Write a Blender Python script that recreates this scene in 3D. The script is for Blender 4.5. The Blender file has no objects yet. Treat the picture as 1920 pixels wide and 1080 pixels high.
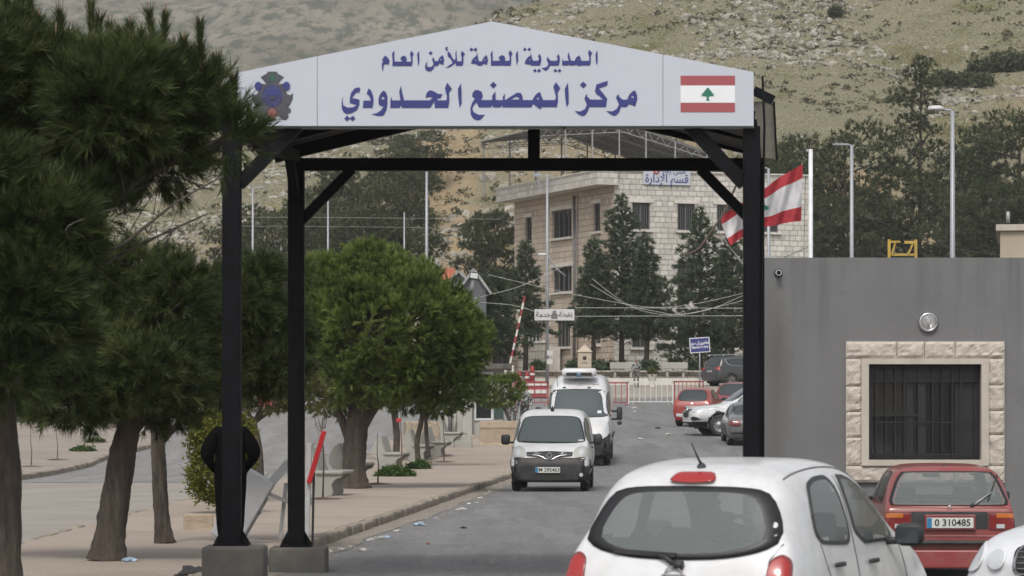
import bpy, bmesh, math, random
import numpy as np
from mathutils import Vector, Matrix
from mathutils.bvhtree import BVHTree
R = math.radians
S = bpy.context.scene
COL = S.collection
rnd = random.Random(7)

# ------------------------------------------------------------------ camera
H = 1.85; F = 6000.0; HY = 764.0          # eye height, focal length and horizon row in photo pixels (1920 wide)
cd = bpy.data.cameras.new('camera'); cam = bpy.data.objects.new('camera', cd); COL.objects.link(cam)
cd.sensor_width = 36; cd.lens = 36*F/1920; cd.shift_y = (HY-540)/1920
cam.location = (0, 0, H); cam.rotation_euler = (R(90), 0, 0)
cd.clip_start = .5; cd.clip_end = 9000
cd.dof.use_dof = True; cd.dof.focus_distance = 66; cd.dof.aperture_fstop = 7
S.camera = cam

# ------------------------------------------------------------------ light: overcast sky with a weak wide sun
SUN_EL, SUN_AZ = 52, 192                   # azimuth clockwise from +Y: behind the camera, a little to the left
w = bpy.data.worlds.new('World'); S.world = w; w.use_nodes = True
nt = w.node_tree; nt.nodes.clear()
sky = nt.nodes.new('ShaderNodeTexSky'); sky.sky_type = 'NISHITA'; sky.sun_disc = False
sky.sun_elevation = R(SUN_EL); sky.sun_rotation = R(SUN_AZ); sky.dust_density = 4; sky.air_density = 1.2
hs = nt.nodes.new('ShaderNodeHueSaturation'); hs.inputs['Saturation'].default_value = .22
bg = nt.nodes.new('ShaderNodeBackground'); bg.inputs[1].default_value = .12
wo = nt.nodes.new('ShaderNodeOutputWorld')
nt.links.new(sky.outputs[0], hs.inputs['Color']); nt.links.new(hs.outputs[0], bg.inputs[0]); nt.links.new(bg.outputs[0], wo.inputs[0])
sd = bpy.data.lights.new('sun', 'SUN'); sd.energy = 1.15; sd.angle = R(12); sd.color = (1, .965, .91)
so = bpy.data.objects.new('sun', sd); COL.objects.link(so)
el, az = R(SUN_EL), R(SUN_AZ)
so.rotation_euler = Vector((-math.sin(az)*math.cos(el), -math.cos(az)*math.cos(el), -math.sin(el))).to_track_quat('-Z', 'Y').to_euler()
S.view_settings.view_transform = 'Standard'; S.view_settings.look = 'None'
S.view_settings.gamma = 1; S.view_settings.use_curve_mapping = False; S.view_settings.exposure = 0.55
S.cycles.volume_bounces = 0; S.cycles.max_bounces = 8; S.cycles.transparent_max_bounces = 12
S.cycles.use_denoising = True

# ------------------------------------------------------------------ numpy value noise
_T = np.random.RandomState(3).rand(256, 256)
def vnoise(x, y):
    xi = np.floor(x).astype(int); yi = np.floor(y).astype(int); fx = x-xi; fy = y-yi
    fx = fx*fx*(3-2*fx); fy = fy*fy*(3-2*fy)
    a = _T[xi & 255, yi & 255]; b = _T[(xi+1) & 255, yi & 255]; c = _T[xi & 255, (yi+1) & 255]; d = _T[(xi+1) & 255, (yi+1) & 255]
    return (a*(1-fx)+b*fx)*(1-fy)+(c*(1-fx)+d*fx)*fy-.5
def fbm(x, y, o=4, g=.5):
    s = 0; a = 1
    for k in range(o):
        s = s+a*vnoise(x+17.3*k, y-9.1*k); x = x*2.03; y = y*2.03; a *= g
    return s
def ss(a, b, x):
    t = np.clip((np.asarray(x, float)-a)/(b-a), 0, 1); return t*t*(3-2*t)

# ------------------------------------------------------------------ terrain heights
GY = [-400, 88, 96, 109, 115, 123.5, 160, 194, 211, 250, 400]
GZ = [0, 0, .06, .54, .76, 1.1, 2.0, 3.0, 3.7, 5.0, 12]
def ground(x, y):
    x = np.asarray(x, float); y = np.asarray(y, float)
    z = np.interp(y, GY, GZ)
    return z-.28*ss(2.9, 4.2, x)*ss(29, 34, y)*(1-ss(58, 75, y))
def gz(x, y): return float(ground(x, y))
def gp(px, py, dz=0.0):
    """ground point (plus dz) seen at a photo pixel"""
    lo, hi = 8.0, 400.0
    for _ in range(60):
        m = (lo+hi)/2
        x = (px-960)/F*m; row = HY-(gz(x, m)+dz-H)*F/m
        if row > py: lo = m
        else: hi = m
    return Vector(((px-960)/F*lo, lo, gz((px-960)/F*lo, lo)+dz))
def at(px, py, d): return Vector(((px-960)/F*d, d, H+(HY-py)/F*d))

# ------------------------------------------------------------------ materials
MATS = {}
def nodes(name):
    m = bpy.data.materials.new(name); m.use_nodes = True; n = m.node_tree
    b = n.nodes['Principled BSDF']; MATS[name] = m
    return m, n, b
def N(n, t, **k):
    q = n.nodes.new(t)
    for a, v in k.items(): setattr(q, a, v)
    return q
def mixc(n, fac, a, b, mode='MIX'):
    q = n.nodes.new('ShaderNodeMix'); q.data_type = 'RGBA'; q.blend_type = mode
    for i, v in ((0, fac), (6, a), (7, b)):
        if hasattr(v, 'links') or hasattr(v, 'is_linked'): n.links.new(v, q.inputs[i])
        else: q.inputs[i].default_value = v if i == 0 else (*v[:3], 1)
    return q.outputs[2]
def ramp(n, src, stops):
    q = n.nodes.new('ShaderNodeValToRGB'); e = q.color_ramp.elements
    while len(e) > 1: e.remove(e[-1])
    for i, (p, c) in enumerate(stops):
        x = e[0] if i == 0 else e.new(p)
        x.position = p; x.color = (*c[:3], 1) if hasattr(c, '__len__') else (c, c, c, 1)
    n.links.new(src, q.inputs[0]); return q.outputs[0]
def noise(n, scale, detail=4, rough=.55, vec=None, sc=None):
    q = n.nodes.new('ShaderNodeTexNoise'); q.inputs['Scale'].default_value = scale; q.inputs['Detail'].default_value = detail
    q.inputs['Roughness'].default_value = rough
    tc = n.nodes.get('TC') or N(n, 'ShaderNodeTexCoord'); tc.name = 'TC'
    v = vec or tc.outputs['Object']
    if sc:
        mp = N(n, 'ShaderNodeMapping'); mp.inputs['Scale'].default_value = sc; n.links.new(v, mp.inputs[0]); v = mp.outputs[0]
    n.links.new(v, q.inputs['Vector']); return q.outputs['Fac']
def bumpn(n, b, h, strength=.3, dist=.02):
    q = N(n, 'ShaderNodeBump'); q.inputs['Strength'].default_value = strength; q.inputs['Distance'].default_value = dist
    n.links.new(h, q.inputs['Height']); n.links.new(q.outputs[0], b.inputs['Normal'])
def mul(c, f): return tuple(min(1, x*f) for x in c[:3])
def M(name, col, rough=.6, metal=0, var=.15, scale=4, bump=0, bscale=40, coat=0, dist=.01, dirt=0, spec=.5, sc=None):
    if name in MATS: return MATS[name]
    m, n, b = nodes(name)
    f = noise(n, scale, 5, .6, sc=sc)
    c = ramp(n, f, [(.3, mul(col, 1-var)), (.7, mul(col, 1+var))])
    if dirt:
        f2 = noise(n, scale*.37+.3, 6, .7)
        c = mixc(n, ramp(n, f2, [(.45, 0), (.75, dirt)]), c, (.16, .14, .12))
    n.links.new(c, b.inputs['Base Color'])
    b.inputs['Roughness'].default_value = rough; b.inputs['Metallic'].default_value = metal
    b.inputs['Coat Weight'].default_value = coat; b.inputs['Coat Roughness'].default_value = .06
    b.inputs['Specular IOR Level'].default_value = spec
    if bump: bumpn(n, b, noise(n, bscale, 4, .6), bump, dist)
    return m

# ------------------------------------------------------------------ mesh building
class MB:
    def __init__(s): s.v = []; s.f = []; s.mi = []; s.sm = []
    def add(s, vs, fs, mi=0, smooth=False):
        o = len(s.v); s.v += [tuple(p) for p in vs]
        for f in fs: s.f.append([i+o for i in f]); s.mi.append(mi); s.sm.append(smooth)
        return s
    def box(s, c, d, rz=0, mi=0, rot=None, bev=0):
        hx, hy, hz = d[0]/2, d[1]/2, d[2]/2
        m = (rot or Matrix.Rotation(rz, 3, 'Z')); c = Vector(c)
        if bev:
            bm = bmesh.new(); bmesh.ops.create_cube(bm, size=1)
            for v in bm.verts: v.co = Vector((v.co.x*d[0], v.co.y*d[1], v.co.z*d[2]))
            bmesh.ops.bevel(bm, geom=bm.edges[:], offset=bev, segments=2, affect='EDGES', profile=.5)
            bm.verts.index_update()
            s.add([c+m @ v.co for v in bm.verts], [[v.index for v in f.verts] for f in bm.faces], mi); bm.free(); return s
        p = [c+m @ Vector((x*hx, y*hy, z*hz)) for z in (-1, 1) for x, y in ((-1, -1), (1, -1), (1, 1), (-1, 1))]
        return s.add(p, [(3, 2, 1, 0), (4, 5, 6, 7), (0, 1, 5, 4), (1, 2, 6, 5), (2, 3, 7, 6), (3, 0, 4, 7)], mi)
    def bar(s, a, b, wd, ht=None, mi=0, up=(0, 0, 1)):
        a = Vector(a); b = Vector(b); ht = ht or wd; d = b-a; L = d.length; d = d.normalized()
        u = Vector(up); sx = d.cross(u)
        if sx.length < 1e-4: sx = d.cross(Vector((0, 1, 0)))
        sx.normalize(); u = sx.cross(d)
        return s.box((a+b)/2, (wd, L, ht), mi=mi, rot=Matrix((sx, d, u)).transposed())
    def tube(s, pts, r, n=8, mi=0, cap=True, smooth=True, ridge=0):
        pts = [Vector(p) for p in pts]; rs = r if hasattr(r, '__len__') else [r]*len(pts)
        vs = []; fs = []; pu = None
        for i, p in enumerate(pts):
            t = (pts[min(i+1, len(pts)-1)]-pts[max(i-1, 0)]).normalized()
            if pu is None: pu = t.orthogonal().normalized()
            pu = (pu-t*pu.dot(t)); pu = pu.normalized() if pu.length > 1e-6 else t.orthogonal().normalized()
            q = t.cross(pu)
            for k in range(n):
                a = 2*math.pi*k/n; vs.append(p+(pu*math.cos(a)+q*math.sin(a))*rs[i]*(1+ridge*(.5*math.sin(5*a+i*.22)+.9*(float(_T[(k*7) & 255, (i//2+k*3) & 255])-.5)+1.2*(float(_T[(k*5) & 255, 9])-.5))))
        for i in range(len(pts)-1):
            for k in range(n):
                fs.append((i*n+k, i*n+(k+1) % n, (i+1)*n+(k+1) % n, (i+1)*n+k))
        if cap: fs += [tuple(range(n-1, -1, -1)), tuple(range((len(pts)-1)*n, len(pts)*n))]
        return s.add(vs, fs, mi, smooth)
    def prism(s, poly, fn, mi=0):
        """poly 2D; fn(u,v,k) -> point, k=0 front 1 back"""
        n = len(poly); vs = [fn(u, v, 0) for u, v in poly]+[fn(u, v, 1) for u, v in poly]
        return s.add(vs, [tuple(range(n)), tuple(range(2*n-1, n-1, -1))]+[(i, n+i, n+(i+1) % n, (i+1) % n) for i in range(n)], mi)
    def lathe(s, prof, c=(0, 0, 0), n=16, axis=2, mi=0, rot=None):
        vs = []; fs = []; c = Vector(c); k = len(prof)
        for i in range(n):
            a = 2*math.pi*i/n
            for r, z in prof:
                p = Vector((r*math.cos(a), r*math.sin(a), z))
                if axis == 0: p = Vector((p.z, p.x, p.y))
                if axis == 1: p = Vector((p.x, p.z, p.y))
                vs.append(c+(rot @ p if rot else p))
        for i in range(n):
            for j in range(k-1):
                fs.append((i*k+j, ((i+1) % n)*k+j, ((i+1) % n)*k+j+1, i*k+j+1))
        return s.add(vs, fs, mi, True)
    def build(s, name, mats, parent=None, smooth=None, loc=None, rz=0):
        me = bpy.data.meshes.new(name); me.from_pydata(s.v, [], s.f)
        for m in (mats if isinstance(mats, (list, tuple)) else [mats]): me.materials.append(m)
        me.polygons.foreach_set('material_index', s.mi)
        me.polygons.foreach_set('use_smooth', s.sm if smooth is None else [smooth]*len(s.f))
        bm = bmesh.new(); bm.from_mesh(me); bmesh.ops.recalc_face_normals(bm, faces=bm.faces[:]); bm.to_mesh(me); bm.free()
        me.update(); return link(name, me, parent, loc, rz)
def link(name, me, parent=None, loc=None, rz=0):
    o = bpy.data.objects.new(name, me); COL.objects.link(o)
    if parent: o.parent = parent
    if loc is not None: o.location = loc
    if rz: o.rotation_euler = (0, 0, rz)
    return o
def npmesh(name, verts, faces, mat, tint=None, smooth=False):
    """verts (n,3) array, faces (m,k) array of one size"""
    me = bpy.data.meshes.new(name); nv = len(verts); nf, k = faces.shape
    me.vertices.add(nv); me.vertices.foreach_set('co', np.asarray(verts, np.float32).ravel())
    me.loops.add(nf*k); me.loops.foreach_set('vertex_index', faces.astype(np.int32).ravel())
    me.polygons.add(nf); me.polygons.foreach_set('loop_start', np.arange(0, nf*k, k, dtype=np.int32))
    me.polygons.foreach_set('use_smooth', np.full(nf, smooth, bool))
    for m in (mat if isinstance(mat, (list, tuple)) else [mat]): me.materials.append(m)
    if tint is not None:
        a = me.attributes.new('tint', 'FLOAT', 'POINT'); a.data.foreach_set('value', np.asarray(tint, np.float32))
    me.update(calc_edges=True); me.validate()
    return me
def tag(o, label=None, cat=None, group=None, kind=None):
    if label: o['label'] = label
    if cat: o['category'] = cat
    if group: o['group'] = group
    if kind: o['kind'] = kind
    return o
def thing(name, label, cat, loc=(0, 0, 0), rz=0, group=None):
    o = bpy.data.objects.new(name, None); COL.objects.link(o); o.empty_display_size = .2
    o.location = loc; o.rotation_euler = (0, 0, rz)
    return tag(o, label, cat, group)
KIDS = {}
def dup(root, loc=None, rz=None, label=None, scale=None, group=None):
    def cp(o, par):
        c = o.copy(); COL.objects.link(c)
        if par: c.parent = par
        for ch in o.children: cp(ch, c)
        return c
    c = cp(root, None)
    if loc is not None: c.location = loc
    if rz is not None: c.rotation_euler = (0, 0, rz)
    if scale is not None: c.scale = scale if hasattr(scale, '__len__') else (scale,)*3
    if label: c['label'] = label
    if group: c['group'] = group
    return c
def text_mesh(txt, size, font=None, extrude=.002, align='CENTER', bold=0):
    cu = bpy.data.curves.new('t', 'FONT'); cu.body = txt; cu.size = size; cu.extrude = extrude; cu.offset = bold
    cu.align_x = align; cu.align_y = 'CENTER'; cu.resolution_u = 3
    o = bpy.data.objects.new('t', cu); COL.objects.link(o)
    bpy.context.view_layer.update()
    me = bpy.data.meshes.new_from_object(o.evaluated_get(bpy.context.evaluated_depsgraph_get()))
    bpy.data.objects.remove(o); bpy.data.curves.remove(cu)
    return me
def write(name, txt, size, mat, parent, loc, rot, sx=1, extrude=.002, bold=0):
    me = text_mesh(txt, size, extrude=extrude, bold=bold); me.materials.clear(); me.materials.append(mat)
    o = link(name, me, parent, loc); o.rotation_euler = rot; o.scale = (sx, 1, 1); return o
def poly_mesh(polys, extrude):
    """filled 2D outlines: list of (outer, [holes]); returns one mesh in the XY plane, facing +Z"""
    mb_v, mb_f = [], []
    for outer, holes in polys:
        cu = bpy.data.curves.new('p', 'CURVE'); cu.dimensions = '2D'; cu.fill_mode = 'BOTH'; cu.extrude = extrude
        for pts in [outer]+holes:
            sp = cu.splines.new('POLY'); sp.points.add(len(pts)-1); sp.use_cyclic_u = True
            for q, (x, y) in zip(sp.points, pts): q.co = (x, y, 0, 1)
        o = bpy.data.objects.new('p', cu); COL.objects.link(o); bpy.context.view_layer.update()
        me = bpy.data.meshes.new_from_object(o.evaluated_get(bpy.context.evaluated_depsgraph_get()))
        k = len(mb_v); mb_v += [tuple(v.co) for v in me.vertices]; mb_f += [[i+k for i in p.vertices] for p in me.polygons]
        bpy.data.objects.remove(o); bpy.data.curves.remove(cu); bpy.data.meshes.remove(me)
    return mb_v, mb_f
# ------------------------------------------------------------------ setting: ground, roads, pavements
def m_asphalt(name, col, tracks=True):
    m, n, b = nodes(name)
    f1 = noise(n, 60, 3, .7); f2 = noise(n, .35, 5, .6); f3 = noise(n, 1.0, 4, .6, sc=(1.6, .07, 1)); f4 = noise(n, 1.3, 6, .7)
    c = ramp(n, f2, [(.3, mul(col, .72)), (.7, mul(col, 1.25))])
    c = mixc(n, .5, c, ramp(n, f3, [(.35, mul(col, .5)), (.65, mul(col, 1.45))]))
    f5 = noise(n, 1.0, 5, .65, sc=(.9, .09, 1)); c = mixc(n, ramp(n, f5, [(.54, 0), (.57, .6)]), c, mul(col, .55)); f6 = noise(n, 1.0, 5, .6, sc=(1.3, .12, 1)); c = mixc(n, ramp(n, f6, [(.57, 0), (.60, .55)]), c, mul(col, 1.55))
    c = mixc(n, .3, c, ramp(n, f1, [(.3, mul(col, .5)), (.7, mul(col, 1.6))]))
    f7 = noise(n, 13, 4, .75, sc=(1, .3, 1)); c = mixc(n, .3, c, ramp(n, f7, [(.35, mul(col, .5)), (.65, mul(col, 1.55))]))
    c = mixc(n, ramp(n, f4, [(.56, 0), (.66, .45)]), c, mul((col[0]*1.05, col[1], col[2]*.92), 1.45))
    v = N(n, 'ShaderNodeTexVoronoi', feature='DISTANCE_TO_EDGE'); v.inputs['Scale'].default_value = .45
    tc = n.nodes['TC']; wv = N(n, 'ShaderNodeMix', data_type='RGBA', blend_type='LINEAR_LIGHT'); wv.inputs[0].default_value = .5
    nz = N(n, 'ShaderNodeTexNoise'); nz.inputs['Scale'].default_value = 1.5
    n.links.new(tc.outputs['Object'], nz.inputs['Vector']); n.links.new(tc.outputs['Object'], wv.inputs[6]); n.links.new(nz.outputs['Color'], wv.inputs[7])
    n.links.new(wv.outputs[2], v.inputs['Vector'])
    c = mixc(n, ramp(n, v.outputs['Distance'], [(.0, .6), (.012, 0)]), c, mul(col, .3))
    n.links.new(c, b.inputs['Base Color']); b.inputs['Roughness'].default_value = .85
    bumpn(n, b, f1, .35, .01); return m
def m_tiles(name, col, s=.2, mort=.55, gap=.02):
    m, n, b = nodes(name)
    f2 = noise(n, .5, 6, .65); f1 = noise(n, 30, 3, .7); tc = n.nodes['TC']
    br = N(n, 'ShaderNodeTexBrick'); br.offset = .5; br.inputs['Scale'].default_value = 1
    br.inputs['Brick Width'].default_value = s; br.inputs['Row Height'].default_value = s; br.inputs['Mortar Size'].default_value = gap*s/.2
    br.inputs['Color1'].default_value = (*mul(col, .9), 1); br.inputs['Color2'].default_value = (*mul(col, 1.1), 1); br.inputs['Mortar'].default_value = (*mul(col, mort), 1)
    n.links.new(tc.outputs['Object'], br.inputs['Vector'])
    c = mixc(n, .6, br.outputs['Color'], ramp(n, f2, [(.25, mul(col, .6)), (.5, col), (.8, mul(col, 1.25))]))
    c = mixc(n, .2, c, ramp(n, f1, [(.3, mul(col, .5)), (.7, mul(col, 1.4))]))
    c = mixc(n, ramp(n, noise(n, .22, 7, .7), [(.5, 0), (.72, .5)]), c, mul((col[0], col[1]*.93, col[2]*.84), .62))
    n.links.new(c, b.inputs['Base Color']); b.inputs['Roughness'].default_value = .85
    bumpn(n, b, br.outputs['Fac'], -.3, .01); return m
ASPH = m_asphalt('asphalt', (.150, .148, .147)); ASPH2 = m_asphalt('worn_asphalt', (.185, .180, .174))
CONCROAD = M('pale_concrete_road', (.26, .235, .205), .85, var=.16, scale=.5, bump=.2, bscale=20, dirt=.25)
TILE = m_tiles('paving_tiles', (.315, .262, .215)); TILE2 = m_tiles('island_tiles', (.27, .235, .195), .22, .5)
KERB = M('kerb_concrete', (.24, .205, .165), .9, var=.35, scale=3, bump=.5, bscale=25, dist=.02, dirt=.6)
DIRT = M('dusty_ground', (.22, .19, .15), .95, var=.25, scale=.3, bump=.3, bscale=8, dirt=.3)

def sheet(name, ys, xl, xr, nx, dz, mat, kind='structure', skirt=0, parent=None):
    ys = np.asarray(ys, float); t = np.linspace(0, 1, nx+1)
    X = np.array([[xl(y)*(1-a)+xr(y)*a for a in t] for y in ys]); Y = np.repeat(ys[:, None], nx+1, 1)
    Z = ground(X, Y)+dz
    V = np.stack([X, Y, Z], -1).reshape(-1, 3); k = nx+1; ny = len(ys)
    i = (np.arange(ny-1)[:, None]*k+np.arange(nx)[None]).ravel()
    Fa = np.stack([i, i+1, i+k+1, i+k], 1)
    if skirt:
        rim = list(range(k))+[r*k+nx for r in range(1, ny)]+[(ny-1)*k+c for c in range(nx-1, -1, -1)]+[r*k for r in range(ny-2, 0, -1)]
        low = V[rim].copy(); low[:, 2] -= skirt; o = len(V); V = np.vstack([V, low]); q = len(rim)
        Fa = np.vstack([Fa, np.array([(rim[j], o+j, o+(j+1) % q, rim[(j+1) % q]) for j in range(q)])])
    o = link(name, npmesh(name, V, Fa, mat), parent)
    if kind: tag(o, kind=kind)
    return o
Yr = np.concatenate([np.arange(-60, 20, 8), np.arange(20, 240.1, 1.5)])
Y0 = np.concatenate([[-400, -200, -100], np.arange(-60, 20, 8), np.arange(20, 260.1, 1.5), [300, 400]])
def gxl(y): return -420
sheet('ground', Y0, lambda y: -420, lambda y: 420, 400, -.03, DIRT)
def KX(y): return -2.55+.0616*(y-42.5)                       # kerb line along the main road
def PL(y): return float(np.interp(y, [20, 41, 57, 73, 101, 114, 122], [-6.35, -6.38, -6.3, -5.9, -4.6, -4.1, -3.6]))
sheet('road', np.concatenate([np.arange(-60, 20, 8), np.arange(20, 172, 1)]), lambda y: KX(min(y, 150))-.3, lambda y: 60, 110, 0, ASPH)
sheet('concrete_apron', np.arange(-60, 79.8, 1.2), lambda y: -60, lambda y: KX(min(y, 60))-.1, 60, -.012, CONCROAD)
sheet('side_road', np.arange(79, 190, 1.2), lambda y: -60, lambda y: KX(min(y, 150))-.2, 60, -.006, ASPH2)
sheet('far_pavement', np.arange(172, 216, 1.5), lambda y: -40, lambda y: 60, 60, .06, M('plaza_slab', (.30, .27, .23), .85, var=.2, scale=.6, dirt=.3), skirt=.12)
sheet('promenade', np.arange(20, 122, 1.0), PL, lambda y: KX(y)-.17, 14, .115, TILE, skirt=.2)
ISL = lambda y: float(np.interp(y, [76, 79, 81, 100, 108, 113, 120, 125], [-15, -13.2, -12.5, -12.7, -12.1, -12.2, -13.0, -15]))
sheet('island', np.arange(76, 126, 1.0), lambda y: -45, lambda y: ISL(y)-.15, 30, .12, TILE2, skirt=.2)
# kerb stones laid end to end along both pavements
def kerb(name, ys, fx, h, side, wd=.18):
    mb = MB(); rr = random.Random(4); y = ys[0]
    while y < ys[1]:
        L = .62+rr.random()*.16; y2 = y+L
        a = Vector((fx(y), y, 0)); b = Vector((fx(y2), y2, 0)); d = (b-a); ang = math.atan2(d.y, d.x)-math.pi/2
        c = (a+b)/2; hh = h+rr.uniform(-.018, .012); base = gz(c.x, c.y)
        mb.box((c.x-side*wd/2+rr.uniform(-.012, .012), c.y, base+hh/2-.06), (wd, d.length-.015, hh+.12), ang+rr.uniform(-.015, .015), bev=.035)
        y = y2
    return tag(mb.build(name, KERB, smooth=False), kind='structure')
kerb('kerb', (20, 121), KX, .135, 1); kerb('island_kerb', (79, 121), ISL, .14, 1, .2)
kerb('side_kerb', (30, 118), lambda y: PL(y)-.0, .125, -1, .14)
# faint gutter of dust and sand along the kerb
sheet('gutter_dust', np.arange(20, 118, .8), lambda y: KX(y)+.02, lambda y: KX(y)+.42+.22*float(vnoise(np.array([y*.6]), np.array([3.]))[0]), 4, .006, M('gutter_dust', (.21, .185, .15), .95, var=.3, scale=2.5, dirt=.35))

# ------------------------------------------------------------------ hills
def crest(x):                                                 # ridge line of the near hill at about y = 410
    x = np.asarray(x, float); px = 960+x*6000/410
    row = np.interp(px, [-3000, -400, 300, 440, 600, 760, 860, 920, 980, 1060, 1400, 1920, 4000], [480, 330, 262, 215, 165, 120, 78, 34, 14, -6, -90, -190, -420])
    return H+(HY-row)/F*410
def hill_z(x, y):
    x = np.asarray(x, float); y = np.asarray(y, float)
    y = y+10*vnoise(x/26+5, y/60)+2*vnoise(x/7, y/9)
    zc = crest(x+(410-y)*.03); t = np.clip((y-286)/(410-286), 0, 1)
    foot = 17+2.5*vnoise(x/14, x*0+2)
    lo = np.interp(y, [-999, 236, 256, 264, 286], [2, 3.0, 6.5, 9.5, 16.5])
    z = np.where(y < 286, lo+(foot-17)*ss(236, 286, y), foot+(zc-foot)*(.86*t+.14*t*t))
    z = np.where(y > 410, zc-(y-410)*.28, z)
    amp = ss(240, 275, y)
    z = z+amp*(1.1*fbm(x/11, y/9, 4)+.5*fbm(x/2.6+3, y/2.6, 3, .6)+.28*np.abs(vnoise(x/.9, y/.9)))
    st = (z/1.9)-np.floor(z/1.9)                              # limestone ledges
    return z+amp*.55*(ss(.35, .6, st)-st)*ss(-.1, .25, vnoise(x/9+8, y/22))
def hillmat():
    m, n, b = nodes('rocky_hillside')
    at_ = N(n, 'ShaderNodeAttribute', attribute_name='tint'); ge = N(n, 'ShaderNodeNewGeometry')
    fb = noise(n, .08, 6, .6); fm = noise(n, .6, 6, .65); ff = noise(n, 4, 5, .75); fs = noise(n, .3, 5, .6, sc=(.5, 1, 3.2))
    grass = ramp(n, fm, [(.3, (.060, .066, .018)), (.55, (.112, .110, .034)), (.75, (.160, .142, .058))])
    soil = ramp(n, ff, [(.35, (.090, .080, .040)), (.7, (.20, .172, .112))])
    rock = ramp(n, ff, [(.3, (.10, .09, .068)), (.5, (.22, .205, .168)), (.72, (.40, .375, .325))])
    cut = ramp(n, fm, [(.3, (.25, .155, .088)), (.55, (.36, .25, .165)), (.75, (.42, .34, .26))])
    c = mixc(n, ramp(n, fs, [(.44, 0), (.56, 1)]), grass, soil)
    c = mixc(n, .35, c, ramp(n, ff, [(.35, (.025, .03, .010)), (.68, (.19, .175, .10))]))
    mm = N(n, 'ShaderNodeMath', operation='MULTIPLY_ADD'); n.links.new(fb, mm.inputs[0]); mm.inputs[1].default_value = 1.1; n.links.new(ff, mm.inputs[2])
    c = mixc(n, ramp(n, mm.outputs[0], [(.9, 0), (1.2, .8)]), c, rock)
    sx = N(n, 'ShaderNodeSeparateXYZ'); n.links.new(ge.outputs['Normal'], sx.inputs[0])
    c = mixc(n, ramp(n, sx.outputs['Z'], [(.62, .85), (.88, 0)]), c, rock)
    c = mixc(n, at_.outputs['Fac'], c, mixc(n, ramp(n, ff, [(.4, 0), (.62, 1)]), cut, rock))
    c = mixc(n, 1.0, c, (.90, .89, .74), 'MULTIPLY')
    n.links.new(c, b.inputs['Base Color']); b.inputs['Roughness'].default_value = .95; b.inputs['Specular IOR Level'].default_value = .2
    bumpn(n, b, ff, .6, .25); return m
xs = np.concatenate([np.arange(-160, -72, 4), np.arange(-72, 84, .55), np.arange(84, 220, 4)])
ys = np.concatenate([np.arange(236, 262, 1.0), np.arange(262, 425, .6), np.arange(425, 480, 6)])
X, Y = np.meshgrid(xs, ys); Z = hill_z(X, Y)
V = np.stack([X, Y, Z], -1).reshape(-1, 3); k = len(xs); i = (np.arange(len(ys)-1)[:, None]*k+np.arange(k-1)[None]).ravel()
bare = ss(0, .25, vnoise(X/17+2.2, Y/15+4)+.28)*ss(258, 266, Y)*(1-ss(283, 298, Y))
bare = np.maximum(bare, .85*ss(.12, .3, vnoise(X/13+7.7, Y/30))*ss(285, 292, Y)*(1-ss(312, 350, Y)))
for bx0, by0, rx0, ry0 in ((-4.2, 285, 3.2, 30), (-6.5, 330, 4, 34), (-21, 284, 7, 24), (32, 288, 6, 26), (14, 300, 6, 20)):  # bare earth cuts
    bare = np.maximum(bare, ss(1.25, .6, np.hypot((X-bx0)/rx0, (Y-by0)/ry0)+.5*vnoise(X/2.3, Y/5)))
HILL = hillmat()
tag(link('near_hill', npmesh('near_hill', V, np.stack([i, i+1, i+k+1, i+k], 1), HILL, bare.ravel(), True)), kind='structure')
def farmat():
    m, n, b = nodes('far_hillside')
    f1 = noise(n, .02, 6, .62); f2 = noise(n, .14, 5, .75, sc=(1, .45, 1)); f3 = noise(n, .10, 5, .7, sc=(1, .5, 1))
    c = ramp(n, f1, [(.3, (.12, .11, .082)), (.7, (.22, .20, .16))])
    c = mixc(n, ramp(n, f2, [(.47, 0), (.56, .85)]), c, (.05, .063, .046))
    c = mixc(n, ramp(n, f3, [(.58, 0), (.7, .5)]), c, (.24, .20, .16))
    n.links.new(c, b.inputs['Base Color']); b.inputs['Roughness'].default_value = 1; b.inputs['Specular IOR Level'].default_value = .1
    return m
xs = np.arange(-900, 901, 12.0); ys = np.arange(620, 2200, 14.0); X, Y = np.meshgrid(xs, ys)
Z = -10+(Y-620)*.24+30*fbm(X/260, Y/260, 5)+10*fbm(X/60, Y/60, 3)
V = np.stack([X, Y, Z], -1).reshape(-1, 3); k = len(xs); i = (np.arange(len(ys)-1)[:, None]*k+np.arange(k-1)[None]).ravel()
tag(link('far_hill', npmesh('far_hill', V, np.stack([i, i+1, i+k+1, i+k], 1), farmat(), None, True)), kind='structure')
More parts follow.
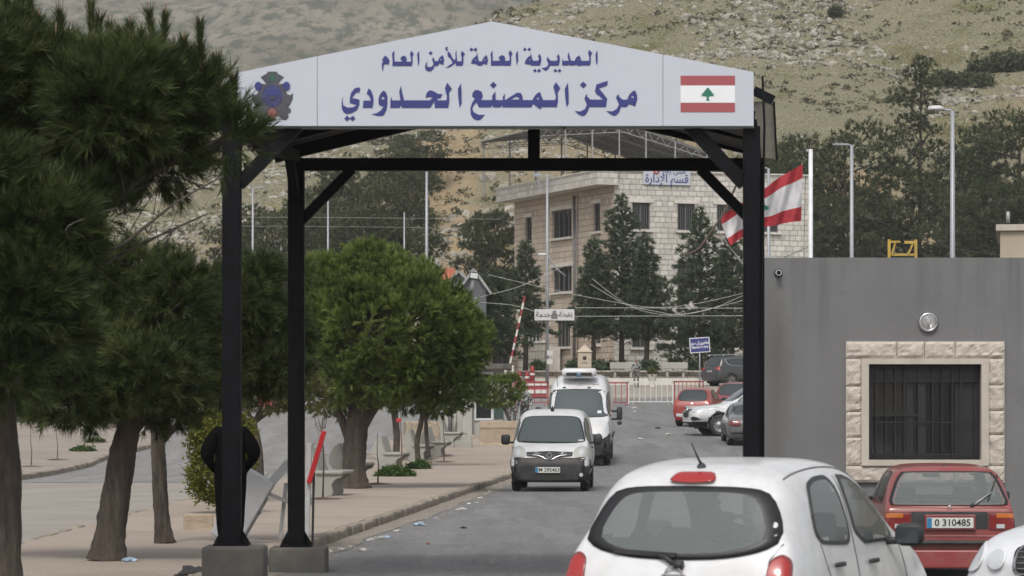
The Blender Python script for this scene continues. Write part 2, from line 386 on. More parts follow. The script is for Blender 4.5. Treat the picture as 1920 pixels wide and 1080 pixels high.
# loose limestone on the near slope
def rocks():
    r = np.random.RandomState(5); bm = bmesh.new(); bmesh.ops.create_icosphere(bm, subdivisions=1, radius=1); bm.verts.index_update()
    bv = np.array([v.co for v in bm.verts]); bf = np.array([[v.index for v in f.verts] for f in bm.faces]); bm.free()
    x = r.uniform(-62, 72, 70000); y = 262+r.rand(70000)**1.1*155
    dens = fbm(x/10+1.5, y/14, 4)+.55*vnoise(x/40, y/9)+.1
    keep = dens+r.uniform(-.2, .2, len(x)) > .22
    keep |= (y < 300) & (r.rand(len(x)) < .35)
    x, y = x[keep], y[keep]; n = len(x); s = .09+.42*r.rand(n)**2.6+(r.rand(n) > .99)*.4
    z = hill_z(x, y)-s*.05
    sc = np.stack([s*r.uniform(.8, 1.6, n), s*r.uniform(.8, 1.4, n), s*r.uniform(.5, 1.0, n)], 1)
    a = r.uniform(0, 6.28, n); V = bv[None]*(1+.45*(r.rand(n, len(bv), 1)-.5))*sc[:, None]
    V = np.stack([V[..., 0]*np.cos(a)[:, None]-V[..., 1]*np.sin(a)[:, None], V[..., 0]*np.sin(a)[:, None]+V[..., 1]*np.cos(a)[:, None], V[..., 2]], -1)
    V += np.stack([x, y, z], 1)[:, None]
    Fa = bf[None]+np.arange(n)[:, None, None]*len(bv)
    t = np.repeat(r.rand(n), len(bv))
    m, nn, b = nodes('limestone'); q = N(nn, 'ShaderNodeAttribute', attribute_name='tint')
    c = ramp(nn, q.outputs['Fac'], [(0, (.14, .128, .10)), (.5, (.25, .23, .19)), (1, (.39, .365, .315))])
    nn.links.new(mixc(nn, .4, c, ramp(nn, noise(nn, 3, 4, .7), [(.35, (.12, .105, .085)), (.65, (.42, .39, .335))])), b.inputs['Base Color']); b.inputs['Roughness'].default_value = .95
    tag(link('hillside_rocks', npmesh('hillside_rocks', V.reshape(-1, 3), Fa.reshape(-1, 3), m, t)), 'scattered pale limestone rocks over the grassy hillside', 'rocks', kind='stuff')
    # scrub tussocks
    N_ = 14000; x = r.uniform(-62, 72, N_); y = 264+r.rand(N_)*150
    k2 = vnoise(x/8+3, y/12)+r.uniform(-.15, .15, N_) > .06; x, y = x[k2], y[k2]; n = len(x)
    z = hill_z(x, y); L = 14; o = np.repeat(np.stack([x, y, z], 1), L, 0); s = np.repeat(.16+.42*r.rand(n)**2.5, L)[:, None]
    d = r.normal(size=(n*L, 3)); d[:, 2] = np.abs(d[:, 2])*.7; d /= np.linalg.norm(d, axis=1)[:, None]
    side = np.cross(d, r.normal(size=(n*L, 3))); side /= np.linalg.norm(side, axis=1)[:, None]
    c = o+d*s*.7; V = np.stack([c-side*s*.4, c+side*s*.4, c+d*s*.6], 1).reshape(-1, 3)
    m, nn, b = nodes('dry_scrub'); q = N(nn, 'ShaderNodeAttribute', attribute_name='tint')
    nn.links.new(ramp(nn, q.outputs['Fac'], [(0, (.05, .055, .03)), (.6, (.10, .10, .055)), (1, (.2, .17, .10))]), b.inputs['Base Color']); b.inputs['Roughness'].default_value = 1
    tag(link('hillside_scrub', npmesh('hillside_scrub', V, np.arange(n*L*3).reshape(-1, 3), m, np.repeat(r.rand(n), L*3))), 'low scrub and grass tussocks scattered over the rocky hillside', 'scrub', kind='stuff')
rocks()
# ------------------------------------------------------------------ the border gate canopy
BLACK = M('black_gate_paint', (.0045, .005, .0065), .6, spec=.12, var=.35, scale=6, bump=.1, bscale=60)
SIGNW = M('white_sign_sheet', (.45, .472, .53), .45, var=.03, scale=.8, dirt=.08)
NAVY = M('navy_lettering', (.022, .028, .155), .5, var=.08)
GREYMETAL = M('grey_metal', (.33, .33, .33), .5, .3, var=.15, scale=8)
CONC = M('cast_concrete', (.085, .082, .074), .9, var=.3, scale=2.2, bump=.4, bscale=30, dirt=.7)
gate = thing('entrance_gate', 'tall black steel gate canopy with a white gabled sign spanning the road', 'gate', (0, 32, 0))
GD = .0895                                   # the gate runs slightly to the right with depth, like the road
def gv(x, dy, z): return Vector((x+GD*dy, dy, z))
XL, XR = -2.80, 2.385; ZT = 4.66; DD = 4.1
for x, dy, wd, zb in ((XL, 0, .185, .47), (XR+.01, 0, .165, -.25), (XL, DD, .185, .28), (XR, DD, .18, -.25)):
    mb = MB(); p = gv(x, dy, 0)
    mb.box((p.x, p.y, (zb+ZT)/2), (wd, wd, ZT-zb), bev=.012)
    mb.box((p.x, p.y, zb+.012), (wd+.16, wd+.16, .024))
    for sx in (-1, 1):
        mb.prism([(0, 0), (.09, 0), (0, .16)], lambda u, v, k: (p.x+sx*(wd/2+u), p.y-.006+.012*k, zb+.024+v))
        for sy in (-1, 1): mb.lathe([(0, .03), (.016, .03), (.016, 0)], (p.x+sx*(wd/2+.05), p.y+sy*(wd/2+.05), zb+.024), 6)
    mb.build('post', BLACK, gate)
for x, dy, d, zt in ((XL, 0, (.615, .6), .47), (XL, DD, (.64, .6), .28)):
    p = gv(x, dy, 0); MB().box((p.x+.03, p.y, zt/2-.05), (d[0], d[1], zt+.1), bev=.03).build('concrete_base', CONC, gate)
for x in (XR, ):
    for dy in (0, DD):
        p = gv(x, dy, 0); MB().box((p.x, p.y, -.32), (.6, .6, .3), bev=.03).build('concrete_base', CONC, gate)
def gbar(name, a, b, wd, ht): return MB().bar(gv(*a), gv(*b), wd, ht).build(name, BLACK, gate)
gbar('tie_beam', (XL+.09, DD, ZT-.07), (XR-.09, DD, ZT-.07), .12, .14)
gbar('tie_beam', (XL+.09, .02, ZT+.04), (XR-.09, .02, ZT+.04), .12, .12)
gbar('side_beam', (XL, .1, ZT+.01), (XL, DD-.1, ZT+.01), .12, .14); gbar('side_beam', (XR, .1, ZT+.01), (XR, DD-.1, ZT+.01), .12, .14)
gbar('king_post', (-.12, DD, ZT), (-.12, DD, ZT+.6), .135, .12)
for dy in (.15, DD):
    gbar('rafter', (XL-.25, dy, ZT+.02), (-.2, dy, ZT+.70), .10, .14); gbar('rafter', (XR+.03, dy, ZT+.09), (-.2, dy, ZT+.70), .10, .14)
for dy in (1.4, 2.7):
    gbar('rafter', (XL-.25, dy, ZT+.03), (-.2, dy, ZT+.71), .06, .08); gbar('rafter', (XR+.03, dy, ZT+.10), (-.2, dy, ZT+.71), .06, .08)
gbar('knee_brace', (XL+.06, DD, ZT-.70), (XL+.63, DD, ZT-.12), .11, .11); gbar('knee_brace', (XR-.06, DD, ZT-.70), (XR-.63, DD, ZT-.12), .11, .11)
gbar('knee_brace', (XL+.06, .02, ZT-.58), (XL+.66, .02, ZT+.02), .12, .13); gbar('knee_brace', (XR-.06, .02, ZT-.58), (XR-.62, .02, ZT+.02), .12, .13)
gbar('knee_brace', (XL, .4, ZT), (XL, .06, ZT-.45), .1, .1); gbar('knee_brace', (XL, DD-.5, ZT), (XL, DD-.06, ZT-.45), .1, .1)
ROOFM = M('corrugated_roof_sheet', (.085, .08, .072), .55, .3, var=.3, scale=3, dirt=.4)
def roof_half(sgn):
    x0 = -.2; x1 = (XR+.03) if sgn > 0 else (XL-.42); n = 44
    vs = []; fs = []
    for iy, dy in enumerate((-.02, DD*.5, DD+.25)):
        for i in range(n+1):
            a = i/n; vs.append(gv(x0+(x1-x0)*a, dy, ZT+.80-.74*a+.08*(1-dy/DD)))
    # corrugation runs down the slope: ribs along the depth
    vs = []; m = 60
    for i in range(m+1):
        dy = -.02+(DD+.27)*i/m; rib = .018 if (i % 4) in (0, 1) else -.018
        for a in (0, .5, 1): vs.append(gv(x0+(x1-x0)*a, dy, ZT+.80-.74*a+.1*(1-dy/DD)+rib))
    for i in range(m):
        for j in range(2): fs.append((i*3+j, i*3+j+1, i*3+j+4, i*3+j+3))
    o = MB().add(vs, fs).build('roof_sheet', ROOFM, gate); md = o.modifiers.new('s', 'SOLIDIFY'); md.thickness = .008
roof_half(1); roof_half(-1)
EAVE = M('eave_sheet', (.42, .41, .38), .6, .2, var=.25, scale=4, dirt=.5)
def eave():
    vs = []; fs = []; m = 40
    for i in range(m+1):
        dy = .02+(DD)*i/m; rib = .012 if (i % 4) in (0, 1) else -.012
        for a, (dx, dz) in enumerate(((-.02, .06), (.08, .055), (.15, .05), (.19, .045), (.225, .03))):
            vs.append(gv(XR+dx, dy, ZT+.19+dz-.23*dy/DD+rib*.8))
    for i in range(m):
        for j in range(4): fs.append((i*5+j, i*5+j+1, i*5+j+6, i*5+j+5))
    o = MB().add(vs, fs, smooth=False).build('eave_panel', EAVE, gate); md = o.modifiers.new('s', 'SOLIDIFY'); md.thickness = .008
    mb = MB(); mb.bar(gv(XR+.03, .0, ZT+.36), gv(XR+.23, .0, ZT+.26), .05, .09); mb.bar(gv(XR+.235, .0, ZT+.235), gv(XR+.235, DD, ZT-.01), .02, .03)
    mb.tube([gv(XR+.12, -.02, ZT+.5), gv(XR+.14, -.04, ZT), gv(XR+.13, -.02, ZT-.6), gv(XR+.12, -.1, ZT-1.6), gv(XR+.115, -.1, -.2)], .012, 6)
    mb.build('eave_frame', BLACK, gate)
eave()
_n = EAVE.node_tree; _t = _n.nodes.new('ShaderNodeBsdfTranslucent'); _t.inputs[0].default_value = (.55, .53, .48, 1); _m = _n.nodes.new('ShaderNodeMixShader'); _m.inputs[0].default_value = .55   # half clear plastic sheet
_n.links.new(_n.nodes['Principled BSDF'].outputs[0], _m.inputs[1]); _n.links.new(_t.outputs[0], _m.inputs[2]); _n.links.new(_m.outputs[0], _n.nodes['Material Output'].inputs[0])
# the sign: panel in three sheets, lettering, emblem, flag
SD = 31.84; sp = lambda px, py: ((px-960)/F*SD, H+(HY-py)/F*SD)
sign = MB()
def sheetpoly(pts):
    q = [sp(*p) for p in pts]; sign.prism(q, lambda u, v, k: (u, SD-32+.16*k, v))
sheetpoly([(437, 138), (594.3, 105.5), (594.3, 236), (437, 236)])
sheetpoly([(595.7, 105.2), (923, 40), (1242.3, 102), (1242.3, 236), (595.7, 236)])
sheetpoly([(1243.7, 102.3), (1413, 135), (1413, 236), (1243.7, 236)])
panel = sign.build('sign_panel', SIGNW, gate)
fr = MB()
fr.box(((-.17), SD-32+.13, ZT+.0), (5.16, .14, .05))
q = [sp(437, 136), sp(923, 38), sp(1413, 133)]
for a, b in ((q[0], q[1]), (q[1], q[2])): fr.bar((a[0], .08, a[1]-.02), (b[0], .08, b[1]-.02), .165, .012)
for px, t, b_ in ((595, 106, 236), (1243, 103, 236)):
    a = sp(px, t); c = sp(px, b_); fr.box((a[0], SD-32+.012, (a[1]+c[1])/2), (.008, .02, a[1]-c[1]))
fr.build('sign_frame', M('grey_sign_trim', (.2, .2, .21), .5), panel)
def dia(x, y, r): return ([(x-r, y), (x, y-r), (x+r, y), (x, y+r)], [])
GA = ((630, 130, 1920/280), [
 ([(95,350),(85,400),(95,465),(150,492),(215,488),(270,460),(200,440),(176,430),(178,370),(195,300),(240,245),(290,230),(313,245),(300,310),(290,295),(255,305),(205,370),(260,378),(303,392),(300,460),(270,525),(210,560),(150,577),(100,555),(75,510),(72,430),(80,385)],[]),
 dia(143,632,38), dia(214,632,37),
 ([(420,243),(450,270),(475,330),(485,400),(478,450),(470,496),(345,496),(352,402),(448,400),(430,345),(395,320),(405,280)],[]),
 ([(617,272),(645,300),(662,350),(662,450),(650,520),(615,590),(575,602),(510,592),(460,577),(520,565),(575,530),(615,475),(580,475),(550,450),(545,390),(560,330),(590,290)],[[(600,348),(622,365),(620,388),(580,385)]]),
 ([(715,345),(720,400),(828,398),(812,290),(835,210),(850,290),(875,398),(1205,398),(1245,365),(1200,355),(1152,368),(1160,320),(1180,285),(1215,268),(1260,285),(1310,315),(1368,318),(1348,370),(1300,380),(1310,398),(1420,398),(1425,350),(1400,240),(1430,170),(1490,250),(1455,300),(1458,420),(1442,496),(1270,496),(1265,415),(1215,490),(1200,496),(850,496),(835,465),(815,496),(697,496),(700,400)],[]),
 ([(1607,180),(1615,290),(1617,440),(1588,496),(1570,350),(1567,250)],[])])
GB = ((880, 130, 1920/330), [
 ([(30,300),(35,260),(60,228),(95,225),(135,245),(147,285),(145,310),(125,335),(248,335),(248,290),(285,240),(288,335),(365,335),(365,300),(390,262),(385,335),(400,330),(470,285),(520,255),(560,258),(580,290),(585,335),(690,335),(705,300),(740,260),(775,248),(785,290),(805,335),(935,335),(945,300),(915,190),(945,140),(993,205),(965,255),(968,350),(955,412),(790,412),(778,438),(740,412),(695,378),(675,415),(365,415),(352,395),(340,415),(265,415),(250,393),(235,415),(105,415),(80,360),(50,390),(32,430),(50,470),(100,495),(170,495),(150,520),(120,550),(80,555),(40,535),(15,490),(12,420),(30,365),(62,315)],[[(450,330),(505,300),(535,305),(545,330)],[(745,303),(760,318),(755,330),(735,328)]]),
 dia(262,172,37),
 ([(1075,145),(1083,250),(1085,370),(1060,415),(1045,300),(1040,215)],[]),
 ([(1510,125),(1505,175),(1415,210),(1450,250),(1505,320),(1490,412),(1310,412),(1290,460),(1265,500),(1235,512),(1190,490),(1150,455),(1210,460),(1260,435),(1282,385),(1255,320),(1275,268),(1290,300),(1320,330),(1455,330),(1420,290),(1390,275),(1370,240),(1385,165)],[]),
 dia(1243,170,37),
 ([(1810,230),(1830,280),(1833,330),(1808,405),(1745,380),(1715,412),(1655,412),(1635,465),(1605,500),(1580,510),(1540,490),(1495,455),(1560,458),(1605,435),(1632,385),(1600,310),(1622,268),(1645,310),(1680,332),(1722,330),(1745,275),(1780,240)],[[(1775,285),(1795,300),(1790,315),(1765,305)]])])
GC = ((700, 80, 1920/220), [
 ([(200,210),(240,250),(268,300),(250,360),(200,350),(168,370),(165,440),(150,470),(140,400),(138,340),(165,305),(140,290),(165,240)],[]),
 ([(345,130),(345,230),(350,310),(465,310),(475,290),(442,275),(455,235),(490,212),(530,225),(548,265),(540,310),(612,310),(615,260),(600,180),(625,130),(662,190),(640,230),(645,320),(632,382),(500,382),(490,372),(480,382),(312,382),(315,280),(305,180)],[]),
 ([(750,135),(755,260),(752,340),(735,382),(722,270),(715,190)],[]),
 ([(1135,205),(1155,250),(1160,300),(1140,368),(1085,340),(1055,380),(1000,385),(985,430),(945,465),(900,470),(855,445),(845,390),(860,340),(885,310),(875,370),(890,395),(930,400),(965,385),(985,350),(960,270),(980,240),(1010,300),(1055,305),(1085,240)],[[(1100,265),(1115,275),(1110,290),(1090,285)]]),
 dia(938,170,33),
 ([(1215,140),(1260,170),(1290,240),(1330,290),(1345,250),(1340,180),(1360,120),(1365,220),(1375,305),(1440,305),(1445,250),(1428,180),(1452,130),(1500,185),(1475,225),(1475,320),(1460,378),(1350,378),(1345,330),(1300,370),(1240,405),(1180,410),(1230,380),(1300,330),(1260,260),(1215,220)],[]),
 ([(1215,68),(1222,80),(1197,90),(1197,102),(1227,105),(1222,120),(1180,135),(1192,115),(1172,98),(1190,72)],[]),
 ([(1700,150),(1710,230),(1730,305),(1780,305),(1790,260),(1850,200),(1870,240),(1878,300),(1858,365),(1800,345),(1775,375),(1720,378),(1680,350),(1600,345),(1610,290),(1650,240),(1685,215)],[[(1660,285),(1685,270),(1690,295)],[(1815,263),(1835,273),(1828,290),(1808,284)]]),
 dia(1605,112,33), dia(1672,112,33)])
GE = ((900, 80, 8.0), [
 ([(190,115),(190,200),(195,272),(290,272),(305,255),(278,240),(290,205),(330,185),(370,205),(380,240),(375,272),(440,272),(445,230),(428,155),(455,112),(490,165),(468,200),(470,290),(460,345),(345,345),(335,330),(325,345),(162,345),(165,240),(157,170)],[]),
 ([(568,115),(572,200),(575,270),(552,340),(540,250),(535,170)],[]),
 ([(765,145),(775,210),(795,272),(870,272),(885,240),(868,205),(895,165),(915,205),(922,260),(905,335),(890,345),(780,345),(745,330),(670,318),(680,270),(720,215),(755,195)],[[(733,258),(752,240),(762,266)]]),
 dia(673,100,28), dia(739,100,28), dia(825,420,29), dia(886,420,29),
 ([(1015,210),(1040,250),(1060,272),(1150,272),(1165,240),(1150,205),(1180,170),(1198,220),(1195,290),(1180,345),(1050,345),(1030,385),(995,422),(960,410),(920,380),(965,378),(1010,355),(1025,320),(1000,255)],[]),
 dia(1131,420,29), dia(1193,420,29),
 ([(1242,235),(1245,272),(1330,270),(1312,205),(1330,135),(1345,200),(1365,270),(1420,272),(1440,225),(1490,190),(1505,220),(1520,272),(1635,272),(1640,230),(1620,155),(1640,105),(1685,160),(1660,200),(1665,290),(1650,342),(1510,342),(1495,358),(1440,330),(1415,342),(1340,342),(1328,330),(1318,342),(1232,342),(1230,270)],[[(1466,256),(1482,248),(1480,266)]]),
 ([(1762,115),(1765,220),(1765,290),(1748,340),(1735,260),(1732,170)],[])])
def flatsign(name, polys, mat, parent, off, d=SD, depth=None):
    """outlines in photo pixels drawn on the sign sheet"""
    conv = lambda pts: [sp(x, y) for x, y in pts]
    v, f = poly_mesh([(conv(o), [conv(h) for h in hs]) for o, hs in polys], .002)
    return MB().add([(x, SD-32-off-z, y) for x, y, z in v], f).build(name, mat, parent, smooth=False)
def scl(G): (ox, oy, s), ps = G; return [([(ox+x/s, oy+y/s) for x, y in o], [[(ox+x/s, oy+y/s) for x, y in h] for h in hs]) for o, hs in ps]
flatsign('lettering', scl(GC)+scl(GE), NAVY, panel, .003); flatsign('lettering', scl(GA)+scl(GB), NAVY, panel, .003)
# emblem: grey shield with blue middle, green disc and red foot
es = lambda pts: [(450+x/9, 120+y/9) for x, y in pts]
mir = lambda pts: [(1090-x, y) for x, y in pts]
half = [(545,128),(625,130),(632,160),(690,190),(745,225),(700,265),(660,320),(655,345),(700,335),(730,330),(775,460),(800,510),(850,525),(895,490),(890,590),(850,680),(815,735),(850,750),(862,790),(850,830),(815,830),(822,900),(780,945),(720,945),(685,905),(640,875),(600,900),(545,960)]
sil = half+[p for p in mir(half)[::-1]][1:-1]
flatsign('emblem_shield', [(es(sil), [])], M('emblem_grey', (.055, .055, .068), .6, var=.25, scale=14), panel, .003)
ell = lambda cx, cy, rx, ry, k=20: [(cx+rx*math.cos(6.2832*i/k), cy+ry*math.sin(6.2832*i/k)) for i in range(k)]
flatsign('emblem_field', [(es(ell(545, 540, 175, 190)), [])], M('emblem_blue', (.034, .037, .115), .6, var=.3, scale=20), panel, .006)
flatsign('emblem_crest', [(es(ell(310, 375, 62, 75)), []), (es(ell(785, 375, 62, 75)), []), (es(ell(545, 480, 120, 60)), [])], M('emblem_blue_bright', (.028, .034, .15), .6), panel, .009)
flatsign('emblem_disc', [(es(ell(548, 235, 50, 62)), [])], M('emblem_green', (.02, .09, .06), .6), panel, .006)
flatsign('emblem_disc', [(es(ell(545, 575, 36, 22)), [])], M('emblem_brown', (.07, .05, .04), .6), panel, .012)
flatsign('emblem_foot', [(es([(470,830),(490,770),(545,750),(600,770),(620,830),(600,890),(545,940),(490,890)]), [])], M('emblem_red', (.27, .085, .085), .6), panel, .009)
# printed flag: red bands and a green cedar
RED_P = M('flag_print_red', (.30, .065, .073), .5, var=.05)
flatsign('flag_band', [([(1276,142),(1378,142),(1378,160),(1276,160)], [])], RED_P, panel, .003)
flatsign('flag_band', [([(1276,193),(1378,193),(1378,210),(1276,210)], [])], RED_P, panel, .003)
flatsign('flag_field', [([(1276,160.4),(1378,160.4),(1378,192.6),(1276,192.6)], [])], M('flag_print_white', (.68, .69, .71), .5, var=.03), panel, .003)
CED = [(0,-1),(.12,-.86),(.3,-.72),(.2,-.66),(.42,-.5),(.62,-.36),(.4,-.36),(.66,-.16),(.98,.06),(.7,.02),(.78,.2),(1,.34),(.6,.3),(.3,.36),(.14,.4),(.16,.8),(.3,.96)]
CEDAR = CED+[(-x, y) for x, y in CED[::-1]][:-1]
GREEN_P = M('cedar_green', (.012, .13, .09), .5, var=.1)
flatsign('cedar_tree', [([(1327+13.5*x, 176.5+12.5*y) for x, y in CEDAR], [])], GREEN_P, panel, .006)
# fixings: bent strip hanging from the lower edge
MB().tube([(.53, -.1, ZT-.02), (.5, -.12, ZT-.05), (.43, -.13, ZT-.11), (.36, -.13, ZT-.145)], .012, 5).build('bent_strip', M('rusty_strip', (.085, .06, .048), .85), gate)
# ------------------------------------------------------------------ vehicles
def m_paint(name, col, dust=.25, rough=.32):
    m, n, b = nodes(name)
    f = noise(n, 1.6, 6, .7); f2 = noise(n, 9, 4, .7)
    c = mixc(n, ramp(n, f, [(.42, 0), (.75, dust)]), ramp(n, f2, [(.3, mul(col, .93)), (.7, mul(col, 1.05))]), (.27, .25, .22))
    ge = N(n, 'ShaderNodeNewGeometry')
    c = mixc(n, ge.outputs['Backfacing'], c, (.02, .02, .022))
    n.links.new(c, b.inputs['Base Color'])
    n.links.new(ramp(n, f, [(.35, rough), (.75, rough+.25)]), b.inputs['Roughness'])
    b.inputs['Coat Weight'].default_value = .55; b.inputs['Coat Roughness'].default_value = .09
    return m
WHITE = m_paint('white_car_paint', (.585, .59, .60), .42); RED = m_paint('faded_red_paint', (.235, .034, .032), .3)
REDF = m_paint('red_car_paint', (.26, .03, .025), .2); MAROON = m_paint('maroon_paint', (.17, .02, .025), .2)
DGREY = m_paint('dark_grey_paint', (.035, .037, .04), .12); GREYP = m_paint('grey_paint', (.10, .105, .11), .2); SILVER = m_paint('silver_white_paint', (.60, .61, .63), .2)
PLAST = M('black_plastic', (.022, .022, .024), .6, var=.25, scale=5, dirt=.18); SEAL = M('window_seal', (.012, .012, .013), .45)
RUB = M('tyre_rubber', (.025, .024, .023), .85, var=.3, scale=6, dirt=.3); RIM = M('steel_rim', (.28, .28, .29), .4, .6, var=.2, scale=8)
CHROME = M('chrome_trim', (.62, .62, .63), .15, 1, var=.05); INT = M('car_interior', (.03, .03, .032), .8)
SEATF = M('seat_fabric', (.06, .063, .068), .9, var=.2)
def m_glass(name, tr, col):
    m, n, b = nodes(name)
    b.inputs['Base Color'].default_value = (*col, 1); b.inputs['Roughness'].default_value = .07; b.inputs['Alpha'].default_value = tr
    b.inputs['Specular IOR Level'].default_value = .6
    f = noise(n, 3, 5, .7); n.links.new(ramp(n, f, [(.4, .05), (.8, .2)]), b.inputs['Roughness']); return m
GLD = m_glass('tinted_glass', 1, (.035, .042, .045)); GLC = m_glass('car_window_glass', .5, (.21, .23, .23)); GLV = m_glass('dusty_windscreen', 1, (.06, .075, .078))  # GLC: pale base colour stands in for sky reflected in the panes
def m_lamp(name, col, rough=.15):
    m, n, b = nodes(name); tc = N(n, 'ShaderNodeTexCoord')
    wv = N(n, 'ShaderNodeTexWave'); wv.inputs['Scale'].default_value = 24; n.links.new(tc.outputs['Object'], wv.inputs[0])
    n.links.new(mixc(n, wv.outputs['Fac'], mul(col, .7), mul(col, 1.15)), b.inputs['Base Color'])
    b.inputs['Roughness'].default_value = rough; b.inputs['Coat Weight'].default_value = .8; return m
LRED = m_lamp('red_lens', (.33, .014, .012)); LDRED = m_lamp('dark_red_lens', (.20, .02, .02)); LCLR = m_lamp('clouded_headlight', (.42, .42, .38)); LBRT = m_lamp('clear_headlight', (.5, .52, .54)); LAMB = m_lamp('amber_lens', (.5, .14, .02))
PLATEW = M('plate_white', (.55, .56, .52), .5, var=.06, dirt=.15); PLATEB = M('plate_blue', (.02, .16, .33), .5); PLTXT = M('plate_black', (.015, .015, .015), .5)

def resample(poly, n):
    p = np.array(poly+[poly[0]], float); d = np.r_[0, np.cumsum(np.linalg.norm(np.diff(p, axis=0), axis=1))]
    t = np.linspace(0, d[-1], n, endpoint=False)
    return np.stack([np.interp(t, d, p[:, 0]), np.interp(t, d, p[:, 1])], 1)
def roundp(poly, it=2):
    p = [np.array(q, float) for q in poly]
    for _ in range(it):
        o = []
        for i in range(len(p)):
            a, b = p[i], p[(i+1) % len(p)]; o += [a*.8+b*.2, a*.2+b*.8]
        p = o
    return [tuple(q) for q in p]
class Car:
    """lofted body; nose along +Y, tail at y=0, wheels on z=0"""
    def __init__(s, root, stations, paint, wheels, wr, tw=.2, sub=3, name='body', sill=PLAST):
        s.root = root
        bm = bmesh.new(); rows = []
        for y, zb, zm, zl, zr, wb, wm, wl, wr_ in stations:
            half = [(wb*.86, zb), (wb, zb+.05), (wm, zm), (wl, zl), (wl*.25+wr_*.75+.01, zl+(zr-zl)*.72), (wr_*.84, zr-.012), (wr_*.42, zr)]
            if zr-zl < .12: half = [(wb*.86, zb), (wb, zb+.05), (wm, zm), (wl, zl), (wl*.93, zl+(zr-zl)*.55), (wl*.7, zr-.012), (wl*.35, zr)]
            rows.append([bm.verts.new((x, y, z)) for x, z in half]+[bm.verts.new((0, y, half[-1][1]+.002))]+[bm.verts.new((-x, y, z)) for x, z in half[::-1]]+[bm.verts.new((0, y, zb))])
        k = len(rows[0])
        for a, b in zip(rows, rows[1:]):
            for i in range(k): bm.faces.new((a[i], a[(i+1) % k], b[(i+1) % k], b[i]))
        for r_ in (rows[0], rows[-1]):                       # end caps as a grid of quads
            h = k//2; L = r_[:h+1]; Rr = [r_[-1]]+r_[h:k-1][::-1] if False else None
            n = 7
            for i in range(n-1): bm.faces.new((r_[i], r_[i+1], r_[k-3-i] if False else r_[14-i-1+0], r_[14-i]))
            bm.faces.new((r_[n-1], r_[n], r_[n+1])) if False else bm.faces.new((r_[6], r_[7], r_[8]))
            bm.faces.new((r_[0], r_[14], r_[15]))
        bmesh.ops.recalc_face_normals(bm, faces=bm.faces[:])
        me = bpy.data.meshes.new('t'); bm.to_mesh(me); bm.free()
        o = bpy.data.objects.new('t', me); COL.objects.link(o)
        md = o.modifiers.new('s', 'SUBSURF'); md.levels = md.render_levels = sub; md.boundary_smooth = 'ALL'
        bpy.context.view_layer.update()
        ev = bpy.data.meshes.new_from_object(o.evaluated_get(bpy.context.evaluated_depsgraph_get())); bpy.data.objects.remove(o)
        s.v = [v.co.copy() for v in ev.vertices]; s.f = [list(p.vertices) for p in ev.polygons]; s.cen = [p.center.copy() for p in ev.polygons]; s.nor = [p.normal.copy() for p in ev.polygons]
        bpy.data.meshes.remove(ev)
        s.bvh = BVHTree.FromPolygons(s.v, s.f)
        s.paint = paint; s.name = name; s.kill = set(); s.mats = [paint]; s.fm = {}
        s.wheels = wheels; s.wr = wr; s.tw = tw; s.hw = max(v.x for v in s.v)
    def zone(s, fn, mat):
        if mat not in s.mats: s.mats.append(mat)
        k = s.mats.index(mat)
        for i, c in enumerate(s.cen):
            if fn(c): s.fm[i] = k
    def arches(s, gap=1.16):
        for y in s.wheels:
            for i, c in enumerate(s.cen):
                if abs(c.x) > s.hw*.62 and math.hypot(c.y-y, c.z-s.wr) < s.wr*gap: s.kill.add(i)
    def hole(s, axis, sgn, poly, shrink=.93):
        p = np.array(poly, float); c = p.mean(0); q = c+(p-c)*shrink; n = len(q)
        for i, f in enumerate(s.cen):
            nn = s.nor[i]; ok = (nn.x*sgn > .35) if axis == 0 else (nn.y*sgn > .12)
            if not ok: continue
            u, v = (f.y, f.z) if axis == 0 else (f.x, f.z); ins = False
            for a in range(n):
                x1, y1 = q[a]; x2, y2 = q[(a+1) % n]
                if (y1 > v) != (y2 > v) and u < (x2-x1)*(v-y1)/(y2-y1)+x1: ins = not ins
            if ins: s.kill.add(i)
    def hit(s, axis, sgn, u, v, off):
        if axis == 0: o = Vector((sgn*4, u, v)); d = Vector((-sgn, 0, 0))
        elif axis == 1: o = Vector((u, sgn*12, v)); d = Vector((0, -sgn, 0))
        else: o = Vector((u, v, 5)); d = Vector((0, 0, -1))
        h = s.bvh.ray_cast(o, d)
        if h[0] is None:
            h = s.bvh.find_nearest(Vector((0, u, v)) if axis == 0 else (Vector((u, .1 if sgn < 0 else 9, v)) if axis == 1 else Vector((u, v, 2))))
            return h[0]-d*off
        return h[0]-d*off
    def decal(s, name, axis, sgn, poly, mat, off=.006, rim=0, rimmat=None, n=44, rings=6, parent=None, thick=0):
        p = resample(poly, n); c = p.mean(0); ts = [1, 1-rim] if rim else [1]
        ts += list(np.linspace(ts[-1], 0, rings+1))[1:-1]
        vs = []; fs = []; mi = []
        mb = MB()
        for t in ts:
            for q in p: w_ = c+(q-c)*t; vs.append(s.hit(axis, sgn, w_[0], w_[1], off))
        vs.append(s.hit(axis, sgn, c[0], c[1], off)); L = len(ts); o = 0
        if thick:
            for q in p: vs.append(s.hit(axis, sgn, q[0], q[1], off-thick))
        rf = []; ff = []
        for r_ in range(L-1):
            for i in range(n): (rf if rim and r_ == 0 else ff).append((r_*n+i, r_*n+(i+1) % n, (r_+1)*n+(i+1) % n, (r_+1)*n+i))
        for i in range(n): ff.append(((L-1)*n+i, (L-1)*n+(i+1) % n, L*n))
        if thick:
            for i in range(n): (rf if rim else ff).append((i, L*n+1+i, L*n+1+(i+1) % n, (i+1) % n))
        mb.add(vs, ff, 0, True); mb.mi = [0]*len(ff)
        if rf:
            for f in rf: mb.f.append(list(f)); mb.mi.append(1); mb.sm.append(True)
        return mb.build(name, [mat]+([rimmat or SEAL] if rf else []), parent or s.root)
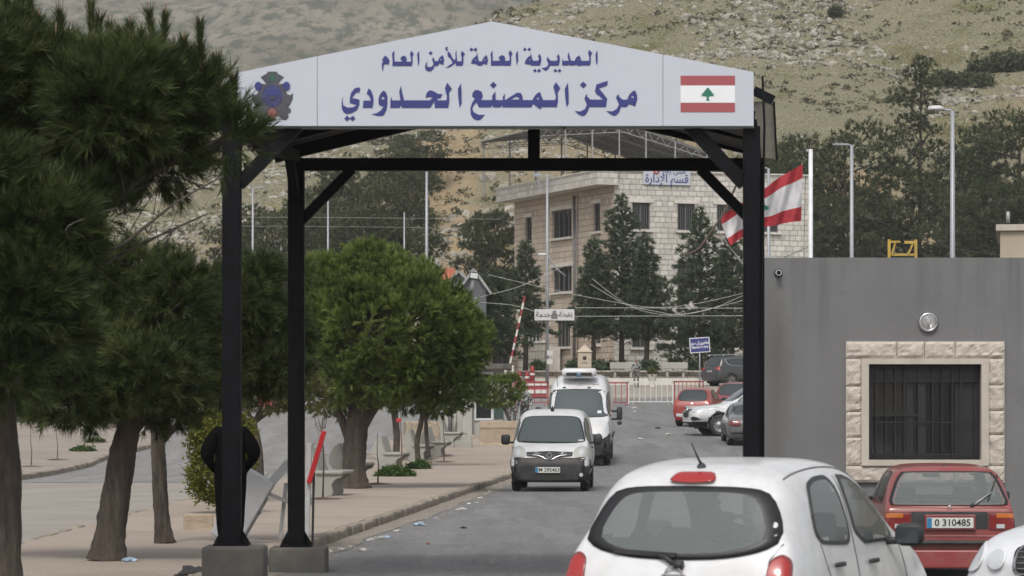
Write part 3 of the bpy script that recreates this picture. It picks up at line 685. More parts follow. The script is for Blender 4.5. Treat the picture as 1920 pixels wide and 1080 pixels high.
    def finish(s, rimcol=RIM, archmat=PLAST, hub=None, spokes=5):
        mb = MB(); mb.v = [tuple(v) for v in s.v]
        for i, f in enumerate(s.f):
            if i in s.kill: continue
            mb.f.append(f); mb.mi.append(s.fm.get(i, 0)); mb.sm.append(True)
        s.body = mb.build(s.name, s.mats, s.root)
        for y in s.wheels:
            for sx in (-1, 1):
                ar = MB(); prev = None; vs = []; fs = []
                for k in range(15):
                    a = -.35+(math.pi+.7)*k/14; r0 = s.wr*1.12; r1 = s.wr*1.24
                    yy, zz = y+math.cos(a)*r1, s.wr+math.sin(a)*r1
                    h = s.bvh.ray_cast(Vector((sx*4, yy, max(zz, .2))), Vector((-sx, 0, 0)))
                    xo = (h[0].x if h[0] is not None else sx*s.hw*.96)+sx*.012
                    vs += [(xo, y+math.cos(a)*r0, s.wr+math.sin(a)*r0), (xo, yy, zz), (sx*s.hw*.5, y+math.cos(a)*r0, s.wr+math.sin(a)*r0), (xo-sx*.05, yy, zz)]
                    if k: b_ = 4*k; fs += [(b_-4, b_-3, b_+1, b_), (b_-4, b_, b_+2, b_-2), (b_-3, b_-1, b_+3, b_+1)]
                ar.add(vs, fs, 0, True); ar.build('wheel_arch', archmat, s.root)
        ub = MB(); y0 = min(v.y for v in s.v); y1 = max(v.y for v in s.v)
        ub.box((0, (y0+y1)/2, s.wr*.95), (s.hw*1.15, (y1-y0)*.9, .16)); ub.build('underbody', INT, s.root)
        for y in s.wheels:
            for sx in (-1, 1):
                w_ = s.wr; t = s.tw; rr = w_*.66
                prof = [(rr, -t/2+.012), (w_*.9, -t/2), (w_*.97, -t/2+.02), (w_, -t/2+.05), (w_, t/2-.05), (w_*.97, t/2-.02), (w_*.9, t/2), (rr, t/2-.012)]
                x = sx*(s.hw-t/2-.035)
                wo_ = MB().lathe([(r_, q*sx) for r_, q in prof], (0, 0, 0), 28, 0).build('wheel', RUB, s.root, loc=(x, y, w_))
                rm = MB(); rm.lathe([(rr+.004, sx*(t/2-.014)), (rr*.93, sx*(t/2-.02)), (rr*.88, sx*(t/2-.06)), (rr*.3, sx*(t/2-.05)), (rr*.26, sx*(t/2-.02)), (0, sx*(t/2-.018))], (0, 0, 0), 24, 0)
                for k in range(spokes*2):
                    a = 2*math.pi*k/(spokes*2); rm.lathe([(rr*.09, sx*(t/2-.047)), (0, sx*(t/2-.046))], (0, math.cos(a)*rr*.62, math.sin(a)*rr*.62), 8, 0, mi=1)
                rm.build('rim', [rimcol, PLTXT], wo_)
    def mirror(s, x, y, z, d, mat, glass=True):
        for sx in (-1, 1):
            mb = MB(); mb.box((sx*(x+d[0]/2), y, z), d, bev=min(d)*.42); mb.bar((sx*(x-.08), y, z-d[2]*.3), (sx*(x+.05), y, z-d[2]*.25), .06, .05)
            o = mb.build('wing_mirror', mat, s.root, smooth=True)
            if glass: MB().box((sx*(x+d[0]/2), y-d[1]/2-.003, z), (d[0]*.76, .006, d[2]*.72), bev=.002).build('mirror_glass', GLD, o)
    def plate(s, y, z, txt, sgn, wd=.5, ht=.11, x=0, tilt=0):
        o = MB().box((0, 0, 0), (wd, .012, ht), bev=.004).build('number_plate', PLATEW, s.root, loc=(x, y, z)); o.rotation_euler = (tilt, 0, 0 if sgn < 0 else math.pi)
        MB().box((-wd/2+.03, -.0075, 0), (.055, .006, ht*.94)).build('plate_band', PLATEB, o)
        write('plate_text', txt, ht*.92, PLTXT, o, (.03, -.008, 0), (math.pi/2, 0, 0), sx=min(1, wd/.5*.92), bold=.002)
        return o
def place(label, cat, x, y, rz, name, group='vehicles on the road and car park'):
    r_ = thing(name, label, cat, (0, 0, 0), 0, group)
    z = gz(x, y); e = .8; a = rz+math.pi/2
    sl = (gz(x+math.cos(a)*e, y+math.sin(a)*e)-gz(x-math.cos(a)*e, y-math.sin(a)*e))/(2*e)
    r_.location = (x, y, z+.004); r_.rotation_euler = (math.atan(sl), 0, rz) ; return r_
def seats(root, ys, zt, hw, nh=2, w_=.46):
    for y in ys:
        for sx in (-1, 1):
            mb = MB(); mb.box((sx*hw, y, zt-.38), (w_, .16, .62), bev=.06); mb.box((sx*hw, y-.02, zt+.04), (.26, .1, .2), bev=.04); mb.box((sx*hw, y+.3, zt-.68), (w_, .55, .16), bev=.05)
            mb.build('seat', SEATF, root, smooth=True)
mirror_x = lambda p: [(-x, y) for x, y in p[::-1]]
def sym(h): return h+[(-x, y) for x, y in h[::-1] if abs(x) > 1e-6]

# --- white hatchback in the foreground, seen from behind
def white_hatch():
    a = R(-22); rx, ry = 1.0, 19.9
    r_ = place('white hatchback seen from behind in the foreground with a red high brake lamp', 'car', rx, ry, a, 'hatchback_car')
    st = [(.0, .26, .5, .66, .74, .66, .76, .70, .4), (.06, .22, .52, .80, .90, .70, .80, .74, .4), (.17, .2, .55, .92, 1.02, .72, .82, .745, .5), (.30, .2, .55, .93, 1.26, .73, .83, .75, .55), (.42, .2, .55, .92, 1.43, .73, .832, .755, .575), (.62, .2, .55, .915, 1.485, .73, .833, .76, .60), (1.2, .2, .55, .90, 1.525, .73, .833, .765, .62), (1.8, .2, .55, .89, 1.51, .73, .833, .765, .62), (2.25, .2, .55, .885, 1.41, .73, .833, .76, .60), (2.68, .2, .55, .88, 1.13, .73, .833, .755, .58), (2.95, .2, .55, .86, .96, .73, .833, .75, .5), (3.35, .2, .52, .80, .88, .70, .82, .70, .5), (3.65, .22, .5, .66, .74, .62, .74, .62, .4), (3.78, .28, .42, .54, .6, .5, .6, .5, .3)]
    c = Car(r_, st, WHITE, (.55, 3.0), .29, .17)
    rear = roundp(sym([(0, 1.352), (.34, 1.347), (.50, 1.325), (.575, 1.24), (.645, 1.08), (.64, 1.0), (.52, .945), (.3, .905), (0, .895)]), 2)
    ws = roundp(sym([(0, 1.42), (.5, 1.40), (.66, 1.0), (0, .98)]), 1)
    s1 = roundp([(.70, 1.22), (.80, 1.36), (1.02, 1.405), (1.36, 1.41), (1.42, .95), (1.0, .965), (.72, .98), (.64, 1.06)], 2)
    s2 = roundp([(1.47, 1.41), (1.75, 1.40), (2.1, 1.29), (2.45, 1.06), (2.52, .945), (1.5, .945)], 1)
    c.hole(1, -1, rear, .9); c.hole(1, 1, ws, .9)
    for p in (s1, s2):
        for sx in (-1, 1): c.hole(0, sx, p, .88)
    c.arches(); c.finish(archmat=WHITE)
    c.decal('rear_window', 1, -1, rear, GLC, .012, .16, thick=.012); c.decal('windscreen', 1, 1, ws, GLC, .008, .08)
    for sx in (-1, 1):
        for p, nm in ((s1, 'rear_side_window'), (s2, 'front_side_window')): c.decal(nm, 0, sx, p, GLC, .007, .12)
    c.decal('brake_light', 1, -1, roundp(sym([(0, 1.44), (.115, 1.44), (.145, 1.405), (.15, 1.38), (0, 1.37)]), 1), LRED, .035, 0, thick=.05)
    tl = roundp([(.60, .90), (.67, .945), (.735, .90), (.75, .72), (.735, .56), (.63, .56), (.60, .72)], 2)
    for p in (tl, mirror_x(tl)):
        o = c.decal('tail_light', 1, -1, p, LRED, .02, .1, LDRED, thick=.03)
    for p in ([(.655, .78), (.72, .78), (.72, .71), (.655, .71)],):
        c.decal('reversing_lamp', 1, -1, roundp(p, 2), LBRT, .026); c.decal('reversing_lamp', 1, -1, roundp(mirror_x(p), 2), LBRT, .026)
    # tail gate seams, roof gutters, handles
    def line(name, pts, axis, sgn, r=.006, mat=PLTXT, off=.001): return MB().tube([c.hit(axis, sgn, u, v, off) for u, v in pts], r, 5).build(name, mat, r_)
    for sx in (-1, 1):
        pts = [(sx*.545, y) for y in np.linspace(.55, 2.3, 24)]
        line('roof_gutter', pts, 2, 1, .007, M('gutter_grey', (.14, .14, .145), .5))
        line('door_seam', [(1.445, z) for z in np.linspace(1.40, .38, 16)], 0, sx, .004)
        line('door_seam', [(2.62, z) for z in np.linspace(.9, .4, 10)], 0, sx, .004)
        line('door_seam', [(.72, .98), (.78, .8), (.9, .62), (1.0, .42)], 0, sx, .004)
        for y, z in ((.98, .84), (1.78, .83)):
            p = c.hit(0, sx, y, z, .025); MB().box(p, (.03, .19, .032), bev=.013).build('door_handle', PLAST, r_, smooth=True)
    line('tailgate_seam', [(sx_, z) for sx_, z in sym([(0, .66), (.5, .68), (.585, .78), (.60, .9), (.66, 1.0)])][:5], 1, -1, .004)
    # wiper, emblem, aerial, mirrors
    w0 = c.hit(1, -1, .0, .868, .03); w1 = c.hit(1, -1, -.12, .925, .035); w2 = c.hit(1, -1, -.42, .945, .03); w3 = c.hit(1, -1, .06, .865, .03)
    mb = MB(); mb.tube([w3, w0], .026, 8); mb.tube([w0, c.hit(1, -1, -.06, .91, .04), w1], [.02, .016, .012], 6); mb.bar(w1+Vector((.12, 0, -.0)), w2, .02, .028); mb.build('rear_wiper', PLAST, r_)
    e = c.hit(1, -1, 0, .80, .008); mb = MB()
    mb.lathe([(.052, -.006), (.062, -.006), (.062, .006), (.052, .006), (.052, -.006)], e, 24, 1); mb.box(e, (.16, .012, .022), bev=.004); mb.build('badge', CHROME, r_, smooth=False)
    t = c.hit(2, 1, 0, .56, 0); mb = MB(); mb.lathe([(.03, -.01), (.03, .01), (.012, .03), (0, .03)], t, 12); mb.tube([t+Vector((0, 0, .02)), t+Vector((-.006, -.04, .05)), t+Vector((-.03, -.11, .155))], [.010, .008, .004], 6); mb.build('aerial', PLAST, r_)
    c.mirror(.80, 2.30, .985, (.20, .12, .155), PLAST)
    seats(r_, (1.05,), .92, .32, w_=.5); seats(r_, (1.95,), 1.0, .36)
    mb = MB(); mb.box((0, 2.75, .78), (1.3, .5, .2), bev=.06); mb.build('dashboard', INT, r_)
    mb = MB(); mb.lathe([(.17+.018*math.cos(k), .018*math.sin(k)) for k in np.linspace(0, 6.28, 9)], (-.36, 2.4, .92), 22, 1); mb.build('steering_wheel', INT, r_)
    MB().box((0, 1.45, .28), (1.4, 2.6, .06)).build('cabin_floor', INT, r_)
    c.plate(-.012, .5, 'B 381427', -1)
white_hatch()

# --- old red hatchback beside the booth, seen from behind
def red_hatch():
    r_ = place('old red hatchback seen from behind with a black wiper, parked before the grey booth', 'car', 5.28, 38.6, R(-2), 'old_hatchback')
    st = [(.0, .24, .5, .80, .86, .66, .77, .76, .4), (.03, .22, .52, .90, .95, .74, .805, .775, .5), (.10, .2, .55, .92, .985, .74, .815, .78, .66), (.36, .2, .55, .93, 1.30, .74, .82, .78, .655), (.46, .2, .55, .93, 1.395, .74, .82, .78, .655), (.56, .2, .55, .93, 1.415, .74, .82, .78, .65), (1.3, .2, .55, .92, 1.435, .74, .825, .78, .64), (2.0, .2, .55, .91, 1.425, .74, .825, .78, .63), (2.15, .2, .55, .91, 1.37, .74, .825, .78, .63), (2.65, .2, .55, .90, 1.0, .74, .825, .77, .63), (2.75, .2, .55, .88, .94, .74, .82, .77, .6), (3.5, .2, .5, .80, .86, .72, .80, .74, .6), (3.85, .22, .5, .70, .76, .68, .76, .7, .5), (3.9, .3, .45, .6, .66, .6, .66, .6, .4)]
    c = Car(r_, st, RED, (.62, 3.05), .285, .165)
    rear = roundp(sym([(0, 1.352), (.40, 1.35), (.585, 1.34), (.735, .965), (.72, .945), (0, .94)]), 1)
    ws = roundp(sym([(0, 1.36), (.56, 1.34), (.68, 1.0), (0, .98)]), 1)
    s1 = roundp([(.62, 1.33), (1.45, 1.35), (1.48, .97), (.5, .97)], 1); s2 = roundp([(1.55, 1.35), (2.0, 1.33), (2.42, 1.02), (2.4, .97), (1.55, .97)], 1)
    c.hole(1, -1, rear, .9); c.hole(1, 1, ws, .9)
    for p in (s1, s2):
        for sx in (-1, 1): c.hole(0, sx, p, .9)
    c.arches(); c.finish(archmat=RED)
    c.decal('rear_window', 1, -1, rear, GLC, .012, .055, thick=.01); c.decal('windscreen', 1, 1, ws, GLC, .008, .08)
    for sx in (-1, 1):
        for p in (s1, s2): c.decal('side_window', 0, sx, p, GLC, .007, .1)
    band = roundp(sym([(0, .865), (.45, .865), (.45, .625), (0, .625)]), 0)
    c.decal('tail_panel', 1, -1, [(-.46, .87), (.46, .87), (.46, .66), (-.46, .66)], PLAST, .008)
    for sx in (-1, 1):
        q = lambda p: p if sx > 0 else mirror_x(p)
        c.decal('tail_light', 1, -1, q([(.47, .865), (.775, .865), (.79, .80), (.775, .65), (.47, .65)]), LDRED, .012, .05, PLAST)
        c.decal('indicator_lens', 1, -1, q([(.56, .85), (.765, .85), (.765, .795), (.56, .795)]), LAMB, .018); c.decal('reversing_lens', 1, -1, q([(.56, .72), (.66, .72), (.66, .67), (.56, .67)]), LBRT, .018)
    for z, h, m_ in ((.50, .05, PLAST), (.30, .22, RED)):
        mb = MB(); mb.box((0, -.055, z), (1.56, .12, h), bev=.02); mb.build('rear_bumper' if m_ is RED else 'bumper_strip', m_, r_)
    for z in (.925, .58): c.decal('trim_line', 1, -1, [(-.74, z+.008), (.74, z+.008), (.74, z-.008), (-.74, z-.008)], M('pink_trim', (.34, .12, .11), .4), .012, n=60, rings=2)
    MB().box((0, -.03, .74), (.62, .04, .19), bev=.01).build('plate_recess', MAROON, r_)
    c.plate(-.058, .735, '0 310485', -1, .56, .125)
    w0 = c.hit(1, -1, .30, .955, .03); w1 = c.hit(1, -1, .52, 1.10, .035); w2 = c.hit(1, -1, .62, 1.30, .03); mb = MB()
    mb.tube([w0+Vector((-.05, 0, -.02)), w0], .022, 8); mb.tube([w0, w1], [.014, .01], 6, mi=1); mb.bar(c.hit(1, -1, .47, 1.0, .03), w2, .014, .024); mb.build('rear_wiper', [PLAST, GREYMETAL], r_)
    e = c.hit(1, -1, 0, .915, .008); MB().lathe([(.022, -.004), (.03, -.004), (.03, .004), (.022, .004), (.022, -.004)], e, 16, 1).build('badge', CHROME, r_)
    MB().lathe([(.02, 0), (.012, .03), (0, .03)], c.hit(2, 1, 0, .62, 0), 8).build('roof_washer', PLAST, r_)
    c.mirror(.82, 2.42, 1.0, (.19, .09, .12), PLAST)
    seats(r_, (1.95,), .98, .36); mb = MB(); mb.box((0, 1.05, .78), (1.25, .16, .42), bev=.05); mb.build('rear_seat', SEATF, r_)
    MB().box((0, 2.7, .80), (1.3, .4, .18), bev=.05).build('dashboard', INT, r_); MB().box((0, 2.32, 1.27), (.22, .03, .07), bev=.01).build('inside_mirror', INT, r_)
    MB().box((0, 1.45, .28), (1.4, 2.6, .06)).build('cabin_floor', INT, r_)
red_hatch()

# --- white sedan with twin round headlights, lower right corner
def round_eye():
    r_ = place('white sedan with twin round headlights facing the camera at the lower right', 'car', 7.40, 29.9, R(140), 'sedan_car')
    st = [(.0, .3, .5, .7, .78, .6, .72, .66, .4), (.15, .22, .52, .88, .96, .76, .86, .78, .5), (.8, .2, .55, .92, 1.02, .8, .9, .80, .55), (1.1, .2, .55, .92, 1.12, .8, .9, .80, .6), (1.7, .2, .55, .92, 1.42, .8, .9, .80, .6), (2.4, .2, .55, .92, 1.44, .8, .9, .80, .6), (2.9, .2, .55, .91, 1.36, .8, .9, .80, .6), (3.4, .2, .55, .90, 1.0, .8, .9, .79, .6), (3.6, .2, .55, .87, .965, .8, .9, .78, .6), (4.3, .2, .53, .80, .90, .77, .88, .74, .6), (4.6, .21, .5, .74, .82, .72, .84, .68, .5), (4.75, .24, .45, .60, .70, .66, .78, .6, .4), (4.8, .3, .42, .52, .6, .58, .68, .52, .3)]
    r_.location.z = -.05; r_.rotation_euler = (0, 0, R(140))
    c = Car(r_, st, SILVER, (.95, 3.8), .31, .2)
    ws = roundp(sym([(0, 1.38), (.56, 1.35), (.70, 1.0), (0, .98)]), 1); s1 = roundp([(1.2, 1.0), (1.75, 1.34), (2.8, 1.33), (3.25, .98), (1.3, .97)], 1)
    c.arches(); c.finish(archmat=SILVER)
    c.decal('windscreen', 1, 1, ws, GLD, .008, .05)
    for sx in (-1, 1): c.decal('side_window', 0, sx, s1, GLD, .007, .06)
    for sx in (-1, 1):
        for x, z, rx, rz_ in ((.68, .655, .125, .125), (.41, .645, .088, .09)):
            p = [(sx*x+rx*math.cos(t), z+rz_*math.sin(t)) for t in np.linspace(0, 6.2832, 26)[:-1]]
            o = c.decal('headlight', 1, 1, p, LBRT, .03, .1, SILVER, thick=.05)
    gp_ = roundp([(-.27, .80), (.27, .80), (.23, .48), (-.23, .48)], 1)
    g = c.decal('grille', 1, 1, gp_, PLTXT, .015, .12, CHROME, thick=.02)
    mb = MB()
    for k in range(6): z = .53+.045*k; mb.tube([c.hit(1, 1, x, z, .024) for x in np.linspace(-.21, .21, 9)], .005, 4)
    mb.build('grille_bar', CHROME, g)
    mb = MB(); mb.tube([c.hit(1, 1, x, .36, .01) for x in np.linspace(-.7, .7, 21)], .03, 6); mb.build('bumper_strip', SILVER, r_)
    c.decal('lower_intake', 1, 1, roundp([(-.45, .34), (.45, .34), (.42, .26), (-.42, .26)], 1), PLTXT, .012)
    c.mirror(.86, 3.22, 1.0, (.18, .12, .12), SILVER, False); c.plate(4.83, .41, 'N 240716', 1)
round_eye()

# --- small white van on the road
def small_van():
    r_ = place('small white panel van with black bumper driving towards the gate along the kerb', 'van', .82+.23, 70.3+4.05, R(180-3.2), 'delivery_van')
    st = [(.0, .3, .6, 1.0, 1.66, .7, .84, .82, .7), (.08, .24, .6, 1.05, 1.77, .76, .89, .86, .74), (.6, .2, .6, 1.08, 1.81, .78, .905, .87, .76), (1.8, .2, .6, 1.08, 1.82, .78, .91, .87, .76), (2.5, .2, .6, 1.07, 1.79, .78, .91, .87, .74), (2.75, .2, .6, 1.06, 1.71, .78, .91, .865, .72), (3.3, .2, .6, 1.03, 1.15, .78, .91, .86, .72), (3.5, .2, .6, .98, 1.05, .78, .91, .85, .7), (3.85, .2, .56, .86, .97, .77, .90, .82, .65), (4.03, .2, .5, .72, .84, .74, .875, .79, .6), (4.13, .2, .46, .62, .72, .72, .85, .76, .55), (4.17, .24, .42, .54, .6, .68, .80, .70, .5)]
    c = Car(r_, st, WHITE, (.65, 3.45), .315, .19)
    ws = roundp(sym([(0, 1.665), (.4, 1.66), (.63, 1.63), (.70, 1.4), (.775, 1.10), (.74, 1.075), (.4, 1.055), (0, 1.05)]), 1)
    c.zone(lambda p: p.y > 3.0 and p.z < .70-.14*min(1, abs(p.x)/.8)**4 and (p.y > 3.84), PLAST)
    c.arches(); c.finish(archmat=PLAST)
    c.decal('windscreen', 1, 1, ws, GLV, .008, .05)
    s1 = roundp([(2.3, 1.62), (2.72, 1.60), (3.25, 1.14), (3.2, 1.08), (2.3, 1.08)], 1)
    for sx in (-1, 1): c.decal('side_window', 0, sx, s1, GLD, .008, .08)
    bp = sym([(0, .745), (.40, .745), (.62, .74), (.72, .76), (.86, .71), (.87, .45), (.80, .23), (.4, .22), (0, .22)])
    c.decal('bumper', 1, 1, bp, PLAST, .014, n=80, rings=9, thick=.02)
    hl = roundp([(.52, .80), (.54, .93), (.66, 1.0), (.80, .985), (.845, .90), (.83, .78), (.72, .745), (.56, .76)], 2)
    for sx in (-1, 1):
        p = hl if sx > 0 else mirror_x(hl)
        o = c.decal('headlight', 1, 1, p, LCLR, .018, .09, LCLR, thick=.03)
        c.decal('lamp_reflector', 1, 1, [(sx*.70+.065*math.cos(t), .875+.075*math.sin(t)) for t in np.linspace(0, 6.28, 17)[:-1]], LBRT, .023, parent=o)
    g = c.decal('grille', 1, 1, sym([(0, .89), (.30, .875), (.51, .87), (.51, .78), (.25, .755), (.10, .70), (0, .69)]), PLTXT, .016)
    mb = MB()
    for sx in (-1, 1): mb.tube([c.hit(1, 1, sx*x, z, .028) for x, z in ((.50, .805), (.34, .80), (.24, .79), (.15, .755), (.08, .715), (0, .70))], [.012, .018, .02, .018, .014, .01], 5); mb.tube([c.hit(1, 1, sx*x, z, .026) for x, z in ((.50, .845), (.3, .845), (.14, .825))], .008, 5)
    mb.build('chrome_trim', CHROME, g)
    rh = lambda a, b_: [(0, .795+b_), (a, .795), (0, .795-b_), (-a, .795)]
    v, f = poly_mesh([(rh(.075, .10), [rh(.036, .052)])], .008); q = c.hit(1, 1, 0, .795, .045)
    MB().add([(x, q.y+z, y) for x, y, z in v], f).build('badge', CHROME, r_, smooth=False)
    c.decal('lower_intake', 1, 1, roundp(sym([(0, .40), (.40, .395), (.36, .26), (0, .255)]), 1), PLTXT, .018)
    c.decal('bumper_recess', 1, 1, roundp([(.40, .57), (.66, .56), (.66, .44), (.42, .43)], 1), PLTXT, .018)
    for sx in (-1, 1):
        for rr, m_, of in ((.06, PLTXT, .02), (.042, LBRT, .024)):
            if sx > 0 and m_ is LBRT: continue
            c.decal('fog_lamp', 1, 1, [(sx*.70+rr*math.cos(t), .37+rr*math.sin(t)) for t in np.linspace(0, 6.28, 15)[:-1]], m_, of)
    p = c.plate(4.225, .475, 'M 295463', 1, .54, .125, .03)
    c.mirror(.93, 2.95, 1.13, (.2, .13, .23), PLAST, False)
    mb = MB(); mb.tube([c.hit(1, 1, x, 1.085+.02*abs(x), .02) for x in np.linspace(-.05, .62, 9)], .012, 5); mb.tube([c.hit(1, 1, x, 1.08, .02) for x in np.linspace(-.62, -.05, 9)], .012, 5); mb.build('wiper', PLTXT, r_)
    t = c.hit(2, 1, 0, 2.55, 0); mb = MB(); mb.lathe([(.03, -.01), (.045, .03), (.04, .07), (.02, .10), (0, .11)], t, 10); mb.tube([t, t+Vector((0, -.05, .14))], .006, 4); mb.build('roof_aerial', PLTXT, r_)
    c.decal('windscreen_sticker', 1, 1, [(-.72, 1.135), (-.61, 1.13), (-.61, 1.105), (-.72, 1.105)], WHITE, .012)
    for sx in (-1, 1):
        MB().tube([c.hit(0, sx, 2.22, z, .001) for z in np.linspace(1.68, .4, 12)], .006, 4).build('door_seam', PLTXT, r_)
        p = [c.hit(0, sx, y, .52, .008) for y in np.linspace(1.1, 2.95, 12)]; MB().tube(p, .035, 5).build('side_strip', PLAST, r_)
        MB().box(c.hit(0, sx, 2.42, .95, .02), (.03, .2, .035), bev=.01).build('door_handle', PLAST, r_)
small_van()

# --- tall white van behind it
def big_van():
    r_ = place('tall white van with a roof cooling unit following the small van', 'van', 1.98+.28, 96.6+5.2, R(180-3.0), 'high_roof_van')
    st = [(.0, .35, .8, 1.5, 2.5, .8, .96, .93, .82), (.06, .28, .8, 1.5, 2.62, .86, 1.01, .96, .86), (.8, .26, .8, 1.55, 2.66, .88, 1.03, .97, .88), (2.5, .26, .8, 1.55, 2.67, .88, 1.03, .97, .88), (3.4, .26, .8, 1.5, 2.62, .88, 1.03, .97, .87), (3.75, .26, .8, 1.5, 2.50, .88, 1.03, .97, .86), (4.0, .26, .8, 1.5, 2.33, .88, 1.03, .97, .84), (4.62, .26, .8, 1.42, 1.58, .88, 1.03, .97, .84), (4.8, .26, .8, 1.36, 1.43, .88, 1.03, .96, .8), (5.15, .26, .75, 1.18, 1.31, .86, 1.02, .92, .75), (5.36, .26, .65, .92, 1.06, .84, .99, .88, .7), (5.46, .28, .55, .74, .86, .8, .95, .82, .6), (5.5, .34, .5, .64, .70, .74, .88, .74, .5)]
    c = Car(r_, st, WHITE, (1.0, 4.55), .35, .21)
    c.zone(lambda p: p.y > 5.0 and p.z < .98, PLAST); c.arches(); c.finish(archmat=PLAST)
    ws = roundp(sym([(0, 2.29), (.5, 2.285), (.86, 2.25), (.95, 1.55), (.9, 1.47), (.5, 1.45), (0, 1.445)]), 1)
    c.decal('windscreen', 1, 1, ws, GLV, .01, .045)
    s1 = roundp([(3.3, 2.2), (3.95, 2.18), (4.55, 1.6), (4.5, 1.45), (3.3, 1.45)], 1)
    for sx in (-1, 1): c.decal('side_window', 0, sx, s1, GLD, .01, .06)
    hl = roundp([(.93, 1.38), (.97, 1.05), (.90, .90), (.70, .80), (.62, .78), (.70, .95), (.82, 1.12)], 1)
    for sx in (-1, 1): c.decal('headlight', 1, 1, hl if sx > 0 else mirror_x(hl), LBRT, .02, .1, CHROME, thick=.03)
    c.decal('bumper', 1, 1, sym([(0, .80), (.60, .76), (.75, .74), (.97, .98), (1.0, .6), (.93, .3), (0, .28)]), PLAST, .014, n=70, rings=8, thick=.02)
    c.decal('grille', 1, 1, sym([(0, .98), (.4, .96), (.62, .82), (.5, .80), (0, .82)]), PLTXT, .018)
    c.decal('lower_intake', 1, 1, roundp(sym([(0, .62), (.8, .64), (.78, .5), (0, .42)]), 1), PLTXT, .02)
    mb = MB(); mb.box((0, 3.62, 2.78), (1.06, .85, .26), bev=.09); u = mb.build('cooling_unit', WHITE, r_, smooth=True)
    MB().box((0, 4.05, 2.74), (.78, .06, .10), bev=.015).build('cooling_grille', PLTXT, u)
    MB().box((.0, 4.08, 2.72), (.14, .10, .13), bev=.02).build('roof_beacon', M('dusty_blue_lens', (.09, .15, .22), .3), r_)
    for x in (-.36, .40): MB().tube([c.hit(1, 1, x, 2.33, .02), c.hit(1, 1, x+.1, 2.325, .02)], .02, 6).build('roof_bracket', PLTXT, r_)
    t = c.hit(1, 1, .66, 2.36, .01); MB().tube([t, t+Vector((.02, -.04, .32))], .009, 5).build('roof_aerial', PLTXT, r_)
    c.decal('roof_lettering', 1, 1, [(-.62, 2.435), (-.40, 2.425), (-.40, 2.412), (-.62, 2.42)], M('grey_lettering', (.2, .2, .2), .6), .012)
    c.decal('windscreen_sticker', 1, 1, [(-.70, 1.65), (-.58, 1.65), (-.58, 1.57), (-.70, 1.57)], WHITE, .014)
    for sx in (-1, 1):
        mb = MB(); mb.box((sx*1.24, 4.25, 1.55), (.17, .16, .40), bev=.05); mb.box((sx*1.24, 4.25, 1.26), (.15, .14, .12), bev=.04)
        mb.bar((sx*1.0, 4.25, 1.62), (sx*1.18, 4.25, 1.62), .07, .06); mb.bar((sx*1.0, 4.25, 1.38), (sx*1.18, 4.25, 1.38), .07, .06)
        mb.build('wing_mirror', PLAST, r_, smooth=True)
        MB().tube([c.hit(0, sx, y, .85, .006) for y in np.linspace(1.5, 4.0, 14)], .05, 5).build('side_strip', PLAST, r_)
    c.plate(5.53, .53, 'M 307215', 1)
big_van()

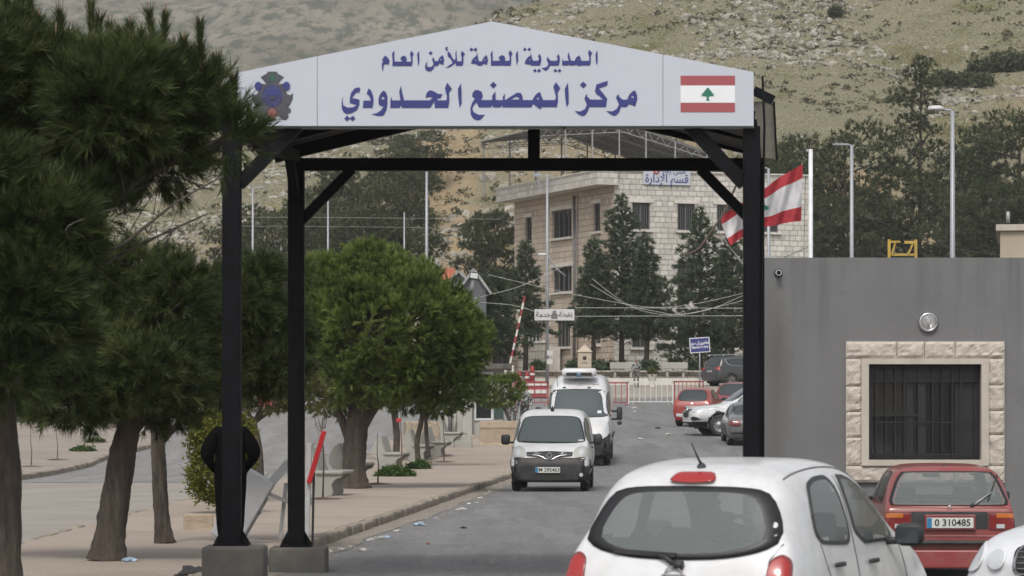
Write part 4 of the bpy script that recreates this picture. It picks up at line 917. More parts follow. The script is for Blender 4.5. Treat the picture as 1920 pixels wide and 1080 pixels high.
# --- parked cars by the right-hand building
def generic(name, label, cat, x, y, rz, paint, L, W, Hh, zb=.92, kind='hatch', wr=.32, lights=True, facing=-1, suv=0):
    r_ = place(label, cat, x, y, rz, name)
    h = W/2; s_ = .2+suv
    if kind == 'hatch': st = [(.0, .3+suv*.5, .5, .68, .76, h*.78, h*.9, h*.86, .4), (.07, s_+.04, .55, zb-.08, zb+.02, h*.86, h*.98, h*.9, .5), (.18, s_, .58, zb, zb+.14, h*.88, h, h*.91, h*.7), (.42, s_, .58, zb, Hh-.12, h*.88, h, h*.91, h*.74), (.6, s_, .58, zb, Hh-.03, h*.88, h, h*.91, h*.74), (L*.35, s_, .58, zb-.01, Hh, h*.88, h, h*.91, h*.75), (L*.5, s_, .58, zb-.02, Hh-.04, h*.88, h, h*.91, h*.74), (L*.6, s_, .58, zb-.03, Hh-.26, h*.88, h, h*.91, h*.72), (L*.70, s_, .58, zb-.04, zb+.09, h*.88, h, h*.91, h*.7), (L*.76, s_, .56, zb-.07, zb+.01, h*.87, h, h*.9, h*.7), (L*.9, s_, .54, zb-.14, zb-.06, h*.84, h*.97, h*.86, h*.6), (L*.97, s_+.03, .5, zb-.26, zb-.16, h*.76, h*.9, h*.78, h*.5), (L, s_+.1, .45, zb-.36, zb-.3, h*.66, h*.8, h*.66, h*.4)]
    if kind == 'sedan': st = [(.0, .32, .5, .7, .78, h*.7, h*.84, h*.8, .4), (.1, .24, .55, .86, .93, h*.86, h*.97, h*.89, .5), (.25, s_, .58, .93, 1.0, h*.88, h*.99, h*.9, h*.65), (L*.15, s_, .58, .95, 1.05, h*.88, h, h*.9, h*.68), (L*.2, s_, .58, .95, 1.12, h*.88, h, h*.9, h*.68), (L*.32, s_, .58, .95, Hh-.05, h*.88, h, h*.9, h*.68), (L*.45, s_, .58, .94, Hh, h*.88, h, h*.9, h*.69), (L*.56, s_, .58, .93, Hh-.06, h*.88, h, h*.9, h*.69), (L*.7, s_, .58, .92, 1.03, h*.88, h, h*.9, h*.68), (L*.76, s_, .56, .88, .96, h*.88, h, h*.89, h*.66), (L*.92, s_, .54, .78, .86, h*.84, h*.96, h*.84, h*.6), (L, .3, .45, .6, .66, h*.66, h*.8, h*.66, h*.4)]
    if kind == 'pickup': st = [(.0, .5, .7, 1.0, 1.08, h*.86, h*.95, h*.92, h*.85), (.1, .45, .75, 1.05, 1.12, h*.88, h, h*.95, h*.9), (L*.28, .42, .75, 1.06, 1.13, h*.88, h, h*.95, h*.9), (L*.30, .42, .75, 1.06, 1.2, h*.88, h, h*.94, h*.8), (L*.345, .42, .75, 1.06, 1.70, h*.88, h, h*.93, h*.72), (L*.4, .42, .75, 1.06, Hh, h*.88, h, h*.93, h*.74), (L*.54, .42, .75, 1.06, Hh-.02, h*.88, h, h*.93, h*.75), (L*.62, .42, .75, 1.05, 1.56, h*.88, h, h*.93, h*.74), (L*.705, .42, .75, 1.05, 1.2, h*.88, h, h*.93, h*.72), (L*.74, .42, .75, 1.03, 1.13, h*.88, h, h*.93, h*.72), (L*.9, .42, .72, .98, 1.08, h*.86, h*.99, h*.9, h*.7), (L*.965, .42, .68, .88, .98, h*.8, h*.94, h*.84, h*.6), (L, .46, .6, .78, .84, h*.72, h*.86, h*.74, h*.5)]
    c = Car(r_, st, paint, (L*.20 if kind != 'pickup' else L*.22, L*.80), wr, .22, sub=2)
    if kind == 'pickup': c.zone(lambda p: p.z < .5, PLAST)
    if suv: c.zone(lambda p: p.z < .42, PLAST)
    c.arches(); c.finish(archmat=PLAST if suv or kind == 'pickup' else paint)
    return c, r_
c, r_ = generic('small_hatchback', 'small red hatchback with a round tail parked nose-in beside the maroon car', 'car', 6.95, 123.6, R(-14), REDF, 3.6, 1.6, 1.49, .96)
c.decal('rear_window', 1, -1, roundp(sym([(0, 1.42), (.42, 1.41), (.52, 1.30), (.60, 1.02), (0, .98)]), 1), GLD, .02, .05)
for sx in (-1, 1):
    tl = roundp([(.60, 1.05), (.70, 1.02), (.78, .78), (.74, .70), (.60, .78)], 1); c.decal('tail_light', 1, -1, tl if sx > 0 else mirror_x(tl), LRED, .02, .1, LAMB, thick=.03)
    c.decal('side_window', 0, sx, roundp([(.75, 1.38), (1.9, 1.40), (2.4, 1.05), (.75, 1.02)], 1), GLD, .012, .06)
    q = [(.35, .50), (.62, .52), (.62, .40), (.35, .38)]; c.decal('bumper_reflector', 1, -1, q if sx > 0 else mirror_x(q), LBRT, .02)
c.plate(-.01, .74, 'G 164208', -1, .5, .11); c.mirror(.8, 2.15, 1.02, (.18, .1, .13), PLAST, False)
c.decal('badge', 1, -1, ell(0, .90, .05, .03, 12), CHROME, .012)
c, r_ = generic('estate_car', 'maroon car with black roof rails parked behind the white pickup', 'car', 8.85, 129.8, R(-24), MAROON, 4.4, 1.78, 1.62, 1.0, wr=.34, suv=.08)
c.decal('rear_window', 1, -1, roundp(sym([(0, 1.54), (.5, 1.53), (.62, 1.12), (0, 1.08)]), 1), GLD, .02, .05)
for sx in (-1, 1):
    c.decal('side_window', 0, sx, roundp([(.6, 1.50), (2.2, 1.52), (2.95, 1.08), (.6, 1.06)], 1), GLD, .012, .05)
    tl = [(.62, 1.45), (.70, 1.40), (.84, .95), (.72, .92)]; c.decal('tail_light', 1, -1, tl if sx > 0 else mirror_x(tl), LRED, .02, thick=.03)
    MB().tube([(sx*.6, .7, 1.60), (sx*.6, .8, 1.68), (sx*.6, 2.0, 1.70), (sx*.6, 2.1, 1.61)], .025, 6).build('roof_rail', PLTXT, r_)
c, r_ = generic('pickup_truck', 'white pickup truck facing left, parked between the red and grey cars', 'pickup', 11.45, 117.8, R(103), WHITE, 5.25, 1.85, 1.82, kind='pickup', wr=.385)
for sx in (-1, 1):
    hl = roundp([(.42, 1.0), (.80, 1.05), (.88, .95), (.80, .84), (.5, .86)], 1); c.decal('headlight', 1, 1, hl if sx > 0 else mirror_x(hl), LBRT, .02, .06, CHROME, thick=.02)
    fl = roundp([(.55, .66), (.82, .70), (.84, .56), (.62, .54)], 1); c.decal('fog_lamp', 1, 1, fl if sx > 0 else mirror_x(fl), PLTXT, .015)
    c.decal('side_window', 0, sx, roundp([(1.9, 1.70), (2.85, 1.72), (3.55, 1.22), (3.5, 1.12), (1.85, 1.12)], 1), GLD, .012, .05)
c.decal('windscreen', 1, 1, roundp(sym([(0, 1.72), (.58, 1.70), (.70, 1.26), (0, 1.24)]), 1), GLD, .012, .04); c.decal('grille', 1, 1, roundp(sym([(0, .98), (.40, .98), (.34, .66), (0, .64)]), 1), PLTXT, .015, .1, CHROME)
c.mirror(.93, 3.35, 1.22, (.22, .12, .2), WHITE, False)
c, r_ = generic('saloon_car', 'dark grey saloon seen from its rear corner beside the right gate post', 'car', 8.2, 108.8, R(0), GREYP, 4.7, 1.8, 1.45, kind='sedan', wr=.315)
for sx in (-1, 1):
    tl = roundp([(.42, .88), (.82, .86), (.84, .68), (.44, .66)], 1); o = c.decal('tail_light', 1, -1, tl if sx > 0 else mirror_x(tl), LDRED, .015, thick=.02)
    for z in (.72, .81): q = [(.46, z+.012), (.82, z+.012), (.82, z-.012), (.46, z-.012)]; c.decal('lens_rib', 1, -1, q if sx > 0 else mirror_x(q), GREYP, .022, n=24, rings=2, parent=o)
    c.decal('side_window', 0, sx, roundp([(.85, 1.0), (1.45, 1.35), (2.5, 1.36), (3.2, 1.0)], 1), GLD, .012, .05)
c.decal('rear_window', 1, -1, roundp(sym([(0, 1.36), (.52, 1.34), (.64, 1.05), (0, 1.02)]), 1), GLD, .02, .05); c.mirror(.9, 3.05, 1.02, (.2, .12, .14), PLTXT, False)
MB().box((0, -.02, .47), (1.5, .1, .08), bev=.02).build('bumper_strip', PLAST, r_); c.plate(-.0, .77, 'B 175530', -1, .5, .11)
c, r_ = generic('off_road_car', 'large dark grey off-road car with chrome window trim parked near the stone building', 'car', 12.1, 196, R(-56), DGREY, 4.95, 1.98, 1.93, 1.17, wr=.39, suv=.16)
c.decal('rear_window', 1, -1, roundp(sym([(0, 1.80), (.6, 1.78), (.72, 1.32), (0, 1.30)]), 1), GLD, .02, .05)
for sx in (-1, 1):
    tl = [(.55, 1.22), (.92, 1.24), (.93, 1.05), (.60, 1.05)]; c.decal('tail_light', 1, -1, tl if sx > 0 else mirror_x(tl), LRED, .025, thick=.03)
    c.decal('side_window', 0, sx, roundp([(.55, 1.76), (2.5, 1.80), (3.3, 1.30), (1.1, 1.27), (.7, 1.42)], 1), GLD, .02, .06, CHROME)
    MB().tube([(sx*.70, .5, 1.90), (sx*.70, .6, 1.97), (sx*.70, 2.4, 1.99), (sx*.70, 2.5, 1.92)], .03, 6).build('roof_rail', CHROME, r_)
c.plate(-.0, .98, 'S 204417', -1, .5, .11)
c, r_ = generic('compact_car', 'white compact car half hidden behind the maroon car and the right gate post', 'car', 14.9, 156, R(95), WHITE, 3.9, 1.7, 1.5, .95)
c.decal('windscreen', 1, 1, roundp(sym([(0, 1.42), (.5, 1.40), (.66, 1.05), (0, 1.02)]), 1), GLD, .012, .05)
for sx in (-1, 1): c.decal('side_window', 0, sx, roundp([(.7, 1.40), (1.9, 1.42), (2.6, 1.02), (.7, 1.0)], 1), GLD, .012, .06); c.decal('headlight', 1, 1, ell(sx*.58, .74, .16, .1), LBRT, .02)
c, r_ = generic('parked_car', 'dark car parked on the far side of the left paved island behind the pine trunks', 'car', -19.0, 132, R(80), DGREY, 4.4, 1.75, 1.46, .95)
c.decal('windscreen', 1, 1, roundp(sym([(0, 1.38), (.5, 1.36), (.66, 1.05), (0, 1.02)]), 1), GLD, .012, .05)
for sx in (-1, 1): c.decal('side_window', 0, sx, roundp([(.7, 1.36), (2.1, 1.38), (2.9, 1.02), (.7, 1.0)], 1), GLD, .012, .06); c.decal('headlight', 1, 1, ell(sx*.62, .72, .16, .09), LBRT, .02)
# ------------------------------------------------------------------ trees and plants
def m_leaf(name, stops, trans=.25, rough=.55):
    m, n, b = nodes(name); q = N(n, 'ShaderNodeAttribute', attribute_name='tint')
    c = ramp(n, q.outputs['Fac'], stops); n.links.new(c, b.inputs['Base Color'])
    b.inputs['Roughness'].default_value = rough; b.inputs['Specular IOR Level'].default_value = .25
    t = N(n, 'ShaderNodeBsdfTranslucent'); n.links.new(c, t.inputs[0]); mx = N(n, 'ShaderNodeMixShader'); mx.inputs[0].default_value = trans
    n.links.new(b.outputs[0], mx.inputs[1]); n.links.new(t.outputs[0], mx.inputs[2]); n.links.new(mx.outputs[0], n.nodes['Material Output'].inputs[0]); return m
PINE = m_leaf('pine_needles', [(0, (.026, .038, .012)), (.5, (.052, .072, .022)), (.85, (.088, .112, .038)), (1, (.13, .135, .055))], .3)
PINEL = m_leaf('light_pine_needles', [(0, (.040, .060, .016)), (.5, (.130, .174, .042)), (.85, (.19, .25, .064)), (1, (.25, .29, .095))], .32)
PINED = m_leaf('dark_pine_needles', [(0, (.030, .040, .014)), (.5, (.048, .060, .024)), (1, (.075, .085, .038))], .15)
OLIVE = m_leaf('olive_foliage', [(0, (.055, .065, .02)), (.6, (.10, .11, .04)), (1, (.17, .16, .06))])
THUJA = m_leaf('thuja_foliage', [(0, (.06, .075, .012)), (.5, (.12, .13, .02)), (1, (.22, .20, .035))])
DEOD = m_leaf('cedar_foliage', [(0, (.034, .052, .028)), (.5, (.062, .088, .048)), (1, (.11, .14, .08))], .15)
FARP = m_leaf('far_pine_foliage', [(0, (.032, .044, .020)), (.5, (.056, .070, .032)), (1, (.10, .112, .052))], .15)
WEED = m_leaf('weed_leaves', [(0, (.025, .05, .012)), (.6, (.05, .095, .022)), (1, (.09, .14, .04))])
def m_bark(name, col):
    m, n, b = nodes(name); f = noise(n, 13, 6, .7, sc=(1, 1, .2)); f2 = noise(n, 1.6, 4, .6)
    c = ramp(n, f, [(.3, mul(col, .35)), (.5, col), (.72, mul(col, 1.7))]); c = mixc(n, ramp(n, f2, [(.4, 0), (.7, .5)]), c, mul((col[0]*1.1, col[1], col[2]*.95), 1.25))
    n.links.new(c, b.inputs['Base Color']); b.inputs['Roughness'].default_value = .95; bumpn(n, b, f, 1, .06); return m
BARK = m_bark('pine_bark', (.062, .050, .040)); BARKG = m_bark('grey_bark', (.085, .072, .062)); TWIG = M('bare_twig', (.10, .07, .055), .9, var=.3, scale=6)

def unit(a): return a/np.maximum(np.linalg.norm(a, axis=-1, keepdims=True), 1e-9)
def lobe_points(r, lobes, n, shell=.55, inner=.72):
    L = np.array(lobes, float); area = (L[:, 3]*L[:, 4]*L[:, 5])**(2/3); pr = area/area.sum()
    k = r.choice(len(L), n, p=pr); d = unit(r.normal(size=(n, 3))); rad = (shell**3+(1-shell**3)*r.rand(n))**(1/3)
    p = L[k, :3]+d*L[k, 3:]*rad[:, None]
    q = np.linalg.norm((p[:, None]-L[None, :, :3])/L[None, :, 3:], axis=2); q[np.arange(n), k] = 9
    keep = q.min(1) > inner
    out = unit(d/L[k, 3:])
    return p[keep], out[keep], rad[keep]
def tufts(r, p, d, k=36, ln=.13, wd=.005, shoot=.16, cone=(.3, .9), tint=None):
    """needle tufts: k thin triangles round each short shoot"""
    n = len(p); d = unit(d); a = unit(np.cross(d, r.normal(size=d.shape))); b = np.cross(d, a)
    th = r.uniform(0, 6.283, (n, k)); c = r.uniform(cone[0], cone[1], (n, k)); u = r.rand(n, k)**.7
    nd = d[:, None]*np.cos(c)[..., None]+(a[:, None]*np.cos(th)[..., None]+b[:, None]*np.sin(th)[..., None])*np.sin(c)[..., None]
    bs = p[:, None]+d[:, None]*(u*shoot)[..., None]; L = ln*r.uniform(.7, 1.15, (n, k))[..., None]
    sd = unit(np.cross(nd, r.normal(size=nd.shape)))*wd
    V = np.stack([bs-sd, bs+sd, bs+nd*L], 2).reshape(-1, 3)
    t = r.rand(n) if tint is None else tint
    T = np.clip(np.repeat(t, k*3).reshape(n, k, 3)*.75+.2*r.rand(n, k, 1)+np.array([-.08, -.08, .16]), 0, 1).ravel()
    return V, T
def leaves(r, p, d, k=10, spread=.2, size=.12, asp=1.6, tint=None):
    n = len(p); c = p[:, None]+r.normal(size=(n, k, 3))*spread
    nd = unit(d[:, None]*.7+r.normal(size=(n, k, 3))); sd = unit(np.cross(nd, r.normal(size=nd.shape)))
    s = size*r.uniform(.6, 1.3, (n, k))[..., None]
    V = np.stack([c-sd*s*.5, c+sd*s*.5, c+nd*s*asp], 2).reshape(-1, 3)
    t = r.rand(n) if tint is None else tint
    return V, np.clip(np.repeat(t, k*3).reshape(n, k, 3)*.7+.3*r.rand(n, k, 1), 0, 1).ravel()
def trimesh(name, parts, mat, parent):
    V = np.concatenate([a for a, _ in parts]); T = np.concatenate([b for _, b in parts])
    return link(name, npmesh(name, V, np.arange(len(V)).reshape(-1, 3), mat, T), parent)
def wob(r, pts, amp):
    return [Vector(p)+Vector(r.normal(size=3)*amp*(0 if i in (0,) else 1)) for i, p in enumerate(pts)]
def smooth_path(pts, n=6):
    P = [Vector(p) for p in pts]; o = []
    for i in range(len(P)-1):
        a, b, c, d = P[max(i-1, 0)], P[i], P[i+1], P[min(i+2, len(P)-1)]
        for k in range(n):
            t = k/n; o.append(.5*((2*b)+(c-a)*t+(2*a-5*b+4*c-d)*t*t+(3*b-a-3*c+d)*t**3))
    return o+[P[-1]]
def limb(mb, r, pts, r0, r1, n=8, rough=.08, mi=0):
    q = smooth_path(pts, 5); m = len(q)
    rs = [(r0+(r1-r0)*(i/(m-1))**.8)*(1+rough*r.uniform(-1, 1)) for i in range(m)]
    mb.tube(q, rs, n, mi)
def pxl(d, L, yr=None, shr=0):                      # lobes given in photo pixels at distance d -> metres
    o = []
    for l in L:
        px, py, rx, ry = l[0], l[1], max(l[2]-shr, 14), max(l[3]-shr, 14); dy = l[4] if len(l) > 4 else 0; s = F/(d+dy)
        o.append(((px-960)/s, d+dy, H+(HY-py)/s, rx/s, (yr or max(rx, ry)*.95)/s if not yr else yr, ry/s))
    return o
def pine(name, label, seed, base, trunk, r0, r1, lobes, ntuft, mat, limbs=(), k=36, ln=.13, wd=.006, shoot=.16, up=.5, cone=(.3, .95), shell=.5, candles=(), bark=BARK, group='pine trees along the promenade', dead=(), zmin=None, clump=0, crad=.11, fan=.55):
    r = np.random.RandomState(seed); root = thing(name, label, 'tree', base, 0, group)
    b = Vector(base); mb = MB(); tp = [Vector(t) for t in trunk]
    q = smooth_path(tp, 14); m = len(q); fl = [r0*(1+.38*max(0, 1-i/(m*.18))**2) for i in range(m)]
    rs = [(fl[i]+(r1-r0)*(i/(m-1)))*(1+.022*r.uniform(-1, 1)) for i in range(m)]
    mb.tube([p-b for p in q], rs, 26, ridge=.11)
    for i, (a, pts, ra, rb) in enumerate(limbs): limb(mb, r, [Vector(p)-b for p in pts], ra, rb)
    L = np.array(lobes)
    for j in range(len(lobes)):                               # a limb into every lobe
        c = Vector(L[j, :3]); top = tp[-1]; mid = top.lerp(c, .55)+Vector((0, 0, -.1*L[j, 5])); limb(mb, r, [top-b-Vector((0, 0, .1)), mid-b, c-b], r1*.75, r1*.15, 7)
        for t in range(5):
            e = c+Vector(r.normal(size=3)*L[j, 3:]*.5); limb(mb, r, [mid.lerp(c, r.rand())-b, (c+e)/2-b+Vector((0, 0, -.05)), e-b], r1*.22, .008, 5)
    mb.build('trunk', bark, root)
    for pts in dead:
        d_ = MB(); limb(d_, r, [Vector(p)-b for p in pts], .022, .006, 5)
        for _ in range(4):
            t = r.rand()*.7+.2; i = min(int(t*(len(pts)-1)), len(pts)-2); p0 = Vector(pts[i]).lerp(Vector(pts[i+1]), .5); limb(d_, r, [p0-b, p0-b+Vector(r.normal(size=3)*.16)+Vector((0, 0, .06)), p0-b+Vector(r.normal(size=3)*.3)+Vector((0, 0, .16))], .01, .003, 4)
        d_.build('dead_branch', BARKG, root)
    cl = clump or 1
    p, o, rad = lobe_points(r, lobes, ntuft//cl, shell, .72 if cl < 12 else .52)
    ct = r.normal(size=len(p))*.30
    if cl > 1:                                               # brush-like clumps: shoots fan out from one point
        ax = unit(o+np.array([0, 0, up])+.3*r.normal(size=o.shape)); p = np.repeat(p, cl, 0); q = unit(np.repeat(ax, cl, 0)+fan*r.normal(size=p.shape)); p = p+q*crad*r.uniform(.2, 1, (len(p), 1)); o = q; rad = np.repeat(rad, cl); ct = np.repeat(ct, cl)
    if zmin is not None: kk = p[:, 2] > zmin+.1*r.normal(size=len(p)); p, o, rad = p[kk], o[kk], rad[kk]
    sc = .5*vnoise(p[:, 0]*2.1+seed, p[:, 2]*2.1)+.5*vnoise(p[:, 1]*2.4, p[:, 2]*1.7+seed)
    t = np.clip(.45+.7*sc+ct+.12*r.normal(size=len(p)), 0, 1)
    d = o+np.array([0, 0, up*(.3 if cl > 1 else 1)])+(.12 if cl > 1 else .35)*r.normal(size=p.shape)
    parts = [tufts(r, p-np.array(base), d, k, ln, wd, shoot, cone, t)]
    if candles:                                               # upright young shoots along the top of the crown
        q = np.array([tuple(at(x, y+78, b.y+r.uniform(-.3, .2))-b) for x, y in candles]); dd = np.array([0, 0, 1])+.07*r.normal(size=q.shape)
        parts.append(tufts(r, q, dd, 300, ln*1.0, wd*1.15, .36, (.22, .62), r.uniform(.0, .4, len(q))))
        cm = MB()
        for a, e in zip(q, unit(dd)): cm.tube([Vector(a), Vector(a+e*.25), Vector(a+e*(.42+.08*r.rand()))], [.012, .010, .006], 5)
        cm.build('young_shoots', M('pine_shoot', (.16, .09, .055), .8, var=.2), root)['kind'] = 'stuff'
    trimesh('crown', parts, mat, root); return root
P = lambda x, y, d: at(x, y, d)
def gbase(x, d, h=.115): return (x, d, gz(x, d)+h)
# nearest pine, left edge
d = 28.0; b = ((3-960)/F*d, d, .115)
pine('pine_tree', 'nearest large dark pine filling the upper left with upright shoots on top', 11, b, [b, P(8, 900, d), P(2, 760, d), P(40, 560, d), P(120, 400, d)], .165, .09,
     pxl(d, [(-70, 150, 190, 170), (70, 190, 150, 150, .2), (215, 195, 150, 130, -.3), (325, 205, 125, 118, .1), (418, 258, 88, 88), (120, 300, 190, 105, .4), (300, 305, 130, 68, .3), (-60, 380, 170, 140, -.4), (60, 440, 140, 125, -.5), (150, 400, 110, 70, -.4), (20, 560, 150, 110, -.7), (90, 640, 110, 90, -.6), (10, 700, 110, 80, -.7)], None, 62), 9900, PINE, k=44, ln=.15, wd=.0042, shoot=.24, up=.75, cone=(.25, .75), candles=[(12, 6), (38, -8), (66, -2), (66, 40), (120, 30), (172, 10), (186, 40), (214, 52), (246, 55), (290, 28), (304, 34), (338, 80), (376, 50), (408, 112), (440, 150), (150, 90), (270, 90), (350, 120), (100, 70), (30, 60)], clump=9, crad=.16,
     dead=[[P(120, 470, d), P(200, 400, d-.1), P(270, 330, d-.3)], [P(90, 500, d), P(210, 470, d-.3), P(330, 380, d-.4), P(420, 330, d-.3)], [P(150, 520, d), P(260, 460, d), P(390, 400, d-.2)], [P(60, 480, d), P(130, 420, d-.6), P(220, 390, d-.8)]])
d = 36.3; b = gbase((202-960)/F*d, d)
pine('pine_tree', 'leaning pine with a broad dark crown, second trunk from the left edge', 12, b, [b, P(212, 960, d), P(228, 860, d), P(243, 790, d), P(240, 700, d)], .185, .11,
     pxl(d, [(90, 640, 165, 130), (245, 620, 135, 135, .3), (330, 560, 85, 95, -.2), (50, 730, 120, 62, .3), (200, 725, 130, 72, -.2), (310, 700, 90, 85, .2), (150, 540, 120, 90, .4), (-40, 640, 120, 120), (240, 520, 110, 80, .2), (120, 730, 130, 90, -.4), (300, 750, 120, 75, .3), (270, 690, 130, 100, -.5)], None, 46), 8100, PINE, limbs=[(0, [P(236, 820, d), P(262, 790, d), P(290, 730, d)], .09, .05)], k=40, ln=.14, wd=.0045, shoot=.17, clump=9, crad=.18)
d = 40.9; b = gbase((309-960)/F*d, d)
pine('pine_tree', 'slender pine with a forked trunk between the leaning pine and the left gate post', 13, b, [b, P(301, 940, d), P(297, 860, d), P(296, 800, d), P(300, 740, d)], .105, .075,
     pxl(d, [(455, 600, 85, 110), (410, 670, 85, 100, .3), (350, 700, 80, 75), (500, 640, 60, 90, .3), (535, 620, 40, 70, .2), (400, 560, 70, 70), (480, 530, 70, 60), (530, 680, 60, 75), (480, 690, 90, 75)], None, 42), 5400, PINE, limbs=[(0, [P(297, 835, d), P(325, 805, d), P(352, 778, d), P(400, 720, d)], .05, .03)], k=38, ln=.14, wd=.005, shoot=.17, clump=9, crad=.18)
d = 68.7; b = gbase((666-960)/F*d, d)
pine('pine_tree', 'round umbrella pine with a thick flaring trunk in the middle of the promenade', 14, b, [b, P(664, 860, d), P(668, 800, d), P(676, 762, d), P(690, 715, d)], .265, .20,
     pxl(d, [(735, 618, 182, 145), (645, 595, 100, 115, .3), (845, 645, 84, 98, -.2), (665, 530, 80, 66, .1), (745, 534, 70, 54, -.2), (700, 710, 130, 62, -.2), (820, 710, 90, 60, .2), (600, 660, 62, 80, .2), (775, 600, 95, 100, -.45), (612, 535, 82, 74, .1), (700, 506, 82, 70), (765, 530, 80, 62, .1), (842, 598, 72, 72), (880, 645, 64, 72, .1), (835, 728, 76, 52), (640, 735, 92, 58, .1)], None, 30), 20400, PINEL, k=24, ln=.13, wd=.0075, shoot=.14, up=.6, shell=.74, cone=(.15, .6), clump=12, crad=.20, fan=.5,
     limbs=[(0, [P(664, 850, d), P(640, 785, d), P(615, 745, d), P(580, 730, d)], .12, .05), (0, [P(668, 830, d), P(705, 765, d), P(760, 725, d)], .11, .05), (0, [P(668, 800, d), P(655, 750, d), P(640, 700, d)], .11, .06), (0, [P(670, 820, d), P(698, 745, d), P(705, 690, d)], .11, .06)])
d = 59; b = gbase((482-960)/F*d, d)
pine('slim_tree', 'slim tree with a thin forked trunk and sparse olive crown between the left gate posts', 15, b, [b, P(488, 890, d), P(484, 830, d), P(474, 785, d)], .075, .05,
     pxl(d, [(500, 742, 60, 28), (450, 725, 45, 35, .4), (560, 735, 45, 38, .2), (520, 700, 60, 35)]), 900, OLIVE, limbs=[(0, [P(474, 785, d), P(460, 772, d), P(445, 760, d)], .04, .02), (0, [P(476, 790, d), P(495, 772, d), P(520, 755, d)], .04, .02)], k=30, ln=.11, wd=.007, group='small trees on the promenade')
d = 97.5; b = gbase((742-960)/F*d, d)
pine('slim_tree', 'small straight tree behind the umbrella pine with a yellowish crown', 16, b, [b, P(744, 820, d), P(740, 780, d), P(738, 755, d)], .11, .09, pxl(d, [(735, 735, 45, 28), (760, 725, 40, 25, .3), (700, 730, 40, 25)]), 700, OLIVE, k=26, ln=.14, wd=.011, group='small trees on the promenade')
d = 93; b = gbase((786-960)/F*d, d)
pine('slim_tree', 'small twin stemmed pine leaning among the concrete benches', 17, b, [b, P(782, 830, d), P(790, 790, d), P(792, 770, d)], .085, .06, pxl(d, [(770, 745, 55, 28), (820, 745, 55, 35), (860, 725, 45, 45), (800, 725, 60, 35)]), 1300, PINE, limbs=[(0, [P(804, 858, d), P(800, 820, d), P(798, 775, d)], .07, .05), (0, [P(790, 770, d), P(775, 752, d)], .04, .02)], k=28, ln=.14, wd=.010, group='small trees on the promenade')
d = 112; b = gbase((966-960)/F*d, d)
pine('small_pine', 'small flat topped pine beside the guard hut behind the small white van', 18, b, [b, P(962, 810, d), P(952, 780, d), P(940, 755, d)], .075, .05, pxl(d, [(935, 733, 38, 24), (910, 735, 20, 18), (958, 728, 24, 22), (930, 745, 34, 16)]), 900, PINEL, k=26, ln=.13, wd=.011, group='small trees on the promenade', bark=BARKG)

# thuja shrub, bare saplings, weeds
def thuja():
    b = gp(412, 962, .115); s = F/b.y; r = np.random.RandomState(21); root = thing('thuja_shrub', 'yellow green columnar thuja bush behind the person in black', 'shrub', b)
    L = [(-.12, 0, .62, .42, .42, .45), (.12, .05, .72, .45, .42, .5), (-.05, 0, 1.15, .46, .42, .42), (.16, 0, 1.2, .40, .4, .40), (0, 0, 1.45, .38, .36, .28), (-.3, 0, 1.35, .18, .2, .22), (.32, 0, 1.35, .2, .2, .25), (.05, 0, .35, .25, .25, .25)]
    p, o, rad = lobe_points(r, L, 1500, .6, .7); t = np.clip(.5+.9*vnoise(p[:, 0]*5, p[:, 2]*4)+.2*r.normal(size=len(p)), 0, 1)
    trimesh('crown', [leaves(r, p, o+np.array([0, 0, .9]), 16, .05, .035, 2.2, t)], THUJA, root)
    mb = MB(); limb(mb, r, [(.05, 0, -.05), (.02, 0, .3), (0, 0, .9)], .05, .02)
    for k in range(4): limb(mb, r, [(.05, 0, .15), (.1*math.cos(k*2), .1*math.sin(k*2), .45), (.25*math.cos(k*2), .2*math.sin(k*2), .9)], .03, .01)
    mb.build('trunk', BARKG, root)
thuja()
def sapling(px, py, hp, label, seed, cat='sapling', fork=True, lean=0, dz=.115, soil=True):
    b = gp(px, py, dz); s = F/b.y; h = hp/s; r = np.random.RandomState(seed); root = thing('bare_sapling', label, cat, b, 0, 'bare saplings')
    mb = MB(); q = [(0, 0, -.05), (.02+lean*.3, 0, h*.35), (lean*.6-.01, 0, h*.6), (lean, 0, h*(.75 if fork else 1))]; limb(mb, r, q, .022, .012 if fork else .006, 6)
    if fork:
        for sx, e in ((-1, .22), (1, .10), (.4, .02)): limb(mb, r, [(lean*.6, 0, h*.58), (lean+sx*.07, 0, h*.72), (lean+sx*e, .03, h*(.95+.05*r.rand()))], .013, .004, 5)
        for k in range(6): z = h*r.uniform(.55, .85); sx = r.choice([-1, 1]); limb(mb, r, [(lean+sx*.04, 0, z), (lean+sx*.12, 0, z+.12), (lean+sx*.15, .02, z+.26)], .007, .003, 4)
    mb.build('stem', TWIG, root)
    if soil:
        v = [(.34*math.cos(a)*(1+.2*math.sin(3*a)), .34*math.sin(a), .004) for a in np.linspace(0, 6.283, 17)[:-1]]+[(0, 0, .045)]
        MB().add(v, [(i, (i+1) % 16, 16) for i in range(16)], smooth=True).build('soil_pit', M('bare_soil', (.13, .085, .06), .95, var=.3, scale=8, bump=.5), root)
sapling(605, 936, 205, 'tall forked bare sapling behind the nearest concrete bench', 1)
sapling(708, 908, 96, 'short unforked bare sapling between the umbrella pine and the weeds', 2, fork=False)
sapling(752, 888, 150, 'bare sapling with a red tag tied to its stem, rising from the weeds', 3, fork=False)
sapling(832, 866, 100, 'thin bare sapling beside the farthest concrete benches', 4, fork=False)
for px, py, hp, lb in ((58, 875, 82, 'bare sapling nearest the left edge on the paved island'), (107, 862, 70, 'second bare sapling from the left edge on the paved island'), (157, 843, 60, 'bare sapling standing in a patch of weeds on the paved island'), (182, 830, 40, 'farthest short bare sapling on the paved island')):
    sapling(px, py, hp, lb, px, fork=False, dz=.12)
